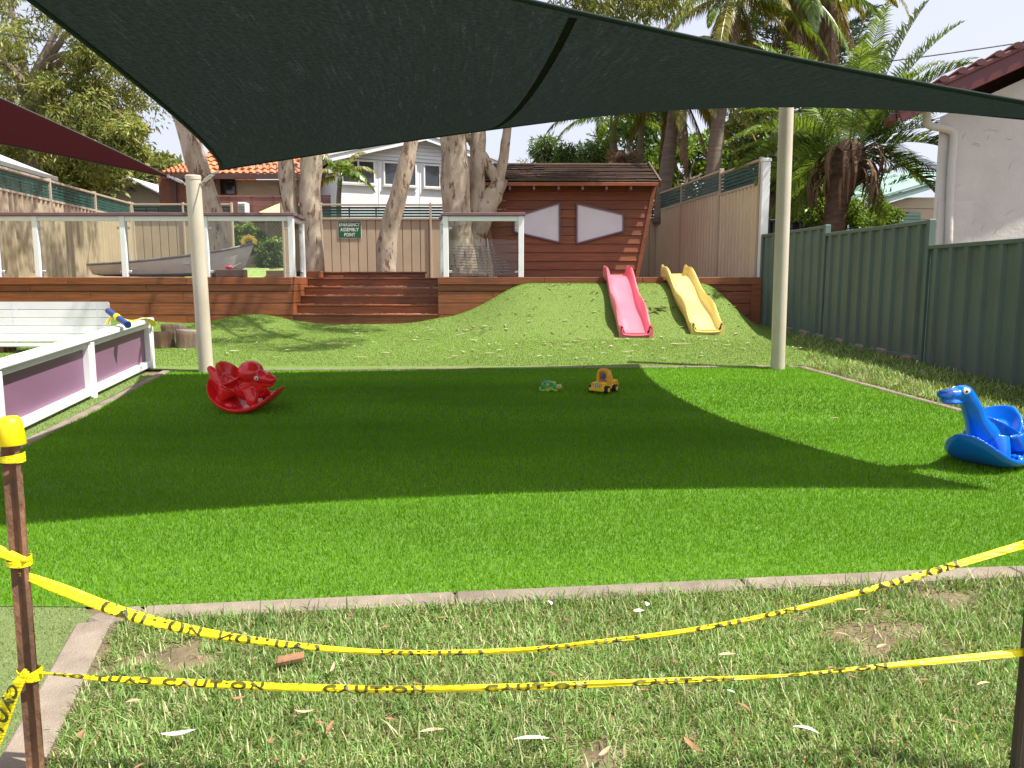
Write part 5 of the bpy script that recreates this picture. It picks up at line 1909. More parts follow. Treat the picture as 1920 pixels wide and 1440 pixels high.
while k < (b1 - b0).length:
    p = b0 + dbn * k + V(0, 0.08, 0.23)
    MB().tube([p - V(0, 0.16, 0), p + V(0.1, 0.45, 0)], [0.075, 0.075], 8, flat=0.7).build('verge_tile', M['tile_maroon'], h5, smooth=50)
    k += 0.3
MB().prism([b0 + V(0.06, 0.03, -0.08), b1 + V(0, 0.03, -0.08), b1 + V(0, 0.03, -0.06), b0 + V(0.06, 0.03, -0.06)], (0, 0.5, 0)).build('soffit', M['stucco'], h5)
MB().beam(V(ec2.x - 0.03, Ys - 0.4, ec2.z - 0.02), V(ec2.x + 0.1, Ys + 0.05, ec2.z - 0.02), 0.12, 0.14, ch=0.02).build('gutter', M['maroon_paint'], h5)
dp = [at(1738, 205, Ys - 0.1), at(1738, 228, Ys - 0.1), at(1745, 236, Ys - 0.09), at(1765, 240, Ys - 0.07), at(1784, 246, Ys - 0.06), at(1788, 262, Ys - 0.06), at(1783, 330, Ys - 0.06), at(1778, 470, Ys - 0.06)]
MB().tube(resample(dp, 48), 0.062, 12).build('downpipe', M['stucco'], h5, smooth='all')
pr = [at(1790, 375, Ys), at(1862, 382, Ys)]
MB().box(at(1785, 0, Ys).x, at(1853, 0, Ys).x, Ys - 0.012, Ys + 0.01, 1.0, at(0, 377, Ys).z, 0.004).build('smooth_render_panel', M['stucco'], h5)
for k in range(14):                                            # raised trowel sweeps in the render
    px, py = rnd.uniform(1800, 1915), rnd.uniform(235, 450)
    c = at(px, py, Ys)
    rr, a0 = rnd.uniform(0.1, 0.3), rnd.uniform(0.5, 2.2)
    pts = [V(c.x + rr * math.cos(a), Ys - 0.002, c.z + rr * math.sin(a)) for a in np.linspace(a0, a0 + rnd.uniform(0.5, 1.1), 8)]
    MB().tube(pts, [0.003, 0.006, 0.008, 0.009, 0.009, 0.007, 0.005, 0.003], 6).build('trowel_mark', M['stucco'], h5, smooth='all')

# garage with mint roof
Yq = 24.0
h6 = thing('garage', at(1700, 430, Yq), 'cream garage with mint green roof edge and roller door', 'garage')
g = lambda px, py, dy=0.0: at(px, py, Yq + dy)
ga, gb = g(1618, 388), g(1800, 334)
gs = (gb.z - ga.z) / (gb.x - ga.x)
x0, x1 = g(1628, 0).x, g(1800, 0).x
n_b = 9
for i in range(n_b):
    zlo, zhi = 1.2 + 0.33 * i, 1.2 + 0.33 * (i + 1) - 0.006
    xa = max(x0, ga.x + (zlo + 0.12 - ga.z) / gs)
    if xa >= x1:
        break
    xb3 = max(x0, ga.x + (zhi + 0.12 - ga.z) / gs)
    MB().convex([(xa, Yq - 0.02, zlo), (x1, Yq - 0.02, zlo), (x1, Yq, zhi), (xb3, Yq, zhi), (xa, Yq + 0.1, zlo), (x1, Yq + 0.1, zlo), (x1, Yq + 0.1, zhi), (xb3, Yq + 0.1, zhi)],
                [(0, 1, 2, 3), (4, 5, 6, 7), (0, 1, 5, 4), (1, 2, 6, 5), (2, 3, 7, 6), (3, 0, 4, 7)]).build('wall_board', M['cream_board'], h6)
MB().beam(V(ga.x, Yq - 0.25, ga.z + 0.02), V(gb.x, Yq - 0.25, gb.z + 0.02), 0.06, 0.17).build('barge_board', M['mint'], h6)
MB().prism([V(ga.x - 0.1, Yq - 0.3, ga.z + 0.1), V(gb.x, Yq - 0.3, gb.z + 0.12), V(gb.x, Yq - 0.3, gb.z + 0.18), V(ga.x - 0.1, Yq - 0.3, ga.z + 0.16)], (-1.0, 7, 0.8)).build('roof', M['mint'], h6)
rd = MB().box(g(1643, 0).x, g(1752, 0).x, Yq - 0.055, Yq - 0.03, 1.2, g(0, 398).z).build('roller_door', M['mint'], h6)
z = 1.3
while z < g(0, 399).z:
    MB().box(g(1643, 0).x + 0.02, g(1752, 0).x - 0.02, Yq - 0.075, Yq - 0.056, z, z + 0.075, 0.012).build('door_slat', M['mint'], rd)
    z += 0.105

# lattice screen and raised lawn seen through the gap in the rear fence
Yl = 25.3
lat = thing('lattice_screen', at(508, 470, Yl), 'brown diagonal lattice screen in the gap of the rear fence', 'lattice')
lx0, lx1, lz0, lz1 = at(483, 0, Yl).x, at(540, 0, Yl).x, at(0, 470, Yl).z, at(0, 412, Yl).z
for s in (-1, 1):
    k = -1.2
    while k < 2.2:
        p, q2 = [], []
        xa = lx0 + k
        a = V(xa, Yl + 0.012 * s, lz0)
        b = V(xa + s * (lz1 - lz0), Yl + 0.012 * s, lz1)
        # clip to the frame
        def clip(P0, P1):
            t0, t1 = 0.0, 1.0
            dx = P1.x - P0.x
            for lim, sg in ((lx0, 1), (lx1, -1)):
                f0, f1 = sg * (P0.x - lim), sg * (P1.x - lim)
                if f0 < 0 and f1 < 0:
                    return None
                if f0 < 0:
                    t0 = max(t0, f0 / (f0 - f1))
                if f1 < 0:
                    t1 = min(t1, f0 / (f0 - f1))
            return (P0 + (P1 - P0) * t0, P0 + (P1 - P0) * t1) if t1 - t0 > 0.03 else None
        c = clip(a, b)
        if c:
            MB().beam(c[0], c[1], 0.01, 0.032, up=(0, 1, 0)).build('lattice_strip', M['lattice'], lat)
        k += 0.115
MB().box(lx0 - 0.03, lx0 + 0.03, Yl - 0.03, Yl + 0.03, 1.4, lz1 + 0.03).build('frame_post', M['lattice'], lat)
MB().box(lx0 + 0.031, lx1, Yl - 0.03, Yl + 0.03, lz1, lz1 + 0.06).build('frame_rail', M['lattice'], lat)
M['neigh_lawn'] = mat('sunlit_neighbour_lawn', (0.2, 0.27, 0.07), 0.9, 0.25, 6, 0.5, 40)
nl = at(480, 503, 22.5)
mb = MB().add([(-9.0, 21.0, 1.62), (-5.2, 21.0, 1.62), (-5.2, 22.4, nl.z), (-9.0, 22.4, nl.z), (-5.2, 27, nl.z + 0.12), (-9.0, 27, nl.z + 0.12)], [(0, 1, 2, 3), (3, 2, 4, 5)])
tag(mb.build('neighbour_lawn', M['neigh_lawn']), kind='structure')
tag(MB().box(at(478, 0, 21.4).x, at(528, 0, 21.4).x, 21.4, 21.6, 1.5, at(0, 507, 21.4).z, 0.01).build('sleeper_edge', M['deck']), 'dark timber sleeper edge in front of the shrubs in the gap', 'garden edge')


def cable(label, pts, r):
    tag(MB().tube(resample(pts, 24), r, 6).build('power_cable', M['wire']), label, 'cable')


cable('black power cable crossing the gum tree at the upper left', [at(-120, 45, 16), at(0, 63, 16), at(180, 88, 16), at(420, 112, 16)], 0.012)
cable('thin black power cable in the sky at the upper right', [at(1480, 134, 24), at(1680, 113, 24), at(1920, 79, 24), at(2050, 55, 24)], 0.022)
# ------------------------------------------------------------------ foliage generators
def leaf_quads(P_, A, ln, wd, rs):
    """Diamond leaves: P_ base points (N,3), A unit axes (N,3)."""
    n = len(P_)
    r = rs.normal(size=(n, 3))
    s = np.cross(A, r)
    s /= np.linalg.norm(s, axis=1, keepdims=True) + 1e-9
    ln = np.broadcast_to(ln, (n,))[:, None]
    wd = np.broadcast_to(wd, (n,))[:, None]
    v = np.empty((n, 4, 3))
    v[:, 0] = P_
    v[:, 1] = P_ + A * ln * 0.45 + s * wd * 0.5
    v[:, 2] = P_ + A * ln
    v[:, 3] = P_ + A * ln * 0.45 - s * wd * 0.5
    return v.reshape(-1, 3), np.arange(4 * n).reshape(n, 4)


def unit(a):
    return a / (np.linalg.norm(a, axis=1, keepdims=True) + 1e-9)


def cloud(centers, radii, per, ln, wd, rs, droop=0.0, flat=1.0, shell=0.55):
    """Leaves round clump centres."""
    Ps, As = [], []
    for c, r in zip(centers, radii):
        d = unit(rs.normal(size=(per, 3)))
        rad = r * (shell + (1 - shell) * rs.rand(per, 1)) * (0.35 + 0.65 * rs.rand(per, 1) ** 0.35)
        p = np.array(c) + d * rad * np.array([1, 1, flat])
        a = unit(d * 0.6 + rs.normal(size=(per, 3)) * 0.7 + np.array([0, 0, -droop]))
        Ps.append(p)
        As.append(a)
    Ps, As = np.concatenate(Ps), np.concatenate(As)
    L_ = ln * (0.65 + 0.7 * rs.rand(len(Ps)))
    return leaf_quads(Ps, As, L_, wd * (0.7 + 0.6 * rs.rand(len(Ps))), rs)


G1 = leafmat('gum_leaf', [(0.11, 0.145, 0.035), (0.19, 0.23, 0.055), (0.28, 0.31, 0.08), (0.4, 0.39, 0.12)], 0.4, 0.5, 0.5, 0.02)
G2 = leafmat('yellow_green_leaf', [(0.1, 0.14, 0.03), (0.17, 0.21, 0.05), (0.27, 0.29, 0.07), (0.35, 0.34, 0.1)], 0.4, 0.5, 0.5, 0.02)
G3 = leafmat('dark_shrub_leaf', [(0.045, 0.095, 0.025), (0.085, 0.155, 0.038), (0.15, 0.24, 0.06)], 0.35, 0.4, 0.8, 0.03)
G4 = leafmat('bright_shrub_leaf', [(0.08, 0.15, 0.02), (0.15, 0.25, 0.03), (0.26, 0.36, 0.05)], 0.4, 0.4, 1.2, 0.03)
G5 = leafmat('bamboo_leaf', [(0.05, 0.11, 0.03), (0.1, 0.19, 0.05), (0.2, 0.28, 0.09)], 0.4, 0.45, 1.0, 0.06)
FG = leafmat('green_frond', [(0.065, 0.12, 0.018), (0.14, 0.23, 0.036), (0.25, 0.35, 0.07)], 0.4, 0.3, 0, 0.07)
FY = leafmat('yellowing_frond', [(0.1, 0.12, 0.025), (0.21, 0.2, 0.035), (0.34, 0.28, 0.05)], 0.4, 0.35, 0, 0.04)
FD = leafmat('dead_frond', [(0.12, 0.075, 0.045), (0.24, 0.16, 0.1), (0.34, 0.25, 0.17)], 0.2, 0.7, 0, 0.02)
FB = leafmat('dead_boot', [(0.06, 0.035, 0.02), (0.14, 0.08, 0.048), (0.24, 0.16, 0.1)], 0.1, 0.8, 0, 0.02)
FP = leafmat('pine_needle', [(0.025, 0.055, 0.025), (0.05, 0.09, 0.04), (0.08, 0.13, 0.05)], 0.15, 0.5, 0, 0.06)
M['palm_trunk'] = mat('ringed_palm_trunk', (0.17, 0.125, 0.095), 0.85, 0.25, 3, 0.5, 12, stretch=(0.6, 0.6, 6), col2=(0.25, 0.19, 0.15), objvar=0.1)
M['shaft'] = mat('green_crownshaft', (0.14, 0.2, 0.05), 0.45, 0.2, 3, stretch=(1, 1, 0.3))
M['rough_trunk'] = mat('fibrous_palm_trunk', (0.085, 0.046, 0.028), 0.95, 0.4, 5, 0.9, 14, stretch=(1, 1, 2.5), col2=(0.15, 0.085, 0.05))
M['twig'] = mat('grey_twig', (0.2, 0.16, 0.12), 0.8, 0.2)


def frond(m_v, m_f, base, az, el, L_, droop, nl, ll, lw, hang, rs, mi, mlist, sag_pow=1.0, vee=0.5, stem=0.02):
    """One pinnate frond appended to vertex/face lists (quads)."""
    n = 16
    d = np.array([math.cos(az) * math.cos(el), math.sin(az) * math.cos(el), math.sin(el)])
    p = np.array(base, float)
    pts, dirs = [p.copy()], [d.copy()]
    for i in range(n):
        d = d + np.array([0, 0, -droop / n * (0.3 + 1.4 * (i / n) ** sag_pow)])
        d /= np.linalg.norm(d)
        p = p + d * L_ / n
        pts.append(p.copy())
        dirs.append(d.copy())
    pts, dirs = np.array(pts), np.array(dirs)
    side0 = np.array([-math.sin(az), math.cos(az), 0.0])
    o = len(m_v)
    # rachis: a flattened strip tube of 4 sides
    for i in range(n + 1):
        w = stem * (1 - 0.85 * i / n)
        up = np.cross(dirs[i], side0)
        for a, b in ((-1, 0), (0, 0.6), (1, 0), (0, -0.6)):
            m_v.append(pts[i] + side0 * w * a + up * w * b)
    for i in range(n):
        for k in range(4):
            m_f.append((o + 4 * i + k, o + 4 * i + (k + 1) % 4, o + 4 * i + 4 + (k + 1) % 4, o + 4 * i + 4 + k))
            mlist.append(mi)
    for j in range(nl):
        t = 0.12 + 0.88 * (j + rs.rand() * 0.6) / nl
        f = t * n
        i = min(n - 1, int(f))
        q = pts[i] + (pts[i + 1] - pts[i]) * (f - i)
        dd = dirs[i]
        up = np.cross(dd, side0)
        prof = math.sin(math.pi * min(1, 0.12 + 0.9 * t)) ** 0.6 * (1 - 0.35 * t)
        for s in (-1, 1):
            ax = dd * (0.55 + 0.5 * t) + s * side0 * (1.0 - 0.25 * t) + up * (vee * (0.6 + 0.8 * rs.rand())) * (1 if up[2] > 0 else -1)
            ax = ax / np.linalg.norm(ax)
            lv = ll * prof * (0.85 + 0.3 * rs.rand())
            a1 = ax + np.array([0, 0, -hang * 0.5])
            a1 /= np.linalg.norm(a1)
            a2 = ax + np.array([0, 0, -hang * 1.6]) + rs.normal(size=3) * 0.08
            a2 /= np.linalg.norm(a2)
            wv = np.cross(a1, np.cross(dd, a1))
            wv = wv / (np.linalg.norm(wv) + 1e-9) * lw * 0.5
            mid_ = q + a1 * lv * 0.5
            tip = mid_ + a2 * lv * 0.5
            b = len(m_v)
            m_v += [q - wv * 0.6, q + wv * 0.6, mid_ + wv, mid_ - wv, tip]
            m_f += [(b, b + 1, b + 2, b + 3), (b + 3, b + 2, b + 4, b + 4)]
            mlist += [mi, mi]


def palm(label, path, radii, fronds, seed, trunk_m='palm_trunk', shaft=None, group='palms over the right hand fence', name='palm_tree', extra=None):
    """fronds: list of dict(az,el,L,droop,nl,ll,lw,hang,mat)."""
    path = [Vector(p) for p in path]
    r = thing(name, path[0], label, 'palm', group)
    rs = np.random.RandomState(seed)
    pp_ = resample(path, 26)
    rad = np.interp(np.linspace(0, 1, 26), np.linspace(0, 1, len(radii)), radii)
    rad = [a * (1 + 0.035 * (-1) ** i) for i, a in enumerate(rad)]
    MB().tube(pp_, rad, 14).build('trunk', M[trunk_m], r, smooth='all')
    top = pp_[-1]
    if shaft:
        d = (pp_[-1] - pp_[-2]).normalized()
        MB().tube([top - d * 0.05, top + d * shaft * 0.5, top + d * shaft], [rad[-1] * 1.25, rad[-1] * 1.15, rad[-1] * 0.5], 12).build('crownshaft', M['shaft'], r, smooth='all')
        top = top + d * shaft * 0.9
    for fr in fronds:
        v, f, ml = [], [], []
        b = np.array(top[:]) + np.array([math.cos(fr['az']), math.sin(fr['az']), 0]) * rad[-1] * 0.7 + np.array([0, 0, fr.get('dz', 0)])
        frond(v, f, b, fr['az'], fr['el'], fr['L'], fr['droop'], fr['nl'], fr['ll'], fr['lw'], fr['hang'], rs, 0, ml, vee=fr.get('vee', 0.3), stem=fr.get('stem', 0.02))
        f = [t[:3] if t[-1] == t[-2] else t for t in f]
        link_mesh(fr.get('name', 'frond'), np.array(v), f, fr['mat'], r)
    if extra:
        extra(r, top, rs)
    return r


def ring_fronds(n, el0, el1, L_, droop, nl, ll, lw, hang, m_, seed, jitter=0.35, **kw):
    rg = random.Random(seed)
    out = []
    for k in range(n):
        t = k / max(1, n - 1)
        out.append(dict(az=k * 2.39996 + rg.uniform(-jitter, jitter), el=el0 + (el1 - el0) * t + rg.uniform(-0.1, 0.1), L=L_ * rg.uniform(0.85, 1.12), droop=droop * rg.uniform(0.85, 1.2), nl=nl, ll=ll, lw=lw, hang=hang, mat=m_, **kw))
    return out


# shaggy date-type palm in front of the garage
YX = 14.8
c0 = at(1592, 268, YX)


def skirt(r, top, rs):
    # old leaf bases and dead fronds hanging round the neck of the trunk
    for k in range(60):
        az = rs.rand() * 2 * math.pi
        z = top.z - 0.05 - 0.65 * rs.rand()
        rr = 0.3 + 0.16 * rs.rand()
        p = V(top.x + 0.2 * math.cos(az), top.y + 0.2 * math.sin(az), z)
        o = V(math.cos(az), math.sin(az), 0)
        pts = [p, p + o * rr * 0.75 + V(0, 0, 0.1), p + o * (rr + 0.08) + V(0, 0, -0.15), p + o * (rr * 0.95) + V(0, 0, -0.35 - 0.35 * rs.rand())]
        m_ = MB()
        ribbon(m_, resample(pts, 8), [0.05, 0.06, 0.06, 0.055, 0.05, 0.04, 0.03, 0.01], up=(-math.sin(az), math.cos(az), 0), th=0.012)
        m_.build('dead_leaf_base', FB, r)
    MB().ball(top + V(0, 0, -0.3), (0.33, 0.33, 0.48), 14, 10).build('fibre_mass', M['rough_trunk'], r, smooth='all')


fl_ = ring_fronds(24, 1.4, -0.1, 2.3, 1.15, 66, 0.55, 0.026, 0.4, FG, 3, vee=0.3, stem=0.014) + ring_fronds(9, -0.1, -0.55, 1.9, 1.1, 48, 0.42, 0.02, 0.55, FG, 4, vee=0.15, dz=-0.1)
for az, el, L_ in ((0.1, 0.75, 2.7), (0.35, 0.95, 2.8), (-0.1, 1.1, 2.9), (0.2, 0.45, 2.5), (0.5, 0.6, 2.5), (-0.3, 1.3, 2.8), (2.8, 1.1, 2.7), (-0.2, 0.6, 2.6), (-0.25, 0.2, 1.9), (0.0, -0.25, 2.0), (-0.4, 0.9, 2.3), (2.9, 0.15, 2.0), (3.2, -0.1, 1.8), (-2.9, 0.4, 2.1), (-1.2, 0.9, 1.7), (-1.6, 0.5, 1.5)):
    fl_.append(dict(az=az, el=el, L=L_, droop=0.9, nl=68, ll=0.55, lw=0.028, hang=0.25, mat=FG, vee=0.75, stem=0.014))
fl_ = [f for f in fl_ if not (math.sin(f['az']) < -0.35 and f['el'] < 0.8)]
palm('shaggy palm with a dark skirt of dead leaf bases beside the rendered house', [at(1562, 470, YX), at(1566, 400, YX), at(1580, 340, YX), c0 - V(0, 0, 0.1)], [0.24, 0.2, 0.22, 0.3, 0.24], fl_, 5, 'rough_trunk', extra=skirt)


# tall feather palms behind the tan fence
def dead_hang(n, L_, seed, el=-1.1):
    return [dict(f, name='dead_frond') for f in ring_fronds(n, el, el - 0.25, L_, 0.7, 42, 0.5, 0.022, 1.2, FD, seed, vee=-0.1, stem=0.05, dz=-0.15)]


Y2 = 20.6
palm('leaning feather palm nearest the cubby roof, with yellowing drooping fronds', [at(1238, 420, Y2), at(1247, 340, Y2), at(1257, 270, Y2), at(1266, 190, Y2), at(1270, 158, Y2)], [0.2, 0.19, 0.17, 0.15, 0.12],
     ring_fronds(12, 0.9, 0.1, 2.7, 1.9, 58, 0.6, 0.035, 1.0, FY, 11) + ring_fronds(9, 0.1, -0.5, 2.6, 1.5, 58, 0.6, 0.035, 1.2, FY, 12) + dead_hang(5, 2.1, 13), 21)
Y3 = 19.6
palm('tall feather palm with grey ringed trunk rising above the sail edge', [at(1330, 420, Y3), at(1336, 330, Y3), at(1350, 200, Y3), at(1368, 80, Y3), at(1372, 30, Y3)], [0.19, 0.18, 0.165, 0.15, 0.19],
     ring_fronds(14, 1.2, 0.0, 2.9, 1.9, 60, 0.6, 0.034, 1.0, FG, 14) + ring_fronds(8, 0.1, -0.7, 2.6, 1.3, 58, 0.55, 0.034, 1.1, FY, 15) + dead_hang(3, 2.0, 16), 22, shaft=0.5)
Y4 = 20.4
palm('tall feather palm hung with dead brown fronds behind the right sail post', [at(1440, 440, Y4), at(1450, 330, Y4), at(1465, 200, Y4), at(1482, 90, Y4), at(1492, -20, Y4)], [0.2, 0.18, 0.17, 0.15, 0.14],
     ring_fronds(13, 1.1, 0.0, 2.8, 1.8, 58, 0.6, 0.035, 1.0, FY, 17) + ring_fronds(6, 0.0, -0.7, 2.5, 1.4, 58, 0.6, 0.035, 1.2, FG, 18) + dead_hang(7, 2.3, 19, -1.2), 23)
Y5 = 21.4
palm('second dead-frond feather palm, right of the post and left of the shaggy palm', [at(1530, 440, Y5), at(1535, 300, Y5), at(1545, 120, Y5), at(1552, 20, Y5), at(1556, -30, Y5)], [0.18, 0.17, 0.15, 0.14, 0.13],
     ring_fronds(12, 1.0, 0.0, 2.6, 1.8, 56, 0.6, 0.035, 1.0, FY, 24) + dead_hang(6, 2.4, 25, -1.2), 26)
Y6 = 23.0
palm('bangalow palm with green crownshaft above the cubby roof', [at(1156, 400, Y6), at(1152, 320, Y6), at(1150, 262, Y6)], [0.13, 0.12, 0.1],
     ring_fronds(9, 1.2, 0.15, 2.3, 1.9, 46, 0.55, 0.045, 0.9, FG, 27) + [dict(az=a, el=e, L=2.2, droop=1.8, nl=46, ll=0.55, lw=0.045, hang=1.0, mat=FG) for a, e in ((3.0, 0.35), (3.4, 0.05), (0.1, 0.4), (-0.5, 0.2))], 28, shaft=0.75)
palm('slim grey-trunked palm between the bangalow palm and the yellowing palm', [at(1196, 400, 22.4), at(1199, 300, 22.4), at(1204, 215, 22.4)], [0.1, 0.09, 0.075],
     ring_fronds(11, 1.1, 0.0, 1.9, 1.9, 44, 0.5, 0.04, 0.9, FG, 29), 30, shaft=0.4)
palm('small palm in front of the white house window', [at(636, 420, 22.6), at(635, 380, 22.6), at(637, 345, 22.6)], [0.075, 0.07, 0.06],
     [dict(az=a, el=e, L=1.15, droop=1.9, nl=34, ll=0.42, lw=0.05, hang=0.9, mat=FG if k % 3 else FY) for k, (a, e) in enumerate(((0.0, 0.7), (0.3, 0.2), (3.1, 0.6), (2.8, 0.1), (-1.2, 0.8), (1.4, 0.9), (0.6, 1.2), (3.6, 1.1), (-0.6, 0.4), (-2.4, 0.5)))], 31, shaft=0.25, group='palms behind the rear fence')
pc = at(1166, 300, 21.8)
ob = thing('pruned_palm_stump', at(1166, 400, 21.8), 'shaggy brown top of a cut palm trunk above the cubby roof', 'palm stump')
MB().tube([at(1166, 400, 21.8), at(1166, 330, 21.8), at(1166, 300, 21.8), at(1164, 284, 21.8)], [0.2, 0.25, 0.25, 0.1], 12).build('trunk', M['rough_trunk'], ob, smooth='all')
rs_ = np.random.RandomState(5)
a_ = rs_.rand(500) * 2 * math.pi
pz = rs_.rand(500)
P0 = np.stack([pc.x + 0.22 * np.cos(a_), pc.y + 0.22 * np.sin(a_), pc.z - 0.4 + 0.65 * pz], 1)
A0 = unit(np.stack([np.cos(a_) * 0.5, np.sin(a_) * 0.5, -0.6 + rs_.rand(500)], 1))
vq, fq = leaf_quads(P0, A0, 0.28, 0.03, rs_)
link_mesh('fibres', vq, fq, FD, ob)


# ------------------------------------------------------------------ broad-leaved trees and shrubs
def bush(name, label, cat, center, radii, nc, cr, per, ln, wd, m_, seed, trunk=None, group=None, droop=0.0, flat=0.8, extra=()):
    rs = np.random.RandomState(seed)
    c = np.array(center[:] if hasattr(center, '__len__') else center, float)
    d = unit(rs.normal(size=(nc, 3)))
    rr = (0.25 + 0.75 * rs.rand(nc, 1) ** 0.4)
    cs = c + d * rr * np.array(radii)
    rad = cr * (0.6 + 0.8 * rs.rand(nc))
    for (ec_, er_, en_, ecr) in extra:                          # outlying branches of the same tree
        q_ = np.array(ec_[:]) + unit(rs.normal(size=(en_, 3))) * (0.25 + 0.75 * rs.rand(en_, 1) ** 0.4) * np.array(er_)
        cs = np.concatenate([cs, q_])
        rad = np.concatenate([rad, ecr * (0.6 + 0.8 * rs.rand(en_))])
    root = thing(name, (c[0], c[1], trunk if trunk is not None else c[2] - radii[2]), label, cat, group)
    v, f = cloud(cs, rad, per, ln, wd, rs, droop, flat)
    link_mesh('crown' if trunk is not None else 'foliage', v, f, m_, root)
    m_ = MB()
    b = V(c[0], c[1], trunk if trunk is not None else c[2] - radii[2])
    mid_ = V(c[0], c[1], c[2] - radii[2] * 0.35)
    m_.tube(resample([b, (b + mid_) / 2 + V(rs.normal() * 0.08, 0, 0), mid_], 8), list(np.linspace(max(radii) * 0.07, max(radii) * 0.045, 8)), 8)
    for q in cs[::max(1, nc // 14)]:
        q = V(*q)
        m_.tube(resample([mid_, (mid_ + q) / 2 + V(0, 0, 0.12 * max(radii)), q], 6), list(np.linspace(max(radii) * 0.03, 0.008, 6)), 5)
    for (ec_, er_, en_, ecr) in extra:
        e_ = V(*ec_[:])
        m_.tube(resample([mid_, (mid_ + e_) / 2 + V(0, 0, -0.3), e_], 10), list(np.linspace(0.12, 0.03, 10)), 6)
        for q_ in cs[-200:]:
            q_ = V(*q_)
            if (q_ - e_).length < max(er_) * 1.05:
                m_.tube(resample([e_, (e_ + q_) / 2 + V(0, 0, 0.05), q_], 4), [0.022, 0.016, 0.012, 0.006], 4)
    m_.build('trunk' if trunk is not None else 'stems', M['twig'], root)
    return root


# left side background
bush('gum_tree', 'large olive green gum tree filling the upper left corner', 'tree', at(45, 70, 27), (5.2, 3.0, 4.6), 190, 0.75, 215, 0.2, 0.05, G1, 41, trunk=1.5, droop=0.7, group='trees behind the left fence', extra=((at(150, 235, 25.5), (1.7, 1.2, 1.5), 40, 0.45), (at(180, 120, 25.5), (0.9, 0.8, 0.8), 14, 0.4), (at(243, 265, 25), (0.6, 0.5, 0.75), 16, 0.3)))
bush('dense_tree', 'dark dense tree between the grey roof and the maroon sail', 'tree', at(75, 318, 29), (2.4, 1.6, 1.7), 46, 0.8, 150, 0.28, 0.12, G1, 44, trunk=1.5, droop=0.3, group='trees behind the left fence')
bush('dense_tree', 'yellow green tree above the small gabled house', 'tree', at(205, 338, 36), (3.6, 2.0, 1.5), 70, 0.7, 150, 0.26, 0.12, G2, 45, trunk=1.5, group='trees behind the left fence')
bush('dense_tree', 'yellow green tree between the small gabled house and the brick wall', 'tree', at(318, 362, 38), (2.4, 1.8, 1.6), 40, 0.6, 140, 0.26, 0.12, G2, 46, trunk=1.5, group='trees behind the left fence')
# shrubs in the gap
bush('shrub', 'bright clipped shrub behind the dinghy bow', 'shrub', at(463, 444, 24), (0.5, 0.45, 0.42), 26, 0.17, 160, 0.1, 0.055, G4, 47, group='shrubs in the rear fence gap')
bush('shrub', 'glossy green shrub below the lattice screen', 'shrub', at(506, 478, 23.4), (0.42, 0.4, 0.5), 28, 0.17, 150, 0.1, 0.055, G4, 48, group='shrubs in the rear fence gap')
bush('shrub', 'low bright shrub at the left edge of the fence gap', 'shrub', at(446, 470, 24.4), (0.3, 0.35, 0.4), 16, 0.16, 140, 0.1, 0.055, G4, 49, group='shrubs in the rear fence gap')
# behind the cubby and the right hand fence
for i, (px, py, rx, rz_, lab) in enumerate(((1022, 296, 0.42, 0.85, 'leftmost feathery bamboo clump above the cubby roof'), (1062, 300, 0.55, 0.7, 'dark bamboo clump second from the left above the cubby roof'), (1094, 302, 0.5, 0.65, 'pale bamboo clump third from the left above the cubby roof'), (1128, 292, 0.5, 0.9, 'rightmost bamboo clump next to the bangalow trunk'))):
    bush('bamboo_clump', lab, 'bamboo', at(px, py + 12, 24), (rx, 0.6, rz_), 26, 0.28, 110, 0.2, 0.04, (G5, G3, G5, G4)[i], 50 + i, trunk=1.5, group='bamboo behind the cubby', droop=0.3)
bush('pale_shrub', 'sparse pale shrub left of the bamboo above the roof', 'shrub', at(995, 312, 25), (0.4, 0.4, 0.45), 10, 0.2, 45, 0.14, 0.03, G1, 55, trunk=1.5)
bush('dense_tree', 'dark tree behind the slim grey palm', 'tree', at(1190, 285, 27), (1.2, 1.2, 1.6), 30, 0.5, 110, 0.24, 0.1, G3, 56, trunk=1.5, group='trees behind the tan fence')
bush('dense_tree', 'green tree filling the gap below the yellowing palm', 'tree', at(1290, 320, 26), (2.0, 1.4, 1.1), 40, 0.5, 120, 0.24, 0.1, G4, 57, trunk=1.2, group='trees behind the tan fence')
bush('dense_tree', 'yellow green bushy tree between the tall palm and the sail post', 'tree', at(1400, 262, 27), (1.3, 1.2, 1.7), 40, 0.5, 110, 0.2, 0.08, G2, 58, trunk=1.2, group='trees behind the tan fence')
bush('dense_tree', 'dark green tree right behind the white fence post', 'tree', at(1415, 385, 23), (1.3, 1.0, 1.2), 40, 0.45, 120, 0.22, 0.09, G3, 59, trunk=1.0, group='trees behind the tan fence')
bush('dense_tree', 'dark tree between the sail post and the shaggy palm', 'tree', at(1510, 330, 19.4), (0.9, 0.9, 1.3), 34, 0.42, 120, 0.2, 0.08, G3, 60, trunk=0.9, group='trees behind the green fence')
bush('shrub', 'fine-leaved green shrub right of the shaggy palm trunk', 'shrub', at(1622, 404, 17.5), (0.75, 0.6, 0.52), 40, 0.22, 150, 0.11, 0.03, G4, 61, trunk=1.0, group='shrubs behind the green fence')
bush('shrub', 'bright shrub peeking out left of the shaggy palm trunk', 'shrub', at(1530, 382, 17.2), (0.5, 0.4, 0.6), 26, 0.2, 120, 0.12, 0.045, G4, 62, trunk=0.9, group='shrubs behind the green fence')


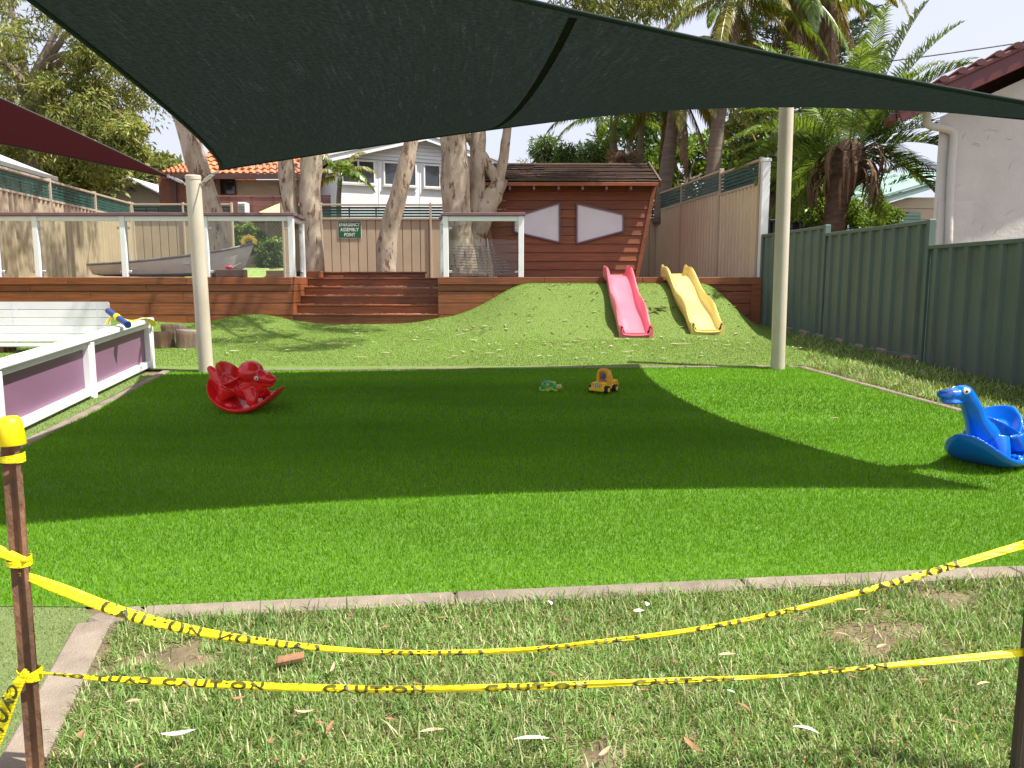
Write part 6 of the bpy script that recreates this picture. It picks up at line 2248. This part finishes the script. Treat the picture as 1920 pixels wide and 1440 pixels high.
# tall layered pine
def pine():
    X0 = at(1512, 300, 27)
    r = thing('norfolk_pine', (X0.x, 27, 1.5), 'tall layered pine behind the feather palms', 'tree')
    rs = np.random.RandomState(77)
    MB().tube([V(X0.x, 27, 1.4), V(X0.x, 27, 8), V(X0.x + 0.05, 27, 14.5)], [0.3, 0.22, 0.06], 10).build('trunk', M['twig'], r, smooth='all')
    m_v, m_f = [], []
    tw = MB()
    k = 0
    z = 2.6
    while z < 14.2:
        L_ = 3.3 * (1 - (z - 2) / 14.5) + 0.4
        for b in range(6):
            az = b * math.pi / 3 + k * 0.5 + rs.normal() * 0.1
            o = np.array([math.cos(az), math.sin(az), 0.0])
            pts = [np.array([X0.x, 27, z]) + o * L_ * t + np.array([0, 0, -0.18 * math.sin(math.pi * t) + 0.42 * t ** 3]) for t in np.linspace(0, 1, 9)]
            tw.tube([V(*p) for p in pts], list(np.linspace(0.04, 0.012, 9)), 5)
            s = np.array([-o[1], o[0], 0])
            for t in np.linspace(0.18, 1, 20):
                i = min(7, int(t * 8))
                p = pts[i] + (pts[i + 1] - pts[i]) * (t * 8 - i)
                for sd in (-1, 1):
                    tl_ = 0.5 * (1.1 - 0.6 * t)
                    for q in range(5):
                        a = p + sd * s * tl_ * q / 5 + o * 0.3 * tl_ * q / 5 + np.array([0, 0, 0.06 * q * 0.2])
                        m_v.append(a)
                        m_f.append(unit((sd * s * 0.7 + o * 0.5 + np.array([0, 0, 0.45]) + rs.normal(size=3) * 0.35)[None])[0])
        z += 0.62
        k += 1
    tw.build('branches', M['twig'], r)
    P_ = np.array(m_v)
    v, f = leaf_quads(np.repeat(P_, 2, 0), unit(np.repeat(np.array(m_f), 2, 0) + rs.normal(size=(2 * len(P_), 3)) * 0.3), 0.22, 0.05, rs)
    link_mesh('crown', v, f, FP, r)


pine()


# ------------------------------------------------------------------ gum trees standing in the deck
def trunk_path(px_list, Y, tilt=0.0):
    return [at(x, y, Y + tilt * i) for i, (x, y) in enumerate(px_list)]


def limb(m_, pts, widths_px, Y, n=18, steps=22, knob=0.05, seed=0):
    rs = np.random.RandomState(seed)
    P_ = resample(pts, steps)
    w = np.interp(np.linspace(0, 1, steps), np.linspace(0, 1, len(widths_px)), widths_px) / F_PX * Y / 2
    o = len(m_.v)
    ph = rs.rand(6) * 6.28
    m_.tube(P_, list(w), n)
    for i in range(steps):                                       # lumpy section, burls
        for k in range(n):
            a = 2 * math.pi * k / n
            q = V(*m_.v[o + i * n + k])
            c = P_[i]
            f = 1 + knob * (math.sin(2 * a + ph[0] + 0.3 * i) + 0.7 * math.sin(3 * a + ph[1] - 0.45 * i) + 0.5 * math.sin(5 * a + ph[2] + i * 0.9) + 0.6 * math.sin(ph[3] + i * 0.7))
            m_.v[o + i * n + k] = tuple(c + (q - c) * f)
    return m_


def gum(label, limbs, Y, crown, seed, name='gum_tree'):
    """limbs: list of (pixel path, widths, extra upward world points); crown: list of (centre, radius)."""
    b = at(*limbs[0][0][0], Y)
    r = thing(name, (b.x, Y, ZT), label, 'tree', 'gum trees growing through the deck')
    m_ = MB()
    for i, (pxs, ws, more) in enumerate(limbs):
        pts = [at(x, y, Y) for x, y in pxs] + [V(*p) for p in more]
        ww = list(ws) + [ws[-1] * (1 - 0.75 * (k + 1) / (len(more) + 0.5)) for k in range(len(more))]
        limb(m_, pts, ww, Y, seed=seed + i, steps=10 + 6 * len(pts))
    m_.build('trunk', M['bark'], r, smooth='all')
    if crown:
        rs = np.random.RandomState(seed)
        cs, rad = [], []
        tw = MB()
        for (c, R) in crown:
            c = np.array(c)
            k = int(5 + 5 * R)
            d = unit(rs.normal(size=(k, 3)))
            q = c + d * R * (0.3 + 0.7 * rs.rand(k, 1)) * np.array([1, 1, 0.6])
            cs += list(q)
            rad += list(0.42 * R ** 0.4 * (0.7 + 0.6 * rs.rand(k)))
            for p in q:
                tw.tube(resample([V(*c), V(*((c + p) / 2)) + V(0, 0, 0.1), V(*p)], 5), [0.03, 0.024, 0.018, 0.012, 0.006], 5)
        v, f = cloud(cs, rad, 110, 0.2, 0.035, rs, 1.3, 0.9)
        link_mesh('crown', v, f, G1, r)
        ends = [V(*l[2][-1]) for l in limbs if l[2]]
        for (c, R) in crown:
            c = V(*c)
            e = min(ends, key=lambda p: (p - c).length) if ends else c
            tw.tube(resample([e, (e + c) / 2 + V(0, 0, 0.2), c], 6), [0.07, 0.06, 0.05, 0.045, 0.04, 0.03], 6)
        tw.build('branches', M['bark'], r)
    return r


gum('leaning gum trunk rising behind the left sail post', [([(416, 530), (412, 470), (402, 410), (378, 335), (354, 255), (338, 200), (322, 140)], [40, 36, 37, 36, 37, 36, 32], [(-7.6, 17.3, 8.2), (-7.9, 17.4, 9.6)])], 17.3,
    [((-7.6, 17.0, 10.2), 1.5), ((-5.6, 16.4, 9.6), 1.3), ((-3.8, 15.6, 9.3), 1.2), ((-6.7, 14.9, 8.6), 1.4), ((-6.6, 17.6, 8.6), 1.4)], 101)
gum('twin gum trunk at the left side of the steps', [([(590, 530), (584, 440), (581, 350), (586, 285), (590, 220)], [38, 36, 38, 37, 34], [(-4.1, 16.7, 7.5), (-4.0, 16.5, 9.2)]),
    ([(584, 500), (566, 450), (549, 405), (540, 350), (536, 300), (533, 240)], [26, 28, 29, 29, 28, 26], [(-4.9, 16.6, 7.4), (-5.2, 16.4, 8.8)])], 16.7,
    [((-3.6, 16.0, 9.8), 1.3), ((-2.2, 15.2, 9.0), 1.1), ((-5.4, 15.9, 9.4), 1.2), ((-1.4, 12.6, 8.2), 1.0), ((-0.6, 11.2, 8.0), 0.9), ((0.9, 10.4, 8.0), 0.8), ((-1.7, 10.2, 8.2), 0.8), ((0.6, 12.4, 8.3), 0.8)], 111)
gum('single gum trunk leaning right beside the assembly sign', [([(724, 530), (725, 480), (731, 425), (752, 350), (771, 265), (786, 200)], [38, 36, 34, 33, 24, 22], [(-1.6, 17.8, 7.4), (-1.2, 17.6, 9.0)])], 17.8,
    [((-0.8, 17.0, 9.6), 1.2), ((-1.9, 16.6, 9.2), 1.0)], 121)
gum('thick gum trunk with reddish peeling bark beside the cubby', [([(866, 520), (861, 450), (857, 400), (853, 330), (849, 250), (846, 190)], [62, 52, 52, 50, 48, 44], [(-1.15, 16.0, 7.0), (-0.8, 15.7, 8.6)])], 16.0,
    [((-0.6, 15.2, 9.2), 1.4), ((0.8, 14.6, 8.7), 1.2), ((0.2, 13.3, 8.4), 1.0)], 131)
gum('forked grey gum tree in front of the cubby roof', [([(894, 520), (893, 460), (894, 410), (894, 350), (896, 280), (898, 215)], [46, 40, 34, 32, 28, 26], [(-0.5, 16.4, 7.4), (0.0, 16.2, 9.0)]),
    ([(894, 440), (908, 398), (922, 370), (934, 350), (938, 335)], [40, 40, 36, 30, 26], []),
    ([(936, 350), (920, 318), (902, 288), (884, 262), (868, 240)], [20, 20, 18, 17, 16], [(-1.3, 16.4, 6.4)]),
    ([(935, 352), (941, 315), (947, 275), (952, 235), (958, 190)], [19, 18, 17, 16, 15], [(0.3, 16.3, 7.2), (1.0, 15.9, 8.6)])], 16.35,
    [((1.4, 15.4, 8.9), 1.3), ((2.6, 15.2, 8.6), 1.1), ((3.6, 15.6, 8.9), 1.0), ((2.0, 16.8, 9.2), 1.2), ((1.3, 16.2, 8.1), 0.8), (tuple(at(1100, -5, 15.6)), 0.75), (tuple(at(1170, 0, 15.6)), 0.7), (tuple(at(1235, 5, 15.8)), 0.55)], 141)
# ------------------------------------------------------------------ grass, turf pile, litter
def sample(poly, dens, rs):
    xs_, ys_ = [p[0] for p in poly], [p[1] for p in poly]
    a = (max(xs_) - min(xs_)) * (max(ys_) - min(ys_))
    n = int(a * dens)
    x = min(xs_) + rs.rand(n) * (max(xs_) - min(xs_))
    y = min(ys_) + rs.rand(n) * (max(ys_) - min(ys_))
    k = in_poly(x, y, poly)
    return x[k], y[k]


def in_view(x, y, margin=0.12):
    return (np.abs(x) < (960 / F_PX + margin) * y + 0.3)


def pile(x, y, z, h, w, lean, rs):
    """One-triangle fibres."""
    n = len(x)
    az = rs.rand(n) * 2 * math.pi
    ln = lean * rs.rand(n)
    hh = h * (0.6 + 0.6 * rs.rand(n))
    ww = w * (0.7 + 0.6 * rs.rand(n)) / 2
    sa = rs.rand(n) * math.pi
    v = np.empty((n, 3, 3))
    v[:, 0] = np.stack([x - np.cos(sa) * ww, y - np.sin(sa) * ww, z], 1)
    v[:, 1] = np.stack([x + np.cos(sa) * ww, y + np.sin(sa) * ww, z], 1)
    v[:, 2] = np.stack([x + np.cos(az) * hh * ln, y + np.sin(az) * hh * ln, z + hh * np.sqrt(np.maximum(0.1, 1 - ln ** 2))], 1)
    return v.reshape(-1, 3), np.arange(3 * n).reshape(n, 3)


rs = np.random.RandomState(3)
TURF = leafmat('bright_turf_fibre', [(0.13, 0.315, 0.009), (0.155, 0.365, 0.011), (0.185, 0.41, 0.015), (0.24, 0.48, 0.03)], 0.4, 0.45, 1.1, 0.012, (0.8, 1.2), (0.3, 1.1, 1))
OLD = leafmat('faded_turf_fibre', [(0.12, 0.23, 0.02), (0.17, 0.3, 0.035), (0.23, 0.37, 0.055), (0.34, 0.45, 0.11)], 0.35, 0.5, 0.7, 0.01, (0.84, 1.14))
GRASS = leafmat('lawn_blade', [(0.31, 0.25, 0.12), (0.105, 0.21, 0.035), (0.155, 0.31, 0.055), (0.235, 0.4, 0.1), (0.36, 0.47, 0.18), (0.64, 0.58, 0.34)], 0.4, 0.5, 1.6, 0.02, (0.78, 1.2))
Vv, Ff, off = [], [], 0
for (ya, yb2, dens, w, h) in ((3.0, 4.6, 15000, 0.0042, 0.026), (4.6, 6.5, 9500, 0.0055, 0.026), (6.5, 9.6, 5500, 0.0075, 0.026)):
    x, y = sample(TURF_POLY, dens, rs)
    k = (y >= ya) & (y < yb2) & in_view(x, y)
    x, y = x[k], y[k]
    v, f = pile(x, y, ground_z(y) + 0.0, h, w, 0.75, rs)
    Vv.append(v)
    Ff.append(f + off)
    off += len(v)
tag(link_mesh('turf_pile', np.concatenate(Vv), np.concatenate(Ff), TURF), 'bright green pile of the artificial turf', 'turf', kind='stuff')

# faded turf pile
Vv, Ff, off = [], [], 0
back = [(-9.5, 9.5), (4.8, 9.6), (4.8, 14.4), (-9.5, 14.4)]
x, y = sample(back, 3300, rs)
k = in_view(x, y) & (y > 9.3 + (x - KBL[0]) * 0.042)
x, y = x[k], y[k]
v, f = pile(x, y, ground_z(y) + mound(x, y) + 0.004, 0.018, 0.009, 0.85, rs)
Vv.append(v); Ff.append(f + off); off += len(v)
for poly, dens, w in ((sv, 9000, 0.004),):
    x, y = sample(poly, dens, rs)
    k = in_view(x, y, 0.05) & (y > 1.85) & (y < 5)
    x, y = x[k], y[k]
    v, f = pile(x, y, ground_z(y) - 0.005, 0.014, w, 0.85, rs)
    SIDE = leafmat('dull_side_turf_fibre', [(0.15, 0.215, 0.05), (0.205, 0.275, 0.07), (0.28, 0.335, 0.105), (0.37, 0.4, 0.165)], 0.35, 0.5, 0, 0.01)
    tag(link_mesh('side_turf_pile', v, f, SIDE), 'dull tan green pile of the side turf at the lower left', 'turf', kind='stuff')
x, y = sample(sv, 3000, rs)
k = in_view(x, y, 0.05) & (y >= 5) & (x > -5.5)
x, y = x[k], y[k]
v, f = pile(x, y, ground_z(y) - 0.005, 0.02, 0.007, 0.85, rs)
Vv.append(v); Ff.append(f + off); off += len(v)
tag(link_mesh('faded_turf_pile', np.concatenate(Vv), np.concatenate(Ff), OLD), 'worn yellowish pile of the older turf', 'turf', kind='stuff')


def blades(x, y, z, L_, w, rs, lean0=0.5, lean1=1.25):
    """Curved three-segment blades."""
    n = len(x)
    az = rs.rand(n) * 2 * math.pi
    a0 = lean0 * rs.rand(n)
    a1 = a0 + lean1 * (0.25 + 0.75 * rs.rand(n))
    LL = L_ * (0.5 + 0.8 * rs.rand(n))
    ww = w * (0.7 + 0.6 * rs.rand(n)) / 2
    dx, dy = np.cos(az), np.sin(az)
    sx, sy = -dy * ww, dx * ww
    p = np.stack([x, y, z], 1)
    v = np.empty((n, 7, 3))
    for i, t in enumerate((0.0, 0.36, 0.72)):
        k = 1 - 0.35 * t
        v[:, 2 * i] = p + np.stack([sx * k, sy * k, 0 * x], 1)
        v[:, 2 * i + 1] = p - np.stack([sx * k, sy * k, 0 * x], 1)
        a = a0 + (a1 - a0) * (i / 2)
        seg = LL * 0.36
        p = p + np.stack([dx * np.sin(a) * seg, dy * np.sin(a) * seg, np.cos(a) * seg], 1)
    v[:, 6] = p
    b = np.arange(n)[:, None] * 7
    q = np.concatenate([b + np.array([[0, 1, 3]]), b + np.array([[0, 3, 2]]), b + np.array([[2, 3, 5]]), b + np.array([[2, 5, 4]]), b + np.array([[4, 5, 6]])], 0)
    return v.reshape(-1, 3), q


fronty = lambda x: KFL[1] + (x - KFL[0]) * (KFR[1] - KFL[1]) / (KFR[0] - KFL[0]) - 0.125
lawn = [(-1.62, 3.05), (-1.3, 1.7), (4.2, 1.7), (4.9, fronty(4.9)), (-1.62, fronty(-1.62))]
bare = [(gp(290, 1225), 0.16), (gp(1640, 1185), 0.2), (gp(1790, 1115), 0.14), (gp(1130, 1410), 0.08), (gp(330, 1240), 0.12)]


def thin(x, y, rs, bare_):
    keep = np.ones(len(x), bool)
    f = 0.5 + 0.25 * np.sin(3.1 * x + 1.7 * y) + 0.25 * np.sin(7.3 * x - 5.1 * y + 1.2)
    keep &= rs.rand(len(x)) < 0.62 + 0.38 * f
    for c, r in bare_:
        d = np.hypot(x - c.x, (y - c.y) * 1.3) * (1 + 0.35 * np.sin(17 * x + 9 * y) + 0.25 * np.sin(31 * y - 23 * x))
        keep &= rs.rand(len(x)) > 0.93 * np.exp(-(d / r) ** 4)
    return keep


Vv, Ff, off = [], [], 0
for L_, w, dens, l0, l1 in ((0.04, 0.004, 20000, 1.6, 0.6), (0.06, 0.0044, 7500, 1.5, 0.55), (0.075, 0.0048, 500, 0.9, 0.8)):
    x, y = sample(lawn, dens, rs)
    edge_l = -1.46 + (2.1 - y) * 0.26 + 0.075
    k = in_view(x, y, 0.03) & (y < fronty(x) + 0.012) & (x > np.where(y > 2.1, -1.46 - (y - 2.1) * 0.277 + 0.08, edge_l)) & (y > 1.85) & thin(x, y, rs, bare)
    x, y = x[k], y[k]
    v, f = blades(x, y, ground_z(y) - 0.014, L_, w, rs, l0, l1)
    Vv.append(v); Ff.append(f + off); off += len(v)
# longer tufts overhanging the edging
x, y = sample(lawn, 3000, rs)
k = (np.abs(y - fronty(x) + 0.02) < 0.05) & in_view(x, y, 0.03) & (rs.rand(len(x)) < 0.7)
x, y = x[k], y[k]
v, f = blades(x, y, ground_z(y) - 0.014, 0.085, 0.005, rs, 0.9, 1.0)
Vv.append(v); Ff.append(f + off); off += len(v)
# strip between the right hand edging and the green fence
strip = [(KBR[0] + 0.1, KBR[1] - 0.02), (KR2[0] + 0.1, KR2[1]), (KR3[0] + 0.1, KR3[1]), (5.6, 3.9), (gl(7.2) + 0.05, 7.2), (gl(9.6) - 0.05, 9.6), (gl(12) - 0.05, 12.0), (4.5, 13.0), (4.3, 11.2)]
x, y = sample(strip, 3600, rs)
k = in_view(x, y, 0.03) & (rs.rand(len(x)) < 0.55 + 0.45 * np.sin(2.1 * x + 3.3 * y) ** 2)
x, y = x[k], y[k]
v, f = blades(x, y, ground_z(y) - 0.012 + np.where(y > 9.4, mound(x, y), 0), 0.09, 0.009, rs, 0.8, 1.1)
Vv.append(v); Ff.append(f + off); off += len(v)
tag(link_mesh('lawn_grass', np.concatenate(Vv), np.concatenate(Ff), GRASS), 'mown coarse lawn grass of the foreground and fence strip', 'grass', kind='stuff')

# ------------------------------------------------------------------ fallen leaves
def leafmesh(m_, p, az, L_, w, curl, rs_, lift=0.006, roll=0.3):
    d = V(math.cos(az), math.sin(az), 0)
    s = V(-d.y, d.x, 0)
    vs = []
    bend = rs_.uniform(-0.35, 0.35)
    for i in range(7):
        t = i / 6
        c = p + d * (L_ * (t - 0.5)) + s * (bend * L_ * (t - 0.5) ** 2 * 2) + V(0, 0, lift + curl * L_ * (2 * t - 1) ** 2)
        k = math.sin(math.pi * min(0.98, max(0.03, t))) ** 0.7 * w / 2
        vs += [c + s * k + V(0, 0, k * roll), c - V(0, 0, 0.3 * k), c - s * k + V(0, 0, k * roll * 0.6)]
    fs = []
    for i in range(6):
        b = 3 * i
        fs += [(b, b + 1, b + 4, b + 3), (b + 1, b + 2, b + 5, b + 4)]
    m_.add(vs, fs)


L_TAN = mat('tan_dry_leaf', (0.42, 0.29, 0.17), 0.7, 0.2, 12)
L_BRN = mat('brown_dry_leaf', (0.26, 0.13, 0.065), 0.7, 0.3, 12)
L_WHT = mat('bleached_bark_strip', (0.55, 0.5, 0.43), 0.7, 0.25, 14)
L_PET = mat('white_petal', (0.72, 0.7, 0.66), 0.6, 0.05)
rg = random.Random(5)
big = [
    (335, 1399, 0.13, 0.028, 0.25, L_WHT, 'long bleached bark strip low on the left of the lawn'),
    (448, 1331, 0.055, 0.02, 0.2, L_BRN, 'small brown dry leaf left of the tan leaf under the lower tape'),
    (570, 1357, 0.085, 0.016, 0.0, L_TAN, 'slim tan dry leaf lying level, left of the upright brown leaf'),
    (619, 1385, 0.1, 0.017, 1.5, L_BRN, 'brown dry leaf pointing towards the camera below the tape'),
    (625, 1272, 0.09, 0.015, 1.6, L_TAN, 'tan dry leaf standing behind the lower tape on the left'),
    (810, 1391, 0.1, 0.018, 0.2, L_TAN, 'curved tan dry leaf in the middle of the lawn'),
    (996, 1406, 0.14, 0.022, 0.05, L_WHT, 'straight bleached bark strip near the bottom middle'),
    (1133, 1434, 0.09, 0.02, 0.9, L_TAN, 'tan dry leaf cut by the bottom edge right of the bleached strip'),
    (1295, 1420, 0.12, 0.026, 2.0, L_BRN, 'large red brown dry leaf near the bottom edge'),
    (1396, 1346, 0.075, 0.016, 2.1, L_BRN, 'red brown dry leaf between the white petal and the bark bundle'),
    (1360, 1246, 0.085, 0.022, 0.15, L_TAN, 'pale tan leaf between the two tape strands right of centre'),
    (1650, 1230, 0.085, 0.018, 0.5, L_TAN, 'tan dry leaf at the edge of the bare patch'),
    (1612, 1160, 0.07, 0.014, 0.0, L_TAN, 'upper tan leaf on the bare patch at the right'),
    (1580, 1207, 0.075, 0.015, 2.5, L_TAN, 'tan leaf left of the bare patch behind the tape'),
    (1840, 1301, 0.075, 0.014, 0.3, L_TAN, 'thin tan leaf far right below the tape'),
    (1790, 1376, 0.1, 0.012, 2.6, L_BRN, 'thin brown leaf stalk near the lower right corner'),
    (1512, 1388, 0.1, 0.025, 2.6, L_WHT, 'grey white bark bundle in the lower right of the lawn'),
    (1370, 1317, 0.035, 0.014, 2.4, L_PET, 'small white petal right of centre below the tape'),
    (1033, 1147, 0.06, 0.018, 1.9, L_PET, 'white petal in the grass behind the upper tape'),
    (1214, 1150, 0.055, 0.02, 1.5, L_PET, 'upright white frangipani petal near the front edging'),
    (1197, 1163, 0.055, 0.03, 0.1, L_PET, 'flat white petals lying beside the upright petal'),
    (252, 1335, 0.06, 0.02, 0.3, L_TAN, 'small pale leaf between the picket and the brown leaf'),
    (152, 1400, 0.07, 0.022, 1.9, L_BRN, 'brown leaf in the lower left corner beside the concrete edge'),
    (1565, 790, 0.1, 0.02, 0.1, L_TAN, 'single dry leaf on the sunlit bright turf in front of the right post'),
    (1240, 797, 0.1, 0.018, 0.05, L_BRN, 'single dry leaf on the shaded bright turf below the truck'),
]
for (px, py, L_, w, az, m_, lab) in big:
    p = gp(px, py)
    on_turf = py < 1000
    mm = MB()
    leafmesh(mm, V(p.x, p.y, gz(p.x, p.y) + (0.026 if on_turf else 0.035)), az, L_ * 0.78, w * 0.8, rg.uniform(-0.02, 0.06), rg)
    tag(mm.build('fallen_leaf', m_, smooth='all'), lab, 'leaf', 'fallen leaves on the grass')
p = gp(545, 1250)
tag(MB().obox((p.x, p.y, gz(p.x, p.y) + 0.03), (0.048, 0.01, 0.006), (-0.004, 0.02, 0.002), (0, -0.002, 0.012), 0.006).build('bark_chip', L_BRN), 'brown chunk of bark between the two tape strands', 'bark chip')
# fine litter too small to tell apart
L_PALE = mat('pale_dry_leaf', (0.62, 0.54, 0.37), 0.7, 0.15, 12)
litter = [MB(), MB()]
for k in range(320):
    u = rg.random()
    if u < 0.62:
        x, y = rg.gauss(1.7, 1.8), rg.uniform(10.0, 14.2)
    elif u < 0.85:
        x, y = rg.uniform(-5.5, 0), rg.uniform(10.0, 14.2)
    else:
        x, y = rg.uniform(4.0, 5.0), rg.uniform(7.5, 12)
    if x > 4.7 or x < -6 or y < 9.7 and x < 4:
        continue
    leafmesh(litter[0 if rg.random() < 0.88 else 1], V(x, y, gz(x, y) + 0.02), rg.uniform(0, 6.28), rg.uniform(0.07, 0.17), rg.uniform(0.016, 0.032), rg.uniform(-0.02, 0.06), rg, lift=0.014)
for k in range(70):
    x, y = rg.uniform(SX0 + 0.1, SX1 - 0.1), YD + 0.02 + 0.27 * rg.randint(0, 3) + rg.uniform(0.0, 0.08)
    i = int((y - YD - 0.02) / 0.27)
    leafmesh(litter[0], V(x, y, rz[i + 1] + 0.002), rg.uniform(-0.3, 0.3), rg.uniform(0.05, 0.12), 0.016, 0.02, rg)
for k in range(60):
    x, y = rg.uniform(-1.2, 2.8), rg.uniform(2.0, 3.3)
    if y < fronty(x) - 0.05 and x > -1.4 - (y - 2.1) * 0.2:
        leafmesh(litter[1], V(x, y, gz(x, y) + 0.025), rg.uniform(0, 6.28), rg.uniform(0.02, 0.05), rg.uniform(0.006, 0.014), 0.05, rg)
tag(litter[0].build('leaf_litter', L_PALE, smooth='all'), 'scattered tan leaf litter on turf and steps', 'leaf litter', kind='stuff')
tag(litter[1].build('leaf_litter', L_BRN, smooth='all'), 'scattered brown leaf litter on turf and lawn', 'leaf litter', kind='stuff')
mm = MB()
for k in range(9):
    c = gp(1232 + rg.uniform(-12, 14), 596 + rg.uniform(-8, 8))
    y_ = 13.2 + rg.uniform(-0.15, 0.15)
    x_ = at(1232, 596, y_).x + rg.uniform(-0.14, 0.16)
    leafmesh(mm, V(x_, y_, gz(x_, y_) + 0.03), rg.uniform(-1.2, 0.6), rg.uniform(0.12, 0.18), 0.04, 0.08, rg)
tag(mm.build('leafy_twig', mat('dried_green_leaf', (0.24, 0.25, 0.1), 0.6, 0.2), smooth='all'), 'fallen leafy twig on the mound between the two slides', 'twig')
